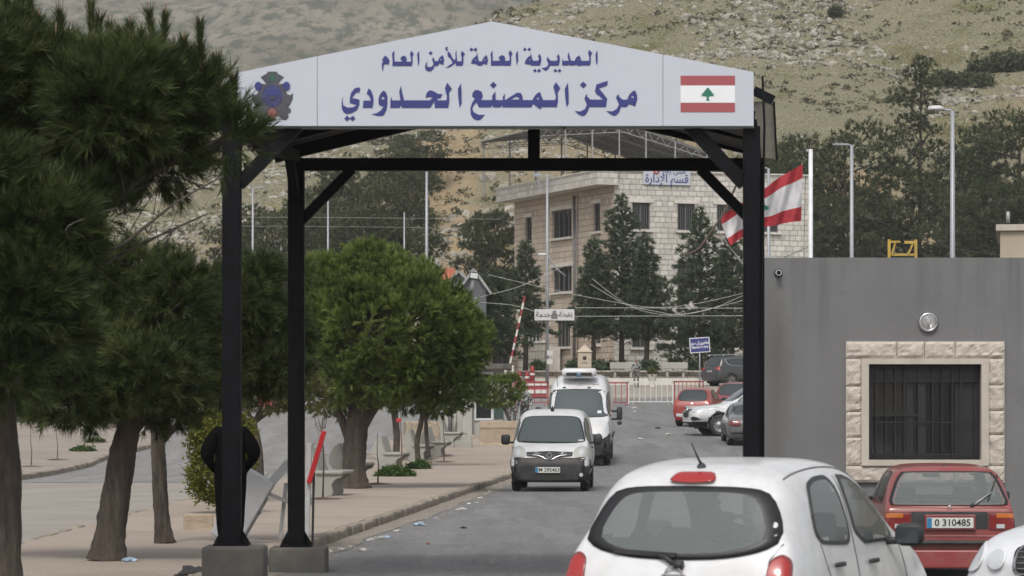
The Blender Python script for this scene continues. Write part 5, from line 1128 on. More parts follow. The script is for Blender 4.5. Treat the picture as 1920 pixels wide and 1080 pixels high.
t = gp(752, 888, .115); tag(MB().box((t.x-.06, t.y-.02, H+(HY-788)/F*t.y), (.13, .03, .11), bev=.01).build('red_tag', M('red_plastic', (.35, .03, .03), .5)), 'small red tag hanging on a bare sapling behind the benches', 'tag')
def weeds(px, py, wd, h, label, seed, n=260):
    b = gp(px, py, .115); s = F/b.y; r = np.random.RandomState(seed); root = thing('weed_patch', label, 'weeds', b, 0, 'weed patches on the paving')
    a = r.uniform(0, 6.283, n); q = r.rand(n)**.6; p = np.stack([q*np.cos(a)*wd/2, q*np.sin(a)*wd*.4, h*(1-q*q)*r.uniform(.3, 1, n)], 1)
    trimesh('leaves', [leaves(r, p, np.array([[0, -.2, .5]])+r.normal(size=p.shape)*.5, 10, .05, .05, 1.6)], WEED, root)
    mb = MB()
    for k in range(12): mb.tube([(0, 0, -.02), (p[k, 0]*.6, p[k, 1]*.6, p[k, 2]*.6), tuple(p[k])], .006, 4)
    mb.build('stems', TWIG, root)['kind'] = 'stuff'
weeds(740, 893, 1.0, .22, 'largest low green weed patch at the foot of the tagged sapling', 1, 340); weeds(786, 879, .62, .16, 'small weed patch at the foot of the twin stemmed pine', 2)
weeds(156, 846, .8, .1, 'weed patch round a sapling on the left paved island', 3, 160); weeds(180, 830, .6, .09, 'farthest weed patch on the left paved island', 4, 120)

# far pines on the slope: three shapes, copied
def far_pine(seed, h, wd, tall=False):
    r = np.random.RandomState(seed); root = thing('pine_tree', 'dark pine', 'tree', (0, 0, 0), 0, 'dark pines at the foot of the rocky hill'); mb = MB()
    bend = r.normal(size=2)*.35; limb(mb, r, [(0, 0, -1), (bend[0]*.4, bend[1]*.4, h*.35), (bend[0], bend[1], h*.7), (bend[0]*.8, bend[1], h*.97)], .24, .04, 8)
    L = []
    n = 17 if not tall else 26
    for i in range(n):
        t = (i+.5)/n; z = h*((.26 if not tall else .2)+(.72 if not tall else .78)*t); a = i*2.4+r.rand(); pr = math.sin(math.pi*min(1, .22+.85*(1-t)))**.8 if not tall else (1-t)**.7*.9+.12
        q = wd*.5*pr*r.uniform(.35, .95); c = (bend[0]*t+q*math.cos(a), bend[1]*t+q*math.sin(a), z); sz = wd*r.uniform(.13, .24)*(1 if not tall else .62+.4*(1-t)); L.append((*c, sz*1.15, sz*1.15, sz*.62))
        limb(mb, r, [(bend[0]*t*.8, bend[1]*t*.8, z-h*.07), (c[0]*.6, c[1]*.6, z-h*.03), c], .075, .03, 5)
    L.append((bend[0]*.8, bend[1], h*.95, wd*.10, wd*.10, h*.045))
    mb.build('trunk', BARK, root)
    p, o, rad = lobe_points(r, L, 2100 if not tall else 2600, .3, .45); t = np.clip(.45+.5*r.normal(size=len(p))*.5+.7*vnoise(p[:, 0]*.9, p[:, 2]*.9+seed), 0, 1)
    trimesh('crown', [tufts(r, p, o*.6+np.array([0, 0, .5])+.6*r.normal(size=p.shape), 10, .38, .035, .15, (.2, 1.2), t)], FARP, root); return root
PV = [far_pine(31, 13, 7.0), far_pine(32, 11.5, 8), far_pine(33, 14, 6.2), far_pine(34, 21, 7.2, True)]
used = [False]*4
PRE = {0: 'broad', 1: 'wide flat crowned', 2: 'narrow crowned', 3: 'very tall'}
def put_pine(v, px, d, toprow, lab, rz=0):
    x = (px-960)/F*d; zt = H+(HY-toprow)/F*d; zb = float(hill_z(x, d)) if d > 238 else gz(x, d)
    hh = [13, 11.5, 14, 21][v]; sc = (zt-zb)/hh/.98; o = PV[v] if not used[v] else dup(PV[v]); used[v] = True
    o.location = (x, d, zb-.2); s2 = max(sc, .75); o.scale = (s2*.98, s2*.98, sc); o.rotation_euler = (0, 0, rz); o['label'] = lab
for a in [(3, 1722, 258, 108, 'very tall ragged pine rising above the others right of the flag, before the grassy slope'),
          (0, 1500, 262, 272, 'dark pine just right of the flagpole above the grey booth'), (1, 1572, 256, 256, 'dense dark pine behind the bare lamp arm pole'), (2, 1640, 268, 330, 'lower dark pine left of the very tall pine'),
          (1, 1668, 256, 385, 'low spreading pine at the foot of the very tall pine'), (0, 1795, 268, 296, 'dark pine directly behind the pale lamp head pole on the right'), (2, 1842, 260, 262, 'dark pine left of the pine at the right edge'),
          (1, 1905, 256, 238, 'broad dark pine at the right edge of the photo'), (0, 1870, 250, 340, 'lower dark pine above the beige block at right'), (1, 1462, 268, 300, 'dark pine half hidden by the flag'), (2, 1770, 248, 400, 'short pine behind the yellow frame'), (0, 1540, 248, 370, 'dark low pine right of the white flagpole'),
          (0, 640, 262, 318, 'dark pine above the umbrella pine, nearest the rear left gate post'), (1, 705, 270, 300, 'tallest dark pine on the slope over the umbrella pine'), (2, 762, 258, 322, 'dark narrow pine left of the tall bare pole'), (0, 590, 256, 375, 'dark pine behind the rear left gate post'), (2, 935, 240, 400, 'narrow pine beside the far corner of the stone building'), (2, 905, 250, 395, 'pine touching the left eave of the stone building'), (1, 670, 246, 400, 'low wide pine just above the umbrella pine crown'), (0, 740, 244, 410, 'low dark pine left of the red tiled roof'), (1, 790, 318, 246, 'dark pine high on the slope directly under the sign'), (0, 748, 322, 252, 'dark pine high on the slope left of the sign centre'),
          (1, 540, 250, 400, 'dark pine seen between the two left gate posts'), (0, 490, 256, 390, 'dark pine behind the front left gate post'), (2, 430, 252, 410, 'dark pine seen left of the front left gate post')]:
    put_pine(*a, rz=rnd.random()*6.28)
# dark shrubs on the upper right of the hill
def bush(px, py, w_, h_, seed, lab):
    lo, hi = 262., 405.
    for _ in range(50):
        m = (lo+hi)/2; x = (px-960)/F*m
        if HY-(float(hill_z(x, m))-H)*F/m > py: lo = m
        else: hi = m
    x = (px-960)/F*lo; s = F/lo; r = np.random.RandomState(seed); root = thing('hillside_bush', lab, 'bush', (x, lo, float(hill_z(x, lo))), 0, 'dark bushes high on the rocky hill')
    L = [(r.uniform(-.38, .38)*w_/s, r.uniform(-1, 1), h_/s*r.uniform(.25, .55), w_/s*.26, 1.2, h_/s*.45) for _ in range(5)]
    p, o, _ = lobe_points(r, L, 420, .4, .5); trimesh('crown', [leaves(r, p, o+np.array([0, 0, .4]), 9, .22, .3, 1.3)], FARP, root)
    mb = MB()
    for l in L: limb(mb, r, [(l[0]*.3, 0, -.3), (l[0]*.7, l[1]*.5, l[2]*.5), l[:3]], .08, .03, 5)
    mb.build('trunk', BARKG, root)
for i, (px, py, w_, h_, lb) in enumerate([(1902, 128, 90, 28, 'long dark bush at the right edge of the hill'), (1838, 136, 62, 22, 'middle bush of the diagonal row of dark bushes'), (1800, 160, 62, 22, 'lower left bush of the diagonal row of dark bushes'), (1768, 155, 40, 16, 'smallest bush left of the diagonal row'), (1845, 160, 40, 16, 'small bush below the diagonal row of bushes'), (1570, 28, 20, 9, 'tiny bush near the top of the hill')]): bush(px, py, w_, h_, 60+i, lb)

# layered conifers in front of the stone building
def cedar(px, d, base_row, top_row, wpx, seed, lab, skirt=.1):
    x = (px-960)/F*d; zb = gz(x, d); zt = H+(HY-top_row)/F*d; h = zt-zb; w_ = wpx/F*d; r = np.random.RandomState(seed)
    root = thing('cedar_tree', lab, 'tree', (x, d, zb), 0, 'layered conifers before the stone building'); mb = MB(); mb.tube([(0, 0, -.3), (.05, 0, h*.5), (0, 0, h*.99)], [.2, .12, .02], 9)
    pts = []; dirs = []; n = int(h*9.5)
    for i in range(n):
        t = (i+r.rand())/n; z = h*(skirt+(1-skirt)*t); a = i*2.399+r.rand()*.5; ln = w_*.5*((1-t)**.85)*r.uniform(.42, 1.3)+.12; st = .22
        e = Vector((math.cos(a)*ln, math.sin(a)*ln, z+ln*st*r.uniform(.2, 1.1))); m = Vector((e.x*.55, e.y*.55, z+ln*.22)); mb.tube([(0, 0, z-.1), m, e], [.035, .02, .008], 4)
        k = max(5, int(ln*22)); u = r.rand(k)**.65
        for q in u:
            c = Vector((0, 0, z)).lerp(m, q*1.8) if q < .55 else m.lerp(e, (q-.55)/.45); wdt = .32*ln*(1.1-q); pts.append((c.x+r.normal()*wdt*.5, c.y+r.normal()*wdt*.5, c.z+r.normal()*.08)); dirs.append((math.cos(a), math.sin(a), .25))
    mb.build('trunk', BARK, root); p = np.array(pts); dd = np.array(dirs)
    trimesh('crown', [tufts(r, p, dd+.45*r.normal(size=dd.shape), 12, .27, .024, .18, (.2, 1.1), np.clip(.45+.3*r.normal(size=len(p)), 0, 1))], DEOD, root)
cedar(1165, 207, 690, 366, 210, 41, 'tallest pointed conifer before the right wall of the stone building', .2)
cedar(1212, 205, 690, 440, 110, 42, 'shorter conifer just right of the tallest pointed one', .28); cedar(1112, 206, 690, 450, 100, 46, 'conifer leaning against the left side of the tallest pointed one', .3)
cedar(1312, 204, 690, 392, 200, 43, 'broad conifer left of the right gate post, before the stone building', .08); cedar(1372, 203, 690, 425, 130, 47, 'conifer partly hidden behind the right gate post', .2)
cedar(985, 209, 700, 455, 110, 44, 'conifer before the warm left side wall of the stone building', .3); cedar(928, 191, 705, 505, 150, 45, 'leftmost conifer by the far end of the stone building', .25)
def palm(px, d, row, h, seed, lab):
    x = (px-960)/F*d; r = np.random.RandomState(seed); root = thing('spiky_plant', lab, 'plant', (x, d, H+(HY-row)/F*d), 0, 'spiky plants by the stone wall'); mb = MB()
    for k in range(26):
        a = r.uniform(0, 6.28); e = r.uniform(.5, 1.3); c = Vector((math.cos(a)*math.cos(e), math.sin(a)*math.cos(e), math.sin(e)))*h; s_ = Vector((-math.sin(a), math.cos(a), 0))*.035
        mb.add([-s_, s_, c*.6+s_, c*.6-s_, c+Vector((0, 0, -h*.12))], [(0, 1, 2, 3), (3, 2, 4)])
    mb.build('fronds', M('spiky_frond', (.05, .07, .03), .6, var=.3), root); m2 = MB(); m2.tube([(0, 0, -.6), (0, 0, .1)], .09, 7); m2.build('trunk', BARKG, root)
palm(1262, 208, 690, 1.1, 1, 'spiky plant behind the right-hand stone bench'); palm(1168, 209, 690, .8, 2, 'smaller spiky plant behind the left-hand stone bench')
# ------------------------------------------------------------------ buildings
AR = {'ا': 'FE8D FE8E', 'إ': 'FE87 FE88', 'أ': 'FE83 FE84', 'ب': 'FE8F FE90 FE91 FE92', 'ة': 'FE93 FE94', 'ت': 'FE95 FE96 FE97 FE98', 'خ': 'FEA5 FEA6 FEA7 FEA8', 'د': 'FEA9 FEAA', 'ر': 'FEAD FEAE', 'س': 'FEB1 FEB2 FEB3 FEB4', 'ط': 'FEC1 FEC2 FEC3 FEC4',
      'غ': 'FECD FECE FECF FED0', 'ق': 'FED5 FED6 FED7 FED8', 'ل': 'FEDD FEDE FEDF FEE0', 'م': 'FEE1 FEE2 FEE3 FEE4', 'ن': 'FEE5 FEE6 FEE7 FEE8', 'و': 'FEED FEEE', 'ى': 'FEEF FEF0', 'ي': 'FEF1 FEF2 FEF3 FEF4', 'L': 'FEF9 FEFA'}
def arab(s):
    """shape Arabic letters into their joined forms and reverse them for left-to-right setting"""
    s = s.replace('لإ', 'L'); o = []
    for i, ch in enumerate(s):
        if ch not in AR: o.append(ch); continue
        f = AR[ch].split(); pv = i > 0 and s[i-1] in AR and len(AR[s[i-1]].split()) == 4; nx = i+1 < len(s) and s[i+1] in AR and len(f) == 4
        k = (3 if nx else 1) if pv else (2 if nx else 0); o.append(chr(int(f[k], 16)))
    return ''.join(o[::-1])
def hole_wall(mb, U0, U1, z0, z1, holes, fn, thick, mi=0):
    """a wall sheet with rectangular openings and their reveals; fn(u,z,depth)->point"""
    us = sorted({U0, U1, *[h[0] for h in holes], *[h[1] for h in holes]}); zs = sorted({z0, z1, *[h[2] for h in holes], *[h[3] for h in holes]})
    for a, b in zip(us, us[1:]):
        for c, d in zip(zs, zs[1:]):
            if any(h[0] <= a and b <= h[1] and h[2] <= c and d <= h[3] for h in holes): continue
            mb.add([fn(a, c, 0), fn(b, c, 0), fn(b, d, 0), fn(a, d, 0)], [(0, 1, 2, 3)], mi)
    for a, b, c, d in holes:
        for p, q in (((a, c), (b, c)), ((b, c), (b, d)), ((b, d), (a, d)), ((a, d), (a, c))):
            mb.add([fn(*p, 0), fn(*q, 0), fn(*q, thick), fn(*p, thick)], [(0, 1, 2, 3)], mi)
def m_stone(name, col, bw=.62, bh=.40, gap=.022, vary=.22, mort=.45):
    m, n, b = nodes(name); tc = N(n, 'ShaderNodeTexCoord'); tc.name = 'TC'
    sp_ = N(n, 'ShaderNodeSeparateXYZ'); n.links.new(tc.outputs['Object'], sp_.inputs[0]); ad = N(n, 'ShaderNodeMath', operation='ADD'); n.links.new(sp_.outputs['X'], ad.inputs[0]); n.links.new(sp_.outputs['Y'], ad.inputs[1])
    cb = N(n, 'ShaderNodeCombineXYZ'); n.links.new(ad.outputs[0], cb.inputs['X']); n.links.new(sp_.outputs['Z'], cb.inputs['Y'])
    br = N(n, 'ShaderNodeTexBrick'); br.offset = .43; br.squash = .72; br.squash_frequency = 3; n.links.new(cb.outputs[0], br.inputs['Vector']); br.inputs['Scale'].default_value = 1
    br.inputs['Brick Width'].default_value = bw; br.inputs['Row Height'].default_value = bh; br.inputs['Mortar Size'].default_value = gap; br.inputs['Mortar Smooth'].default_value = .25; br.inputs['Bias'].default_value = -.1
    br.inputs['Color1'].default_value = (*mul(col, 1-vary), 1); br.inputs['Color2'].default_value = (*mul(col, 1+vary), 1); br.inputs['Mortar'].default_value = (*mul(col, mort), 1)
    f = noise(n, 3.2, 6, .75); f2 = noise(n, .25, 5, .6)
    c = mixc(n, .38, br.outputs['Color'], ramp(n, f, [(.3, mul(col, .55)), (.55, col), (.75, mul(col, 1.35))])); c = mixc(n, ramp(n, f2, [(.5, 0), (.75, .4)]), c, mul((col[0], col[1]*.92, col[2]*.82), .7))
    n.links.new(c, b.inputs['Base Color']); b.inputs['Roughness'].default_value = .92
    mm = N(n, 'ShaderNodeMath', operation='MULTIPLY_ADD'); n.links.new(br.outputs['Fac'], mm.inputs[0]); mm.inputs[1].default_value = -1.2; n.links.new(f, mm.inputs[2]); bumpn(n, b, mm.outputs[0], .8, .09); return m
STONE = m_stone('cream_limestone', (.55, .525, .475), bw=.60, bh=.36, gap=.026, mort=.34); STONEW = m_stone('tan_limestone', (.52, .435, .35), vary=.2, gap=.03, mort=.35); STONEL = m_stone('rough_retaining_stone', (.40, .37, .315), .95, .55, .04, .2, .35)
TRIM = M('pale_stone_trim', (.56, .53, .48), .85, var=.12, scale=3, bump=.3, dirt=.2); DARKWIN = m_glass('dark_window_glass', 1, (.018, .02, .022)); FRAME = M('window_frame_grey', (.12, .12, .12), .5); FRAMEW = M('window_frame_white', (.5, .5, .48), .5)

# --- the stone administration building
TH = R(20); B0 = Vector((6.88, 215, 3.55)); ad_ = thing('stone_building', 'three storey cream stone office building with barred windows and an overhanging roof slab', 'building', B0, TH)
BW, BL, BT = 14.6, 19.6, 14.2
rows = [(10.3, 12.1), (6.3, 8.2), (2.35, 4.25)]; fu = [(1.3, 2.6), (4.6, 5.9), (7.5, 8.7), (10.9, 12.1)]
fh = [(a, b, c, d) for a, b in fu for c, d in rows]
sh = [(8.0, 11.8, 10.2, 12.15), (8.0, 11.8, 6.4, 8.15), (14.0, 17.0, 2.4, 4.3), (8.3, 11.0, 2.55, 4.6), (2.6, 3.9, 10.3, 12.2), (2.6, 3.9, 2.6, 4.1), (16.0, 17.4, 10.1, 12.0)]
mb = MB(); hole_wall(mb, 0, BW, -1, BT, fh, lambda u, z, d: (u, d, z), .28); mb.box((BW/2, BL/2, 13.3), (BW-.02, BL-.02, .2)); mb.add([(BW, 0, -1), (BW, BL, -1), (BW, BL, BT), (BW, 0, BT)], [(0, 1, 2, 3)]); mb.add([(0, BL, -1), (BW, BL, -1), (BW, BL, BT-1), (0, BL, BT-1)], [(0, 1, 2, 3)])
mb.add([(0, 0, BT), (BW, 0, BT), (BW, .3, BT), (0, .3, BT)], [(0, 1, 2, 3)]); mb.add([(0, .3, 12.9), (BW, .3, 12.9), (BW, .3, BT), (0, .3, BT)], [(0, 1, 2, 3)]); mb.build('front_wall', STONE, ad_)
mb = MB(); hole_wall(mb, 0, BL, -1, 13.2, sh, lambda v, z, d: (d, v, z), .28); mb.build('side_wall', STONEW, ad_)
mb = MB(); mb.box((-.62, BL/2-.1, 13.75), (1.5, BL+.5, .86)); mb.build('roof_slab', STONE, ad_); MB().box((-.62, BL/2-.1, 13.28), (1.62, BL+.6, .07)).build('slab_soffit', TRIM, ad_)
MB().box((-.62, BL/2-.1, 14.22), (1.6, BL+.6, .07)).build('slab_coping', TRIM, ad_); MB().box((BW/2, .12, BT+.05), (BW+.16, .42, .09)).build('parapet_coping', TRIM, ad_)
def window(parent, c, w_, h_, ax, panes=3, bars=0, fm=FRAME, surround=True):
    """ax 0: in the front wall (x across), 1: in the side wall (y across); c is the middle of the opening on the wall face"""
    T = (lambda u, d, z: (c[0]+u, c[1]+d, c[2]+z)) if ax == 0 else (lambda u, d, z: (c[0]+d, c[1]+u, c[2]+z))
    D = (lambda u, d, z: (u, d, z)) if ax == 0 else (lambda u, d, z: (d, u, z))
    mb = MB(); f = .07
    for s_ in (-1, 1): mb.box(T(s_*(w_/2-f/2), .17, 0), D(f, .06, h_)); mb.box(T(0, .17, s_*(h_/2-f/2)), D(w_-2*f, .06, f))
    for k in range(1, panes): mb.box(T(-w_/2+w_*k/panes, .17, 0), D(f*.9, .06, h_-2*f))
    o = mb.build('window', fm, parent); MB().add([T(-w_/2, .21, -h_/2), T(w_/2, .21, -h_/2), T(w_/2, .21, h_/2), T(-w_/2, .21, h_/2)], [(0, 1, 2, 3)]).build('pane', DARKWIN, o)
    if bars:
        mb = MB()
        for k in range(bars): u = -w_/2+w_*(k+.5)/bars; mb.box(T(u, .08, 0), D(.022, .022, h_))
        mb.build('bars', FRAME, o)
    if surround:
        mb = MB(); mb.box(T(0, -.05, -h_/2-.09), D(w_+.34, .30, .15)); mb.build('window_sill', TRIM, o); MB().box(T(0, -.035, h_/2+.14), D(w_+.5, .08, .25)).build('lintel', TRIM, o)
    return o
for a, b, c, d in fh: window(ad_, ((a+b)/2, 0, (c+d)/2), b-a, d-c, 0, 2, 8)
for i, (a, b, c, d) in enumerate(sh): window(ad_, (0, (a+b)/2, (c+d)/2), b-a, d-c, 1, 4 if b-a > 2 else 1, 0, FRAMEW if i in (2, 5) else FRAME)
mb = MB(); mb.tube([(-.1, 7.3, 13), (-.1, 7.25, 6), (-.12, 7.3, -.5)], .08, 6); mb.tube([(-.12, 6.9, 12), (-.16, 7.0, 6), (-.14, 6.95, 0)], .04, 5); mb.tube([(-.1, 6.6, 13), (-.1, 6.6, 1)], .03, 5); mb.build('drain_pipe', FRAME, ad_)
# outside stair with a sloping stone side wall
mb = MB(); n = 14
for k in range(n): mb.box((-1.1, 17.4-k*.58, -.4+(k+1)*.19/2-.2), (1.7, .575, 1.0+(k+1)*.19))
mb.build('stair', TRIM, ad_)
mb = MB(); mb.prism([(18.2, -1.2), (7.6, -1.2), (7.6, 2.75), (9.4, 2.75), (18.2, .35)], lambda u, v, k: (-2.05-.22*k, u, v)); st_ = mb.build('stair_wall', STONEL, ad_)
MB().prism([(18.3, .35), (9.4, 2.77), (7.5, 2.77), (7.5, 2.92), (9.4, 2.92), (18.3, .5)], lambda u, v, k: (-1.98-.36*k, u, v)).build('stair_coping', TRIM, st_)
# light metal roof on posts above the flat roof
GALV = M('galvanised_steel', (.30, .30, .30), .55, .4, var=.2); SHEETG = M('grey_roof_sheet', (.17, .165, .155), .7, .2, var=.25, scale=.6, sc=(1, 4, 1))
mr = thing('roof_frame', 'grey metal roof sheets on thin posts over the stone building', 'roof', B0+Vector((0, 0, 13.4)), TH)
A = 3.1; ez = (4.05, 4.75, 2.75)
def rz_(u): return ez[0]+(ez[1]-ez[0])*(u+3.4)/(A+3.4) if u < A else ez[1]+(ez[2]-ez[1])*(u-A)/(9.6-A)
mb = MB(); vs = []; fs = []
for i in range(2):
    for u in (-3.4, A, 9.6, 12.5): vs.append((u, 6+i*11.5, rz_(min(u, 9.6))-(0 if u < 10 else .9)))
for j in range(3): fs.append((j, j+1, 5+j, 4+j))
o = mb.add(vs, fs).build('roof_sheets', SHEETG, mr); o.modifiers.new('s', 'SOLIDIFY').thickness = .05
mb = MB()
for v in (6.1, 9, 12, 15, 17.3):
    for a, b in ((-3.4, A), (A, 9.6)):
        mb.bar((a, v, rz_(a)-.1), (b, v, rz_(b)-.1), .07, .09); mb.bar((a, v, min(rz_(a), rz_(b))-.55 if a < A else rz_(a)-.75), (b, v, rz_(b)-.75 if a < A else rz_(b)-.45), .05, .05)
        for k in range(7): t0 = k/7; t1 = (k+.5)/7; u0 = a+(b-a)*t0; u1 = a+(b-a)*t1; mb.bar((u0, v, rz_(u0)-.1), (u1, v, rz_(u1)-.68), .03, .03); mb.bar((u1, v, rz_(u1)-.68), (a+(b-a)*(k+1)/7, v, rz_(a+(b-a)*(k+1)/7)-.1), .03, .03)
for u in np.arange(-3.4, 9.7, .93): mb.bar((u, 6, rz_(u)-.03), (u, 17.4, rz_(u)-.03), .05, .05)
mb.build('trusses', GALV, mr)
for u in (-3.2, -1.2, .8, 2.8, 4.8, 7.0, 9.4):
    for v in (6.1, 17.3): MB().box((u if u > .3 else u, v, rz_(u)/2), (.09, .09, rz_(u))).build('post', GALV, mr)
# sign board on its parapet
bs = thing('sign_board', 'white sign board with navy and red writing on the parapet of the stone building', 'sign', B0+Matrix.Rotation(TH, 3, 'Z') @ Vector((2.05, -.09, 13.35)), TH)
pn = MB().box((1.72, 0, .63), (3.44, .06, 1.28)).build('board', SIGNW, bs); pn.rotation_euler = (0, R(-.0), 0)
write('lettering', arab('قسم الإدارة'), .78, NAVY, pn, (1.72, -.035, .38), (R(90), 0, 0), sx=.92, bold=.012); write('lettering', arab('مبنى رقم'), .52, NAVY, pn, (2.25, -.035, .93), (R(90), 0, 0), sx=.9, bold=.008)
MB().lathe([(0, .0), (.24, 0), (.24, .01), (0, .01)], (.95, -.045, .90), 20, 1).build('number_disc', M('number_red', (.42, .05, .05), .5), pn); write('lettering', '2', .4, SIGNW, pn, (.95, -.05, .90), (R(90), 0, 0), bold=.01)

# --- grey booth with a stone framed window
def m_booth():
    m, n, b = nodes('grey_render'); tc = N(n, 'ShaderNodeTexCoord'); tc.name = 'TC'; col = (.139, .140, .141)
    f = noise(n, .9, 6, .65); f2 = noise(n, .5, 5, .7, sc=(1, 1, .35)); ff = noise(n, 70, 3, .6)
    c = ramp(n, f, [(.3, mul(col, .90)), (.7, mul(col, 1.10))]); c = mixc(n, ramp(n, f2, [(.5, 0), (.75, .35)]), c, mul(col, 1.3))
    s_ = N(n, 'ShaderNodeSeparateXYZ'); n.links.new(tc.outputs['Object'], s_.inputs[0])
    wv = noise(n, 1.6, 4, .6); a = N(n, 'ShaderNodeMath', operation='MULTIPLY_ADD'); n.links.new(wv, a.inputs[0]); a.inputs[1].default_value = .35; n.links.new(s_.outputs['X'], a.inputs[2])
    st = ramp(n, a.outputs[0], [(.14, 0), (.30, .55), (.42, .7), (.62, 0)])                  # damp streak under the spout
    zr = N(n, 'ShaderNodeMapRange'); n.links.new(s_.outputs['Z'], zr.inputs[0]); zr.inputs[1].default_value = 4.0; zr.inputs[2].default_value = 3.1; zr.inputs[3].default_value = 0; zr.inputs[4].default_value = 1
    zf = N(n, 'ShaderNodeMapRange'); n.links.new(s_.outputs['Z'], zf.inputs[0]); zf.inputs[1].default_value = 0; zf.inputs[2].default_value = 3.4; zf.inputs[3].default_value = .25; zf.inputs[4].default_value = 1
    m1 = N(n, 'ShaderNodeMath', operation='MULTIPLY'); n.links.new(st, m1.inputs[0]); n.links.new(zr.outputs[0], m1.inputs[1]); m2 = N(n, 'ShaderNodeMath', operation='MULTIPLY'); n.links.new(m1.outputs[0], m2.inputs[0]); n.links.new(zf.outputs[0], m2.inputs[1])
    c = mixc(n, m2.outputs[0], c, (.075, .072, .062)); dk = N(n, 'ShaderNodeMapRange'); n.links.new(s_.outputs['Z'], dk.inputs[0]); dk.inputs[1].default_value = 4.25; dk.inputs[2].default_value = 4.10; dk.inputs[3].default_value = .0; dk.inputs[4].default_value = 0
    zt = N(n, 'ShaderNodeMapRange'); n.links.new(s_.outputs['Z'], zt.inputs[0]); zt.inputs[1].default_value = 2.6; zt.inputs[2].default_value = 4.2
    dr = N(n, 'ShaderNodeMath', operation='MULTIPLY'); n.links.new(ramp(n, noise(n, 1.7, 5, .7, sc=(2.2, 1, .10)), [(.5, 0), (.7, .75)]), dr.inputs[0]); n.links.new(zt.outputs[0], dr.inputs[1])
    c = mixc(n, dr.outputs[0], c, mul(col, .62)); c = mixc(n, ramp(n, noise(n, 2.3, 6, .75), [(.58, 0), (.66, .3)]), c, mul(col, .72))
    n.links.new(c, b.inputs['Base Color']); b.inputs['Roughness'].default_value = .88; bumpn(n, b, ff, .25, .006); return m
BD = 44.0; bx = lambda px: (px-960)/F*BD; bz = lambda py: H+(HY-py)/F*BD
X0 = bx(1424); zb = -.35; booth = thing('grey_booth', 'grey rendered booth with one barred window framed in rough pink stone', 'booth', (X0, BD, zb)); lx = lambda px: bx(px)-X0; lz = lambda py: bz(py)-zb
BH = lz(483); hol = (lx(1614), lx(1852), lz(873), lz(672)); BOOTH = m_booth()
mb = MB(); hole_wall(mb, 0, 6.2, -.3, BH, [hol], lambda u, z, d: (u, d, z), .3); mb.add([(0, 0, -.3), (0, 2.6, -.3), (0, 2.6, BH), (0, 0, BH)], [(0, 1, 2, 3)]); mb.add([(6.2, 0, -.3), (6.2, 2.6, -.3), (6.2, 2.6, BH), (6.2, 0, BH)], [(0, 1, 2, 3)]); mb.add([(0, 2.6, -.3), (6.2, 2.6, -.3), (6.2, 2.6, BH), (0, 2.6, BH)], [(0, 1, 2, 3)]); mb.add([(0, 0, BH), (6.2, 0, BH), (6.2, 2.6, BH), (0, 2.6, BH)], [(0, 1, 2, 3)])
mb.build('wall', BOOTH, booth); MB().box((3.1, 1.3, -.02), (6.1, 2.5, .06)).build('floor', CONC, booth)
def m_split():
    m, n, b = nodes('split_stone'); f = noise(n, 5, 6, .7); f2 = noise(n, 22, 4, .7)
    c = ramp(n, f, [(.3, (.38, .33, .28)), (.55, (.46, .41, .355)), (.75, (.52, .475, .42))]); c = mixc(n, .3, c, ramp(n, f2, [(.3, (.30, .26, .22)), (.7, (.53, .485, .43))]))
    n.links.new(c, b.inputs['Base Color']); b.inputs['Roughness'].default_value = .95; bumpn(n, b, f2, .4, .01); return m
SPLIT = m_split()
def rough_block(mb, u0, u1, z0, z1, seed, d0=.0, amp=.05):
    nu = max(4, int((u1-u0)/.03)); nz = max(4, int((z1-z0)/.03)); U = np.linspace(u0+.004, u1-.004, nu); Zz = np.linspace(z0+.004, z1-.004, nz); A_, B_ = np.meshgrid(U, Zz)
    e = np.minimum(np.minimum(A_-u0, u1-A_), np.minimum(B_-z0, z1-B_)); bulge = ss(-.005, .018, e)
    ch = vnoise(A_*9+seed*7, B_*9+seed); dd = bulge*np.maximum(.004, .02+.6*amp*(1.5*np.abs(fbm(A_*4+seed*3.3, B_*6-seed+A_*3, 3, .5))+.8*np.abs(ch)+.5*vnoise(A_*24, B_*24+seed)))
    V = [(float(a), -.045-d0-float(q), float(b)) for a, b, q in zip(A_.ravel(), B_.ravel(), dd.ravel())]
    f = [(r_*nu+i, r_*nu+i+1, (r_+1)*nu+i+1, (r_+1)*nu+i) for r_ in range(nz-1) for i in range(nu-1)]; mb.add(V, f)
    rim = [i for i in range(nu)]+[r_*nu+nu-1 for r_ in range(1, nz)]+[(nz-1)*nu+i for i in range(nu-2, -1, -1)]+[r_*nu for r_ in range(nz-2, 0, -1)]; q = len(rim); o = [V[i] for i in rim]
    mb.add(o+[(a, .02, c) for a, b, c in o], [(i, (i+1) % q, q+(i+1) % q, q+i) for i in range(q)])
mb = MB(); k = 0
for a, b in ((1585, 1681), (1681, 1733), (1733, 1790), (1790, 1883)): rough_block(mb, lx(a), lx(b), lz(672), lz(640), k); k += 1
for a, b in ((1585, 1690), (1690, 1790), (1790, 1883)): rough_block(mb, lx(a), lx(b), lz(905), lz(873), k); k += 1
for a, b in ((1585, 1616), (1850, 1883)):
    e = [672, 724, 772, 820, 873] if a < 1700 else [672, 722, 770, 815, 873]
    for t, u in zip(e, e[1:]): rough_block(mb, lx(a), lx(b), lz(u), lz(t), k); k += 1
mb.build('stone_surround', SPLIT, booth)
wc = ((hol[0]+hol[1])/2, (hol[2]+hol[3])/2); ww, wh = hol[1]-hol[0], hol[3]-hol[2]
mb = MB()
for s_ in (-1, 1): mb.box((wc[0]+s_*(ww/2-.05), -.02, wc[1]), (.1, .17, wh)); mb.box((wc[0], -.02, wc[1]+s_*(wh/2-.04)), (ww-.2, .17, .08))
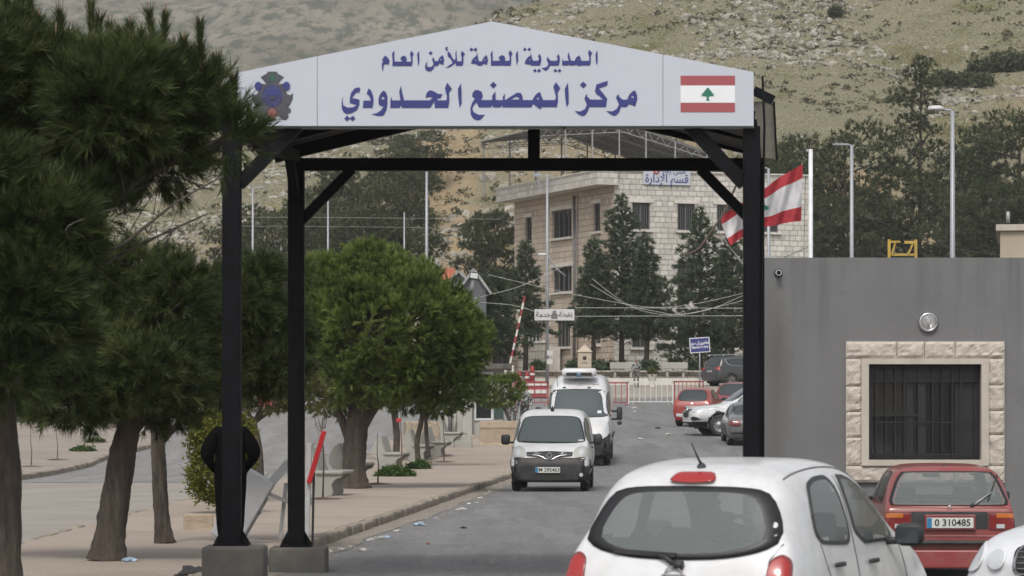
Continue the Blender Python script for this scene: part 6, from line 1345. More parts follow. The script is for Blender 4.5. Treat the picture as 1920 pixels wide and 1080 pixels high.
tr = mb.build('window_trim', M('smooth_pale_stone', (.42, .38, .33), .75, var=.1, scale=5), booth)
BLK = M('black_window_metal', (.012, .012, .013), .4)
mb = MB(); iw, ih = ww-.2, wh-.16
for s_ in (-1, 1): mb.box((wc[0]+s_*(iw/2-.035), .16, wc[1]), (.07, .07, ih)); mb.box((wc[0], .16, wc[1]+s_*(ih/2-.035)), (iw-.14, .07, .07))
mb.box((wc[0]-.02, .15, wc[1]), (.11, .06, ih-.14)); mb.box((wc[0]+iw/2-.2, .18, wc[1]), (.26, .03, ih-.14)); mb.box((wc[0]-.18, .175, wc[1]), (.1, .03, ih-.14)); mb.box((wc[0], .155, wc[1]+ih/2-.17), (iw-.14, .05, .14)); mb.box((wc[0]-iw*.25, .155, wc[1]-.04), (iw*.42, .04, .035))
wf = mb.build('window', BLK, booth); MB().add([(wc[0]-iw/2, .185, wc[1]-ih/2), (wc[0]+iw/2, .185, wc[1]-ih/2), (wc[0]+iw/2, .185, wc[1]+ih/2), (wc[0]-iw/2, .185, wc[1]+ih/2)], [(0, 1, 2, 3)]).build('pane', m_glass('booth_glass', .6, (.014, .015, .016)), wf)
mb = MB()
for q_ in (585, 629, 671, 714, 842, 884, 930, 968): u = wc[0]-iw/2+iw*(q_-545)/510; mb.box((u, .07, wc[1]), (.013, .013, ih-.06))
for z in (.42, -.14, -.58): mb.box((wc[0], .085, wc[1]+z), (iw-.06, .012, .018))
mb.build('bars', BLK, wf)
mb = MB(); mb.box((wc[0]-.45, .7, wc[1]+.25), (.62, .03, .62)); mb.build('curtain', M('beige_curtain', (.35, .29, .19), .9, var=.2, scale=9, sc=(6, 1, .3)), booth)
l = (lx(1740), 0, lz(604)); lp = thing('wall_lamp', 'round bulkhead lamp with a bright ring above the booth window', 'lamp', (X0+l[0], BD, zb+l[2]))
MATS['booth_glass'].node_tree.nodes['Principled BSDF'].inputs['Specular IOR Level'].default_value = 1
o = MB().lathe([(0, .02), (.135, .02), (.14, -.03), (.125, -.06), (.108, -.065), (.105, -.05)], (0, 0, 0), 32, 1).build('ring', CHROME, lp); g_ = MB().lathe([(.108, -.045), (.10, -.075), (.07, -.098), (.03, -.11), (0, -.112)], (0, 0, 0), 24, 1).build('lamp_glass', m_glass('lamp_lens', .35, (.6, .6, .6)), lp)
MB().lathe([(0, -.02), (.1, -.03), (.105, -.045)], (0, 0, 0), 24, 1).build('reflector', M('lamp_reflector', (.55, .55, .55), .3, .8), lp); mb = MB(); mb.tube([(0, -.05, -.045), (0, -.055, .03)], .022, 8); mb.lathe([(0, .0), (.03, 0), (.03, -.03)], (0, -.035, .055), 10, 1); mb.build('bulb', M('lamp_bulb', (.25, .25, .25), .3), lp)
sp_ = thing('drain_spout', 'small rain spout sticking out near the top left of the grey booth', 'spout', (X0+lx(1459), BD, zb+lz(512)))
MB().lathe([(.032, .05), (.04, .05), (.04, -.14), (.032, -.14), (.03, .02)], (0, 0, 0), 14, 1).build('pipe', M('white_pipe', (.45, .45, .44), .5), sp_); MB().lathe([(0, 0), (.06, 0), (.06, -.012), (0, -.012)], (0, -.004, 0), 14, 1).build('flange', PLAST, sp_)

# --- neighbours
def block_house(name, label, cat, c, size, mat, cop=TRIM, wins=(), zb_=None):
    z = gz(c[0], c[1]) if zb_ is None else zb_; t = thing(name, label, cat, (c[0], c[1], z)); w_, d_, h_ = size
    mb = MB(); hole_wall(mb, -w_/2, w_/2, -.5, h_, [(a, b, e, f) for a, b, e, f in wins], lambda u, q, d: (u, -d_/2+d, q), .2)
    for sx in (-1, 1): mb.add([(sx*w_/2, -d_/2, -.5), (sx*w_/2, d_/2, -.5), (sx*w_/2, d_/2, h_), (sx*w_/2, -d_/2, h_)], [(0, 1, 2, 3)])
    mb.add([(-w_/2, d_/2, -.5), (w_/2, d_/2, -.5), (w_/2, d_/2, h_), (-w_/2, d_/2, h_)], [(0, 1, 2, 3)]); mb.build('wall', mat, t)
    for a, b, e, f in wins: window(t, ((a+b)/2, -d_/2, (e+f)/2), b-a, f-e, 0, 2, 0, FRAME, False)
    if cop: MB().box((0, 0, h_+.05), (w_+.16, d_+.16, .12)).build('roof', cop, t)
    return t
p = at(1875, 398, 62); t = block_house('beige_building', 'beige rendered building rising above the grey booth at the right edge', 'building', (p.x+2.86, 64.06), (5, 5, p.z-.15), M('beige_render', (.37, .31, .235), .9, var=.12, scale=.8, dirt=.3), M('beige_coping', (.4, .36, .3), .9, dirt=.3))
t.rotation_euler = (0, 0, R(-9)); MB().tube([(-2.35, -2.3, p.z), (-2.35, -2.3, p.z+.22)], .04, 6).build('roof_pipe', GALV, t)
YEL = M('yellow_paint', (.40, .27, .045), .6, var=.15, dirt=.25); a, b = at(1667, 449, 57), at(1717, 449, 57); t = thing('yellow_frame', 'yellow metal frame rising behind the grey booth', 'frame', ((a.x+b.x)/2, 57, gz(a.x, 57))); w_ = b.x-a.x; hh = a.z-t.location.z
for sx in (-1, 1): MB().box((sx*w_/2, 0, hh/2), (.05, .05, hh)).build('post', YEL, t)
mb = MB(); mb.box((-w_*.3, 0, hh-.04), (w_*.45, .04, .035)); mb.box((w_*.3, 0, hh-.05), (w_*.45, .04, .05)); mb.box((0, .02, hh-.27), (w_, .04, .04)); mb.bar((-w_*.4, 0, hh-.27), (-.12, 0, hh-.04), .03); mb.bar((.1, 0, hh-.27), (.2, 0, hh-.04), .03); mb.build('crossbar', YEL, t)
TERRA = M('red_roof_tiles', (.36, .11, .055), .85, var=.3, scale=9, sc=(1, 1, 1)); ROOFT = m_tiles('clay_tiles', (.42, .14, .075), .28, .4, .03)
# red tiled house and grey sheds left of the stone building
p = at(812, 525, 205); t = thing('tiled_house', 'small house with a red tiled roof peeking over the umbrella pine', 'house', (p.x, 205, gz(p.x, 205))); hz = p.z-t.location.z
mb = MB(); mb.box((0, 0, hz/2), (3.6, 4, hz)); mb.build('wall', M('cream_render', (.42, .38, .32), .9, dirt=.3), t)
mb = MB(); mb.add([(-2.0, -2.3, hz-.1), (1.6, -2.3, hz-.1), (1.3, 0, hz+.75), (-1.8, 0, hz+.75), (1.6, 2.3, hz-.1), (-2.0, 2.3, hz-.1)], [(0, 1, 2, 3), (3, 2, 4, 5)]); o = mb.build('roof', ROOFT, t); o.modifiers.new('s', 'SOLIDIFY').thickness = .12
mb = MB()
for k in range(13): x = -1.9+k*.28; mb.tube([(x, -2.32, hz-.06), (x*.92, 0, hz+.79)], .06, 6)
mb.build('ridge_tiles', TERRA, o)
def gable_shed(name, label, px0, px1, rt, re, d, mat, rmat, dep=4):
    a, b = at(px0, re, d), at(px1, re, d); t = thing(name, label, 'shed', ((a.x+b.x)/2, d, gz(a.x, d))); w_ = b.x-a.x; he = a.z-t.location.z; hr = at(px0, rt, d).z-t.location.z
    mb = MB(); mb.prism([(-w_/2, -.3), (w_/2, -.3), (w_/2, he), (0, hr), (-w_/2, he)], lambda u, v, k: (u, -dep/2+dep*k, v)); mb.build('wall', mat, t)
    mb = MB(); q = .3
    for sx in (-1, 1): mb.bar((0, 0, hr+.06), (sx*(w_/2+q), 0, he+.06-q*(hr-he)/(w_/2)), dep+.5, .1)
    mb.build('roof', rmat, t); mb = MB()
    for sx in (-1, 1): mb.bar((0, -dep/2-.28, hr+.02), (sx*(w_/2+q), -dep/2-.28, he-.0-q*(hr-he)/(w_/2)), .05, .13)
    mb.build('barge_board', M('dull_barge_board', (.28, .28, .28), .7), t); return t
gable_shed('gabled_shed', 'grey gabled shed between the red tiled house and the floodlight', 842, 880, 512, 530, 195, M('grey_sheet_wall', (.16, .16, .16), .8, var=.2), SHEETG); gable_shed('gabled_shed', 'larger grey gabled shed right of the floodlight', 866, 912, 508, 540, 190, M('blue_grey_wall', (.085, .092, .10), .8, var=.2), SHEETG)
gable_shed('gabled_shed', 'grey pitched roof standing behind the red tiled house', 782, 842, 492, 512, 215, M('dim_grey_wall', (.14, .14, .135), .8, var=.2), SHEETG)
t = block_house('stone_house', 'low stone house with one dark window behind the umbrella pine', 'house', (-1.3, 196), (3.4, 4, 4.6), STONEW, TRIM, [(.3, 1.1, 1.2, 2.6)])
# guard hut
hut = thing('guard_hut', 'pale guard hut with a flat roof and white framed windows beside the small pine', 'hut', (-1.35, 115.3, gz(-1.35, 115.3)+.1)); HW = M('hut_pale_paint', (.37, .36, .33), .8, var=.15, scale=2, dirt=.45)
mb = MB(); hole_wall(mb, -1.1, 1.05, -.4, 2.35, [(.02, .64, .55, 1.4), (.02, .62, 1.95, 2.22)], lambda u, z, d: (u, d, z), .12); mb.add([(1.05, 0, -.4), (1.05, 2, -.4), (1.05, 2, 2.35), (1.05, 0, 2.35)], [(0, 1, 2, 3)]); mb.add([(-1.1, 0, -.4), (-1.1, 2, -.4), (-1.1, 2, 2.35), (-1.1, 0, 2.35)], [(0, 1, 2, 3)]); mb.add([(-1.1, 2, -.4), (1.05, 2, -.4), (1.05, 2, 2.35), (-1.1, 2, 2.35)], [(0, 1, 2, 3)]); mb.build('wall', HW, hut)
MB().box((.1, .8, 2.45), (2.5, 2.7, .2), bev=.02).build('roof', CONC, hut)
for a, b, c, d in ((.02, .64, .55, 1.4), (.02, .62, 1.95, 2.22)):
    mb = MB()
    for u in (a, b): mb.box((u, -.02, (c+d)/2), (.08, .06, d-c+.08))
    for z in (c, d): mb.box(((a+b)/2, -.02, z), (b-a-.08, .06, .08))
    o = mb.build('window', M('hut_white_frame', (.5, .51, .53), .5), hut); MB().box(((a+b)/2, .08, (c+d)/2), (b-a, .02, d-c)).build('pane', DARKWIN, o)
MB().box((.87, -.02, 1.05), (.34, .03, .95)).build('green_panel', M('dark_green_panel', (.035, .06, .05), .7), hut); MB().box((-.25, -.18, .75), (.34, .3, 1.6), bev=.02).build('pillar', HW, hut)
p = at(590, 757, 158); t = thing('white_cabin', 'white cabin wall with red edging seen under the umbrella pine', 'cabin', (p.x, 158, gz(p.x, 158))); MB().box((0, 0, .9), (1.05, 1.5, 1.9), bev=.02).build('wall', SIGNW, t); MB().box((.62, -.2, .9), (.16, 1.2, 1.9)).build('edging', M('cabin_red', (.3, .05, .05), .6), t); MB().box((0, 0, 1.9), (1.3, 1.8, .1)).build('roof', HW, t)
# monument, low stone wall, planter
d = 199.5; p = at(1096, 700, d); t = thing('stone_monument', 'slim pale stone monument with a pyramid top and a dark emblem', 'monument', (p.x, d, gz(p.x, d)+.06)); hz = at(0, 660, d).z-t.location.z
mb = MB(); mb.box((0, 0, hz/2), (.85, .7, hz), bev=.03); mb.box((0, 0, .15), (1.1, .95, .3)); mb.build('shaft', M('monument_stone', (.43, .37, .29), .85, var=.12, scale=3, bump=.3, dirt=.2), t)
mb = MB(); mb.add([(-.5, -.42, hz), (.5, -.42, hz), (.5, .42, hz), (-.5, .42, hz), (0, 0, hz+.5)], [(0, 1, 4), (1, 2, 4), (2, 3, 4), (3, 0, 4), (3, 2, 1, 0)]); mb.build('cap', MATS['monument_stone'], t)
MB().lathe([(0, -.01), (.12, -.01), (.12, .01), (0, .01)], (0, -.36, hz-.38), 14, 1).build('emblem', PLTXT, t); MB().box((0, -.355, hz-.68), (.4, .012, .035)).build('inscription', PLTXT, t); mb = MB(); [mb.box((0, -.353, hz-.95-.22*k), (.82, .008, .018)) for k in range(4)]; mb.build('joint_lines', M('joint_brown', (.2, .16, .12), .9), t)  # thin brown strips mark the joints of the shaft
t = MB(); t.box((6.5, 201.0, 3.62), (19, .5, .95)); t.box((6.5, 200.9, 4.12), (19.2, .75, .1)); tag(t.build('low_wall', STONEL), 'low stone retaining wall in front of the stone building and its conifers', 'wall'); MB()
tag(MB().box((6.5, 208.4, 3.9), (19, 14.2, .5)).build('planting_bed', DIRT), kind='structure')
d = 193.5; p = at(1223, 737, d); t = thing('stone_planter', 'pale stone planter pot on the pavement left of the white barrier', 'planter', (p.x, d, gz(p.x, d)+.06)); MB().lathe([(0, 0), (.2, 0), (.17, .1), (.15, .3), (.26, .55), (.3, .75), (.34, .8), (.26, .8), (.2, .7), (0, .7)], (0, 0, 0), 16).build('pot', TRIM, t)
r_ = np.random.RandomState(3); q = r_.normal(size=(60, 3))*.13+np.array([0, 0, .95]); trimesh('plant', [leaves(r_, q, r_.normal(size=q.shape)+np.array([0, 0, .5]), 8, .06, .08)], OLIVE, t)
for i, (px, w_, lb) in enumerate(((1075, .8, 'round shrub beside the stone monument'), (1130, 1.6, 'low shrub left of the left-hand stone bench'), (1215, 1.4, 'low shrub between the two stone benches'), (1300, 1.2, 'low shrub right of the right-hand stone bench'), (1015, .9, 'small conical shrub at the foot of the stair wall'))):
    d = 202.2; x = (px-960)/F*d; r_ = np.random.RandomState(80+i); t = thing('low_shrub', lb, 'shrub', (x, d, 4.1), 0, 'low shrubs on the stone wall'); pp, oo, _ = lobe_points(r_, [(r_.uniform(-.4, .4)*w_, 0, .28, w_*.35, .4, .42) for _ in range(3)], 260, .4, .5); trimesh('crown', [leaves(r_, pp, oo, 8, .08, .1)], DEOD, t); mb = MB(); mb.tube([(0, 0, -.2), (.05, 0, .4)], .04, 5); mb.build('stem', TWIG, t)
# ------------------------------------------------------------------ people
SKIN = M('skin', (.30, .17, .115), .6, var=.08); BLKCL = M('black_clothes', (.004, .004, .0045), 1, spec=.05, var=.3, scale=8, bump=.3, bscale=14, dist=.03); HAIR = M('dark_hair', (.012, .01, .009), .7); BOOT = M('black_boots', (.012, .012, .012), .5)
def m_camo():
    m, n, b = nodes('grey_camouflage'); f = noise(n, 9, 2, .5); g = noise(n, 16, 2, .5)
    c = ramp(n, f, [(0, (.05, .052, .055)), (.44, (.05, .052, .055)), (.46, (.19, .19, .185)), (.56, (.19, .19, .185)), (.58, (.40, .40, .38))]); c = mixc(n, ramp(n, g, [(.56, 0), (.58, 1)]), c, (.03, .032, .033)); n.links.new(c, b.inputs['Base Color']); b.inputs['Roughness'].default_value = .9; return m
CAMO = m_camo()
def person(label, loc, rz, h=1.75, top=CAMO, legs=CAMO, shoes=BOOT, cap=None, hands='front', stride=.0, lean=0., head_turn=0, bulk=1., hands_mat=None):
    """one skinned body: pelvis root, spine, head with nose, arms with five fingers, legs and feet"""
    k = h/1.75; root = thing('person', label, 'person', loc, rz)
    V = []; E = []; Rr = []; Mt = []
    def v(p, r, m, par=None):
        V.append((p[0]*k, (p[1]-lean*max(0, p[2]-.95))*k, p[2]*k)); Rr.append((r if hasattr(r, '__len__') else (r, r))); Mt.append(m)
        if par is not None: E.append((par, len(V)-1))
        return len(V)-1
    B = bulk; mats = [top, legs, SKIN, shoes, cap or HAIR]
    pel = v((0, 0, .95), (.155*B, .115*B), 1); sp1 = v((0, -.005, 1.10), (.150*B, .11*B), 0, pel); sp2 = v((0, -.01, 1.27), (.165*B, .12*B), 0, sp1); ch = v((0, -.005, 1.40), (.165*B, .11*B), 0, sp2); nk0 = v((0, .0, 1.47), (.075, .07), 0, ch); nk = v((0, .015, 1.535), (.055, .055), 2, nk0)
    hd = v((0, .03, 1.60), (.072, .085), 2, nk); hd2 = v((0, .025, 1.665), (.078, .098), 2, hd); hd3 = v((0, .012, 1.725), (.055, .07), 4, hd2)
    for sx in (-1, 1):
        s0 = v((sx*.155, 0, 1.415), (.075*B, .07*B), 0, ch); el_p, wr_p = {'front': ((sx*.29, .06, 1.13), (sx*.13, .26, 1.05)), 'side': ((sx*.27, -.03, 1.12), (sx*.27, .07, .86)), 'pocket': ((sx*.31, -.05, 1.13), (sx*.20, .09, .95))}[hands]
        m1 = v(tuple((a+b)/2 for a, b in zip((sx*.205, 0, 1.38), el_p)), .066*B*(B if B > 1.2 else 1), 0, s0); el_ = v(el_p, .054*B*(B if B > 1.2 else 1), 0, m1); wr_ = v(wr_p, .036, 0, el_); dx = Vector(wr_p)-Vector(el_p); dx.normalize()
        pm = v(Vector(wr_p)+dx*.05, (.036, .018), 2, wr_); pe = v(Vector(wr_p)+dx*.09, (.04, .016), 2, pm); sd = Vector((-sx, .3, 0)) if hands != 'front' else Vector((0, 0, 1)); sd = (sd-dx*sd.dot(dx)).normalized(); up = dx.cross(sd)
        for f, (o, ln) in enumerate(((-.03, .065), (-.01, .078), (.011, .074), (.031, .058))): a = v(Vector(wr_p)+dx*.115+sd*o, .0095, 2, pe); b2 = v(Vector(wr_p)+dx*(.115+ln*.5)+sd*o*1.05+up*.01, .0088, 2, a); v(Vector(wr_p)+dx*(.115+ln*.85)+sd*o+up*.03, .0075, 2, b2)
        t0 = v(Vector(wr_p)+dx*.055-sd*.036, .012, 2, pm); v(Vector(wr_p)+dx*.10-sd*.052+up*.012, .009, 2, t0)
        st = sx*stride; hp = v((sx*.095, 0, .86), (.098*B, .10*B), 1, pel); kn = v((sx*.105, st*.5+.015, .49), (.064*B, .066*B), 1, hp); cf = v((sx*.108, st*.8-.01, .33), (.060*B, .062*B), 1, kn); an = v((sx*.11, st, .10), (.05, .052), 1, cf); hl = v((sx*.112, st-.02, .045), (.042, .045), 3, an); v((sx*.125, st+.09, .04), (.046, .036), 3, hl); v((sx*.13, st+.155, .035), (.038, .026), 3, len(V)-1)
    me = bpy.data.meshes.new('p'); me.from_pydata(V, E, []); o = bpy.data.objects.new('p', me); COL.objects.link(o); o.modifiers.new('k', 'SKIN').use_smooth_shade = True
    for i, sv in enumerate(me.skin_vertices[0].data): sv.radius = (Rr[i][0]*k, Rr[i][1]*k); sv.use_root = (i == 0)
    sb = o.modifiers.new('s', 'SUBSURF'); sb.levels = sb.render_levels = 2; bpy.context.view_layer.update()
    ev = bpy.data.meshes.new_from_object(o.evaluated_get(bpy.context.evaluated_depsgraph_get())); bpy.data.objects.remove(o)
    pts = np.array(V); body = bpy.data.meshes.new('body'); body.from_pydata([v_.co for v_ in ev.vertices], [], [list(p.vertices) for p in ev.polygons])
    for m in mats: body.materials.append(m)
    segs = [(Vector(V[a]), Vector(V[b]), a, b) for a, b in E]; mi = []
    for p in body.polygons:
        c = p.center; best = (9, 0)
        for a, b, ia, ib in segs:
            ab = b-a; t = max(0, min(1, (c-a).dot(ab)/max(ab.length_squared, 1e-9))); dd = (c-(a+ab*t)).length
            if dd < best[0]: best = (dd, Mt[ib] if t > .5 else Mt[ia])
        z = c.z/k; m = best[1]
        if m == 2 and z > 1.5 and ((c.y/k+lean*.7) < -.02+(0.0) or z > 1.705): m = 4
        mi.append(m)
    body.polygons.foreach_set('material_index', mi); body.polygons.foreach_set('use_smooth', [True]*len(mi)); link('body', body, root)
    hy = lambda z: -lean*max(0, z-.95)
    f = MB()                                                    # face: nose, ears, eyes, mouth
    f.add([(-.016*k, (.118+hy(1.63))*k, 1.615*k), (.016*k, (.118+hy(1.63))*k, 1.615*k), (0, (.145+hy(1.63))*k, 1.617*k), (0, (.112+hy(1.67))*k, 1.665*k)], [(0, 1, 2), (0, 2, 3), (2, 1, 3)])
    for sx in (-1, 1): f.lathe([(0, -.01), (.022, -.004), (.024, .004), (0, .01)], (sx*.08*k, (.02+hy(1.64))*k, 1.64*k), 8, 0); f.lathe([(0, .004), (.009, .003), (.010, 0)], (sx*.03*k, (.112+hy(1.655))*k, 1.655*k), 8, 1, mi=1)
    f.box((0, (.116+hy(1.585))*k, 1.585*k), (.045*k, .012, .008*k), mi=1); f.build('face', [SKIN, HAIR], root)
    if cap: MB().lathe([(0, .06), (.07, .05), (.098, .02), (.104, -.02), (.098, -.02)], (0, (.015+hy(1.72))*k, 1.70*k), 18).add([(-.07*k, (.08+hy(1.7))*k, 1.69*k), (.07*k, (.08+hy(1.7))*k, 1.69*k), (.05*k, (.17+hy(1.7))*k, 1.675*k), (-.05*k, (.17+hy(1.7))*k, 1.675*k)], [(0, 1, 2, 3)]).build('cap', cap, root)
    if top is CAMO:
        b_ = MB(); b_.tube([(.165*math.cos(a)*B*k, (.125*math.sin(a)*B-.005)*k, 1.01*k) for a in np.linspace(0, 6.283, 17)], .022*k, 6); b_.build('belt', BOOT, root)
    return root
p = gp(432, 1023, .115); person('person in black clothes standing behind the front left gate post', p, R(8), 1.76, BLKCL, BLKCL, hands='pocket', stride=.10, lean=-.03, bulk=1.32)
p = Vector(((1193-960)/F*194, 194, gz(7.5, 194)+.06)); person('soldier in grey camouflage standing before the stone benches', p, R(180), 1.76, cap=None, hands='front', stride=.03)
for px, d, rz, lb, kw in ((984, 118, R(150), 'soldier in grey camouflage beside the small pine, behind the small white van', dict(hands='side', h=1.80)), (960, 121, R(200), 'soldier in grey camouflage half hidden by the small pine', dict(hands='front', h=1.72)),
                          (616, 136, R(40), 'leftmost soldier in grey camouflage under the umbrella pine', dict(hands='side', stride=.05)), (629, 137, R(-60), 'second soldier in grey camouflage under the umbrella pine', dict(hands='front')), (643, 136, R(180), 'person in black standing next to the soldiers under the umbrella pine', dict(hands='pocket', top=BLKCL, legs=BLKCL))):
    x = (px-960)/F*d; person(lb, (x, d, gz(x, d)+(.0 if px < 700 else .0)), rz, **{'h': 1.76, **kw})

# ------------------------------------------------------------------ concrete benches, blocks, barriers
BCONC = M('bench_concrete', (.285, .28, .25), .85, var=.16, scale=2.5, bump=.35, bscale=30, dirt=.45)
def bench(loc, rz, label):
    t = thing('concrete_bench', label, 'bench', loc, rz, 'curved concrete benches on the promenade')
    side = [(-.30, 0), (.17, 0), (.20, .06), (.16, .22), (.24, .33), (.36, .36), (.38, .42), (.30, .45), (-.02, .41), (-.14, .52), (-.22, .86), (-.30, .90), (-.36, .86), (-.46, .66), (-.47, .50), (-.38, .34), (-.28, .18)]
    side = roundp(side, 1)
    for sy in (-1, 1): MB().prism(side, lambda u, v, k: (u, sy*(.55+.13*k), v)).build('side_panel', BCONC, t)
    MB().box((.12, 0, .455), (.56, 1.46, .075), bev=.028).build('seat', BCONC, t)
    o = MB().box((0, 0, 0), (.075, 1.08, .50), bev=.025).build('backrest', BCONC, t); o.location = (-.20, 0, .70); o.rotation_euler = (0, R(-17), 0); return t
for px, py, rz, lb in ((617, 930, R(-6), 'nearest curved concrete bench, just right of the rear left gate post'), (664, 910, R(-4), 'concrete bench half hidden by the trunk of the umbrella pine'), (738, 882, R(-6), 'concrete bench behind the largest weed patch'), (789, 864, R(-4), 'concrete bench beside the twin stemmed pine'), (822, 857, R(-4), 'second farthest concrete bench'), (846, 838, R(-4), 'farthest concrete bench, next to the grey concrete block')):
    p = gp(px, py, .115); bench((p.x-.05, p.y+.7, p.z), rz, lb)
def slab_bench(px, d, label):
    x = (px-960)/F*d; t = thing('stone_bench', label, 'bench', (x, d, gz(x, d)+.06+.42), 0, 'pale benches by the stone building')
    for sx in (-1, 1): MB().box((sx*.5, 0, .2), (.16, .4, .42), bev=.02).build('leg', BCONC, t)
    MB().box((0, -.03, .45), (1.6, .5, .09), bev=.02).build('seat', BCONC, t); o = MB().box((0, 0, 0), (1.6, .08, .42), bev=.02).build('backrest', BCONC, t); o.location = (0, .24, .75); o.rotation_euler = (R(-12), 0, 0)
slab_bench(1168, 199.6, 'left-hand pale bench before the stone building'); slab_bench(1266, 199.6, 'right-hand pale bench before the stone building')
tag(MB().box((7, 199.4, 3.42), (14, 1.6, .5)).build('step', TRIM), kind='structure')
BLOCKM = M('sandy_concrete', (.33, .265, .195), .95, var=.2, scale=3, bump=.6, bscale=22, dist=.03, dirt=.35)
def conc_block(px, py, w_, d_, h_, label, mat, rz=0, ridge=True):
    p = gp(px, py, 0.1); t = thing('concrete_block', label, 'block', p, rz, 'concrete blocks at the end of the promenade'); n = MB()
    prof = [(-d_/2, 0), (-d_/2+.04, h_*.17), (-d_/2+.10, h_*.2), (-d_/2+.12, h_*.72), (-d_/2+.09, h_*.75), (-d_/2+.12, h_), (d_/2-.12, h_), (d_/2-.1, h_*.2), (d_/2, 0)] if ridge else [(-d_/2, 0), (-d_/2+.02, h_*.5), (-d_/2+.06, h_), (d_/2-.05, h_*.98), (d_/2, 0)]
    n.prism(prof, lambda u, v, k: (-w_/2+w_*k, u, v-.1)); o = n.build('block', mat, t); o.modifiers.new('b', 'BEVEL').width = .03
    mb = MB(); mb.tube([(-.12, 0, h_-.12), (-.12, 0, h_-.03), (.12, 0, h_-.03), (.12, 0, h_-.12)], .014, 5); mb.build('lifting_loop', TWIG, t)
conc_block(937, 836, 1.35, .6, .93, 'large sandy concrete block beside the small white van', BLOCKM); conc_block(791, 838, 1.15, .8, .95, 'pitted sandy concrete block behind the concrete benches', M('pitted_concrete', (.30, .25, .185), .95, var=.35, scale=9, bump=1, bscale=12, dist=.05, dirt=.3), R(8), False); conc_block(868, 838, .62, .5, .48, 'small grey concrete block beside the farthest bench', BCONC, 0, False)
p = gp(372, 993, .115); tag(MB().box((p.x, p.y, p.z+.1), (.42, .3, .24), R(6), bev=.02).build('kerb_block', BLOCKM), 'short sandy stone block on the promenade left of the person in black', 'block')
p = gp(412, 905, .115); tag(MB().box((p.x+.6, p.y, p.z+.2), (1.0, .3, .1), R(10), bev=.02).box((p.x+.45, p.y, p.z+.08), (.2, .25, .2), R(10)).build('stone_slab', BCONC), 'stone slab resting on the promenade behind the person in black', 'slab')
# vertical dark posts by the hut
for px, py, hp, lb, m in ((843, 815, 62, 'dark post left of the guard hut', FRAME), (852, 815, 58, 'pale post between the dark posts left of the guard hut', HW), (866, 812, 88, 'tall dark wooden post against the guard hut pillar', BARK)):
    p = gp(px, py, .1); h_ = hp/F*p.y; tag(MB().tube([(p.x, p.y, p.z-.1), (p.x+.02, p.y, p.z+h_*.5), (p.x, p.y, p.z+h_)], [.075, .07, .065], 8).build('post', m), lb, 'post')
# crowd barriers
CBR = M('barrier_red', (.24, .025, .03), .6, var=.2, dirt=.2); CBW = M('barrier_white', (.55, .54, .51), .6, var=.1, dirt=.2)
def barrier(x0, x1, y, mat, n, label, y1=None, h_=1.12):
    y1 = y if y1 is None else y1; c = ((x0+x1)/2, (y+y1)/2); L = math.hypot(x1-x0, y1-y); a = math.atan2(y1-y, x1-x0); t = thing('crowd_barrier', label, 'barrier', (c[0], c[1], gz(*c)), a, 'metal crowd barriers across the road')
    f = MB(); q = L/2-.04
    for sx in (-1, 1): f.box((sx*q, 0, h_*.5+.02), (.06, .06, h_))
    f.box((0, 0, h_), (L-.02, .06, .07)); f.box((0, 0, .14), (L-.1, .05, .05)); f.build('frame', mat, t)
    for k in range(n): MB().box((-q+2*q*(k+1)/(n+1), 0, h_*.5+.07), (.032, .032, h_-.2)).build('bar', mat, t)
    for sx in (-1, 1): MB().box((sx*q*.8, 0, .03), (.06, .5, .05)).build('foot', mat, t)
s = 160/F; X_ = lambda px, d=160: (px-960)*d/F
barrier(X_(1177), X_(1263), 160, CBW, 7, 'white crowd barrier in the middle of the row across the road'); barrier(X_(1265), X_(1322), 161, CBR, 6, 'red crowd barrier right of the white one'); barrier(X_(1128), X_(1175), 158, CBR, 3, 'red crowd barrier between the tall white van and the white barrier'); barrier(X_(962), X_(1028), 158, CBR, 4, 'red crowd barrier behind the left side of the tall white van')
# barrier boom with its stand, bollards and plastic barriers
d = 184.; bp = Vector((X_(957, d), d, gz(-.1, d))); t = thing('barrier_boom', 'raised red and white striped barrier boom left of the lamp pole', 'barrier boom', bp)
mb = MB(); mb.box((-.28, 0, .75), (.12, .25, 1.5)); mb.box((.12, 0, .75), (.12, .25, 1.5)); mb.box((-.08, 0, 1.5), (.55, .3, .12)); mb.build('stand', CBW, t); MB().box((-.55, .1, .75), (.4, .4, 1.0), bev=.03).build('counterweight', CBR, t)
a = Vector((-.1, 0, 1.3)); e = at(984, 555, d)-bp; n = 11
mb = MB()
for k in range(n): mb.bar(a.lerp(e, k/n), a.lerp(e, (k+1)/n), .13, .10, mi=k % 2)
mb.build('boom', [CBR, CBW], t)
for px, py, h_, lb in ((974, 696, 0, 'left one of the short red bollards by the stair wall'), (988, 696, 0, 'middle one of the short red bollards by the stair wall'), (998, 686, 0, 'right one of the short red bollards by the stair wall')):
    x = X_(px, 190); z = H+(HY-py)/F*190; tt = thing('bollard', lb, 'bollard', (x, 190, gz(x, 190)+.05), 0, 'short red bollards'); hh = z+h_-gz(x, 190)-.05; MB().lathe([(0, 0), (.16, 0), (.14, hh*.8), (.10, hh), (0, hh)], (0, 0, 0), 12).build('shaft', CBR, tt); MB().lathe([(.152, 0), (.16, .05), (.152, .12)], (0, 0, hh*.6), 12).build('band', CBW, tt)
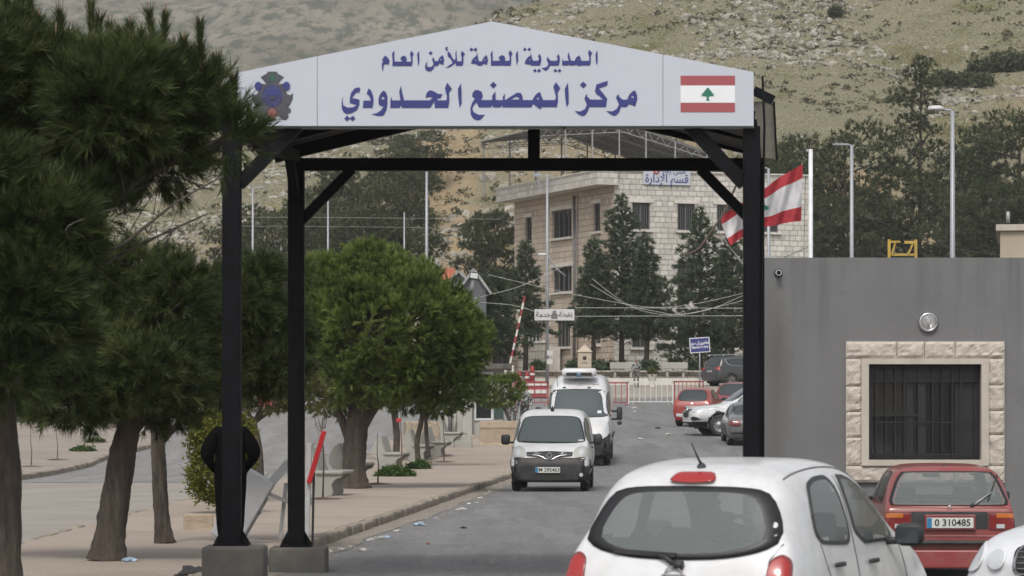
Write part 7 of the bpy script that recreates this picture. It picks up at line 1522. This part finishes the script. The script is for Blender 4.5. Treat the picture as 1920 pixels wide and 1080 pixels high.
for px, lb in ((992, 'plastic barrier with red and white parts, left one of the pair behind the tall van'), (1014, 'plastic barrier with red and white parts, right one of the pair behind the tall van')):
    d = 172; x = X_(px, d); tt = thing('plastic_barrier', lb, 'barrier', (x, d, gz(x, d)+.05), 0, 'red and white plastic barriers'); mb = MB(); mb.prism([(-.25, 0), (-.22, .25), (-.1, .45), (-.08, .85), (.08, .85), (.1, .45), (.22, .25), (.25, 0)], lambda u, v, k: (-.32+.64*k, u, v)); mb.build('body', CBR, tt); MB().box((0, -.26, .30), (.58, .03, .2)).box((0, -.10, .70), (.62, .05, .16)).build('white_panel', CBW, tt)
for px, lb in ((505, 'red plastic barrier nearest the left gate posts in the far road'), (540, 'second red plastic barrier from the left in the far road')):
    d = 146; x = X_(px, d); tt = thing('plastic_barrier', lb, 'barrier', (x, d, gz(x, d)), 0, 'red plastic barriers in the far side road'); mb = MB(); mb.prism([(-.25, 0), (-.22, .25), (-.1, .4), (-.08, .75), (.08, .75), (.1, .4), (.22, .25), (.25, 0)], lambda u, v, k: (-.55+1.1*k, u, v)); mb.build('body', CBR, tt); MB().box((-.2, -.27, .12), (1.5, .2, .18)).build('footing', CBW, tt)
# fallen barrier cabinet leaning by the posts
p = gp(470, 1015, .115); t = thing('barrier_cabinet', 'white metal barrier cabinet lying tilted on its frame between the left gate posts', 'cabinet', (p.x, p.y+.3, p.z)); CAB = M('cabinet_grey_white', (.42, .43, .44), .5, var=.12, scale=4, dirt=.3)
o = MB().box((0, 0, 0), (.40, .42, .98), bev=.02).build('cabinet', CAB, t); o.location = (-.12, 0, .42); o.rotation_euler = (0, R(30), 0)
MB().box((.205, 0, -.08), (.02, .34, .72), bev=.004).build('cabinet_door', M('cabinet_door_grey', (.26, .27, .275), .5, var=.12), o); MB().box((.215, 0, .05), (.025, .22, .02)).build('door_slot', PLTXT, o)  # door in a darker grey than the cabinet
mb = MB(); mb.bar((-.02, -.05, .45), (.48, .0, 1.02), .11, .11); mb.bar((.48, 0, 1.0), (.60, 0, 1.0), .11, .08); mb.build('boom_arm', CAB, t)
mb = MB(); mb.bar((.20, -.12, .62), (.62, -.05, .44), .05, .05); mb.bar((.36, .0, .02), (.44, .0, .75), .05, .05); mb.bar((.42, .05, .02), (.78, .05, .55), .10, .07); mb.bar((-.1, -.22, .02), (.35, -.24, -.04), .06, .05); mb.build('frame', M('galv_frame', (.3, .3, .3), .5, .3), t)
# red and white board standing behind the rear left post
p = gp(585, 1028, .1); q = at(603, 850, p.y+.6); t = thing('barrier_board', 'red and white barrier arm standing upright behind the rear left gate post', 'barrier arm', (p.x-.13, p.y+.6, .1))
mb = MB(); mb.bar((.02, 0, 0), (.06, 0, 1.30), .10, .06); mb.build('board', CAB, t); mb = MB(); mb.bar((.0, .0, 1.15), (.26, 0, 1.47), .04, .05); mb.build('strut', GREYMETAL, t); a = Vector((.06, -.06, .80)); e = Vector((.25, -.06, 1.45)); mb = MB(); mb.bar(a, e, .13, .06); mb.build('red_sleeve', M('glossy_red', (.40, .02, .025), .3, var=.1), t); mb = MB(); mb.bar((.10, -.04, 0), (.12, -.04, 1.0), .025, .03); mb.build('edge_strip', PLTXT, t)
# ------------------------------------------------------------------ poles, lamps, signs, cables, flag
POLE = M('lamp_pole_grey', (.30, .31, .33), .5, .3, var=.1, scale=2); LAMPH = M('lamp_head_pale', (.5, .5, .5), .4, var=.08)
def lamp(px, top, d, label, arm=0, head=0, r0=.09, base=None, dy=0, cat='street lamp', drop=0):
    x = (px-960)/F*d; zb_ = gz(x, d) if d < 236 else float(hill_z(x, d)); zt = H+(HY-top)/F*d; t = thing('street_lamp' if arm or head else 'utility_pole', label, cat if arm or head else 'pole', (x, d, zb_)); h_ = zt-zb_
    pts = [(0, 0, -.2), (0, 0, h_*.5), (0, 0, h_)]; MB().tube(pts, [r0, r0*.85, r0*.65], 10).build('pole', POLE, t)
    if arm: ax = arm/F*d; MB().tube([(0, 0, h_-.03), (ax*.2, 0, h_+.02), (ax, 0, h_+.02+drop)], r0*.4, 7).build('arm', POLE, t)
    if head:
        mb = MB(); hx = ax; L = abs(head)/F*d; sg = math.copysign(1, arm); mb.lathe([(0, -.5), (.34, -.46), (.5, -.2), (.5, .25), (.3, .46), (0, .5)], (0, 0, 0), 12, 0); mb.v = [(v_[0]*L+hx+sg*L*.45, v_[1]*.3, max(v_[2], -.12)*.26*L/.55+h_+.04+drop) for v_ in mb.v]; mb.build('lamp_head', LAMPH, t)
    MB().box((0, 0, .05), (.35, .35, .1)).build('base_plate', CONC, t); return t
lamp(1786, 208, 72, 'street lamp with a pale cobra head pointing left, before the right-hand hill', -18, 30, .075); lamp(1597, 272, 110, 'lamp pole with a bare arm reaching left behind the flag', -36, 0, .09); lamp(1441, 316, 130, 'thin pole just right of the right gate post behind the flag', -18, 0, .09)
lamp(474, 352, 215, 'thin lamp pole seen between the two left gate posts', 30, 0, .1); lamp(615, 368, 210, 'thin grey pole above the left part of the umbrella pine', 0, 0, .08); lamp(758, 398, 205, 'short thin pole above the middle of the umbrella pine', 0, 0, .07); lamp(800, 322, 200, 'tall thick grey pole beside the red tiled roof', 0, 0, .12)
t5 = lamp(1026, 326, 192, 'tall lamp pole in front of the stone building carrying the small white sign', 0, 0, .105); 
hz = t5.location.z; mb = MB(); q0 = H+(HY-505)/F*192-hz; q1 = H+(HY-478)/F*192-hz; mb.tube([(1.1, 0, q0-.4), (.6, 0, q0), (.05, 0, q1-.1), (-.15, 0, q1)], .045, 6); mb.build('arm', POLE, t5); MB().box((-.3, 0, q1+.03), (.5, .25, .14), bev=.05).build('lamp_head', LAMPH, t5)
mb = MB(); z = H+(HY-330)/F*192-hz; mb.box((-.25, 0, z), (1.2, .12, .08)); mb.box((-.6, 0, z+.1), (.5, .15, .12)); mb.build('floodlights', POLE, t5)
for z, m in ((H+(HY-662)/F*192-hz, LAMPH), (H+(HY-678)/F*192-hz, CBW)): MB().box((.15, -.12, z), (.35, .05, .3)).build('notice_plate', m, t5)
# small white sign on the pole
d = 191.6; a, b = at(1002, 601, d), at(1077, 580, d); t = thing('hanging_sign', 'long white sign with a grey emblem between two words, on the tall lamp pole', 'sign', ((a.x+b.x)/2, d, a.z)); w_, h_ = b.x-a.x, b.z-a.z; o = MB().box((0, 0, h_/2), (w_, .12, h_), bev=.02).build('board', M('grey_white_board', (.50, .49, .49), .5, var=.05), t)
GTX = M('grey_writing', (.05, .05, .055), .6); write('lettering', arab('نقطة'), .42, GTX, o, (w_*.28, -.066, h_*.5), (R(90), 0, 0), bold=.008); write('lettering', arab('خدمة'), .42, GTX, o, (-w_*.28, -.066, h_*.5), (R(90), 0, 0), bold=.008)
v, f = poly_mesh([([((x-545)/830*h_*.8, -(y-540)/830*h_*.8) for x, y in sil], [])], .003); MB().add([(x, -.066-z, y+h_/2) for x, y, z in v], f).build('emblem', M('grey_emblem', (.13, .125, .12), .6), o, smooth=False)
# blue sign on its post
d = 190; c = at(1312, 647, d); t = thing('direction_sign', 'small blue road sign with white border and two lines of white writing', 'sign', (c.x, d, gz(c.x, d))); zc = c.z-t.location.z; MB().tube([(0, .05, -.1), (0, .05, zc+.3)], .04, 6).build('post', POLE, t)
bo = MB().box((0, 0, 0), (1.2, .03, .90)).build('border', M('sign_white', (.6, .6, .63), .5), t, loc=(0, 0, zc)); bo.rotation_euler = (0, R(-4), 0); fld = MB().box((0, -.018, 0), (1.10, .02, .80)).build('panel', M('sign_blue', (.025, .03, .15), .5), bo)
SW = MATS['sign_white']; write('lettering', arab('المغادرون إلى سورية'), .24, SW, fld, (0, -.032, .13), (R(90), 0, 0), sx=.62, bold=.008); write('lettering', 'Departure To Syria', .19, SW, fld, (0, -.032, -.12), (R(90), 0, 0), sx=.66, bold=.006)
# floodlight
d = 126; c = at(889, 517, d); t = thing('flood_light', 'floodlight on a post above the right edge of the umbrella pine', 'floodlight', (c.x, d, gz(c.x, d))); zc = c.z-t.location.z; MB().tube([(-.1, .05, 0), (-.1, .05, zc-.6), (-.03, .05, zc-.15)], .09, 8).build('post', FRAME, t); o = MB().box((0, 0, zc), (.36, .14, .28), rot=Matrix.Rotation(R(8), 3, 'Y'), bev=.02).build('lamp_head', PLAST, t); MB().box((0, -.075, zc), (.29, .01, .2), rot=Matrix.Rotation(R(8), 3, 'Y')).build('lamp_glass', LAMPH, o)
# cables: strings of lights and power lines
def cable(pts, d, label, r=.015, mat=None, cat='cable'):
    q = smooth_path([at(x, y, d) for x, y in pts], 8); return tag(MB().tube(q, r, 4).build('cable', mat or MATS['cable_white']), label, cat, 'cables strung between the poles')
M('cable_white', (.48, .47, .44), .7); CD = M('cable_dark', (.03, .03, .032), .6); CP = M('cable_pale', (.30, .30, .29), .7)
cable([(860, 567), (900, 557), (980, 535), (1060, 497)], 188, 'pale cable rising to the right across the dark conifers left of the pole'); cable([(915, 515), (1028, 541), (1118, 560), (1223, 576), (1312, 568), (1420, 543)], 189, 'long sagging string of lights crossing before the stone building'); cable([(1110, 522), (1172, 568), (1231, 584), (1289, 588), (1420, 556)], 189, 'steep sagging cable from the drain pipe to the right gate post'); cable([(1106, 532), (1180, 574), (1250, 590), (1330, 580), (1420, 541)], 190, 'lowest sagging cable before the stone building'); cable([(1078, 577), (1420, 578)], 191, 'upper one of the two level wires right of the white sign', .018); cable([(1078, 593), (1420, 592)], 191, 'lower one of the two level wires right of the white sign', .018); cable([(900, 567), (960, 572), (1003, 584)], 188, 'short string of lights ending at the left end of the white sign')
cable([(420, 407), (640, 408), (940, 411)], 214, 'thin power line over the dark pines on the left', .014, CP); cable([(420, 424), (640, 425), (860, 428)], 214, 'second thin power line over the dark pines on the left', .012, CP); cable([(1600, 390), (1700, 438), (1800, 468), (1900, 480)], 80, 'black cable sagging to the beige building on the right', .012, CD); cable([(1470, 483), (1520, 462), (1560, 455)], 75, 'short black cable behind the foot of the flagpole', .01, CD); cable([(1320, 388), (1352, 440), (1392, 494)], 62, 'pale rope running down to the right gate post below the flag', .013, CP)
cable([(1284, 478), (1310, 466), (1335, 432), (1358, 398), (1378, 352), (1392, 320)], 60, 'curved brown stick hanging beside the right gate post under the flag', .028, MATS['rusty_strip'], 'stick')
# flag and pole
d = 62; p = at(1520, 280, d); t = thing('flag_pole', 'white flagpole rising behind the grey booth', 'flagpole', (p.x, d, gz(p.x, d))); h_ = p.z-t.location.z; PW = M('flagpole_white', (.60, .60, .62), .4); MB().tube([(0, 0, 0), (0, 0, h_*.5), (0, 0, h_)], [.05, .048, .042], 10).build('pole', PW, t); MB().box((-.04, 0, h_-.02), (.1, .05, .05)).build('pulley', GREYMETAL, t); MB().tube([(-.09, 0, h_), (-.15, .02, h_*.6), (-.09, 0, .6)], .006, 4).build('halyard', PLAST, t)
def flag():
    def mf(name, col):
        m, n, b = nodes(name); f = noise(n, 5, 5, .6); c = ramp(n, f, [(.3, mul(col, .85)), (.7, mul(col, 1.12))]); n.links.new(c, b.inputs['Base Color']); b.inputs['Roughness'].default_value = .8
        tl = N(n, 'ShaderNodeBsdfTranslucent'); n.links.new(c, tl.inputs[0]); mx = N(n, 'ShaderNodeMixShader'); mx.inputs[0].default_value = .3; n.links.new(b.outputs[0], mx.inputs[1]); n.links.new(tl.outputs[0], mx.inputs[2]); n.links.new(mx.outputs[0], n.nodes['Material Output'].inputs[0]); return m
    FR, FW = mf('flag_red', (.38, .035, .045)), mf('flag_white', (.58, .58, .59)); root = thing('flag', 'large red and white flag with a green cedar flying from the white flagpole', 'flag', at(1505, 360, d)); o0 = root.location
    U = np.linspace(0, 1, 61); Vv = np.linspace(0, 1, 33); top = [(1505, 307), (1465, 331), (1420, 362), (1385, 384), (1352, 404)]; bot = [(1503, 414), (1462, 420), (1425, 428), (1392, 446), (1368, 461)]
    tx = np.interp(U, np.linspace(0, 1, 5), [a for a, _ in top]); ty = np.interp(U, np.linspace(0, 1, 5), [b for _, b in top]); bx_ = np.interp(U, np.linspace(0, 1, 5), [a for a, _ in bot]); by = np.interp(U, np.linspace(0, 1, 5), [b for _, b in bot])
    def pt(u, v):
        i = u*60; a = np.interp(i, range(61), tx); b = np.interp(i, range(61), ty); c = np.interp(i, range(61), bx_); e = np.interp(i, range(61), by)
        px = a+(c-a)*v+3*math.sin(u*16+v*3)*u; py = b+(e-b)*v+2.2*math.sin(u*20+v*2.2)*u; return at(px, py, d)-o0+Vector((0, .13*math.sin(u*15+v*2.5)*(.2+u)+.06*math.sin(u*31-v*5), 0))
    V = [pt(u, v) for v in Vv for u in U]; mb = MB(); mb.v = [tuple(q) for q in V]
    for r_ in range(32):
        for c_ in range(60): mb.f.append([r_*61+c_, r_*61+c_+1, (r_+1)*61+c_+1, (r_+1)*61+c_]); v = Vv[r_]; mb.mi.append(1 if .25 <= v < .75 else 0); mb.sm.append(True)
    mb.build('cloth', [FR, FW], root)
    ce = MB(); n = len(CEDAR); cs = [(.50+.13*x, .5+.20*y) for x, y in CEDAR]; rings = [1, .66, .33]
    for t_ in rings:
        for u, v in cs: q = pt(.50+(u-.50)*t_, .5+(v-.5)*t_); ce.v.append((q.x, q.y-.012, q.z))
    q = pt(.5, .5); ce.v.append((q.x, q.y-.012, q.z))
    for k in range(2):
        for i in range(n): ce.f.append([k*n+i, k*n+(i+1) % n, (k+1)*n+(i+1) % n, (k+1)*n+i]); ce.mi.append(0); ce.sm.append(True)
    for i in range(n): ce.f.append([2*n+i, 2*n+(i+1) % n, 3*n]); ce.mi.append(0); ce.sm.append(True)
    ce.build('cedar_tree', GREEN_P, root)
flag()
# ------------------------------------------------------------------ litter along the kerb
PAPER = M('litter_paper', (.40, .39, .365), .8, var=.2, scale=12); PLB = M('litter_blue', (.28, .36, .46), .4, var=.25, scale=15); LDK = M('litter_dark', (.03, .03, .032), .8); LRD = M('litter_red', (.3, .06, .05), .7)
def litter(px, py, s, mat, label, seed, dz=.008, group='litter along the kerb', name='litter', cat='litter'):
    p = gp(px, py, dz); r = np.random.RandomState(seed); bm = bmesh.new(); bmesh.ops.create_icosphere(bm, subdivisions=2, radius=1)
    for v_ in bm.verts: q = 1+.9*float(vnoise(np.array([v_.co.x*2.3+seed]), np.array([v_.co.y*2.3+v_.co.z*2]))[0])+.2*r.randn(); v_.co = Vector((v_.co.x*s*1.3*q, v_.co.y*s*q, max(-.1, v_.co.z)*s*.45*q+s*.03))
    me = bpy.data.meshes.new(name); bm.to_mesh(me); bm.free(); me.materials.append(mat); tag(link(name, me, None, p, r.rand()*6), label, cat, group)
lbl = 'pale scrap of litter lying in the gutter along the promenade kerb'
for i, (px, py) in enumerate(((706, 1009), (716, 1008), (694, 1012), (858, 956), (866, 955), (880, 945), (893, 943), (901, 934), (640, 1030), (618, 1034), (912, 926), (918, 922), (938, 905), (818, 972), (744, 996), (690, 1014), (657, 1025), (681, 1032))): litter(px, py, .03+.03*((i*37) % 10)/10, PAPER, lbl, i)
litter(787, 984, .085, PLB, 'crumpled blue and white plastic bag in the gutter, right of the umbrella pine base', 31, group=None); litter(727, 1008, .045, PLB, 'bluish plastic bottle in the gutter among paper scraps', 32, group=None); litter(245, 1052, .075, PLB, 'blue plastic scrap on the tiles beside the leaning pine', 33, .12, None); litter(868, 990, .05, LDK, 'small black scrap on the open asphalt right of the kerb', 34, .008, None); litter(802, 1020, .03, LRD, 'tiny red scrap on the asphalt', 35, .008, None); litter(612, 852, .09, PAPER, 'white paper on the side road behind the benches', 36, .008, None)
for i, (px, py) in enumerate(((1190, 765), (1190, 773), (1252, 815), (1201, 823))): litter(px, py, .10, PAPER, 'white paper scrap on the open asphalt right of the tall white van', 50+i, .008, 'paper scraps on the open road')
litter(1234, 803, .09, LDK, 'small black lump on the open asphalt left of the white pickup', 58, .008, None); litter(360, 1074, .13, LDK, 'crumpled black bag beside the front left concrete base', 59, .12, None, 'black_bag', 'bag'); litter(340, 1079, .06, LDK, 'black strap end lying left of the crumpled black bag', 60, .12, None, 'black_strap', 'strap'); litter(490, 1066, .05, PAPER, 'white paper scraps between the two concrete bases', 61, .12, None); litter(803, 869, .13, M('rolled_mat', (.3, .23, .16), .9, var=.2), 'brown rolled bundle on the paving by the twin stemmed pine', 62, .12, None, 'bundle', 'bundle')
r_ = np.random.RandomState(9); n = 900; a = np.array([(float(KX(y))+r_.exponential(.28)+.03, y) for y in r_.uniform(36, 110, n)]); V = []
for x, y in a: s_ = r_.uniform(.006, .022); z = gz(x, y)+.008; V += [(x-s_, y, z), (x+s_, y-s_, z), (x+s_*.3, y+s_*1.5, z+.003), (x, y, z+s_*.9)]
Fc = np.array([(i*4+p0, i*4+p1, i*4+3) for i in range(n) for p0, p1 in ((0, 1), (1, 2), (2, 0))]); tag(link('gutter_gravel', npmesh('gutter_gravel', np.array(V), Fc, KERB)), 'fine gravel and crumbs scattered along the kerb', 'gravel', kind='stuff')
# ------------------------------------------------------------------ haze: one box of pale air around the scene
m = bpy.data.materials.new('haze_air'); m.use_nodes = True; n = m.node_tree; n.nodes.remove(n.nodes['Principled BSDF']); v = n.nodes.new('ShaderNodeVolumePrincipled')
v.inputs['Color'].default_value = (.86, .86, .87, 1); v.inputs['Density'].default_value = .00019; v.inputs['Anisotropy'].default_value = .0; n.links.new(v.outputs[0], n.nodes['Material Output'].inputs['Volume'])
hb = MB().box((0, 1000, 220), (2000, 2600, 560)).build('haze', m); tag(hb, kind='stuff')
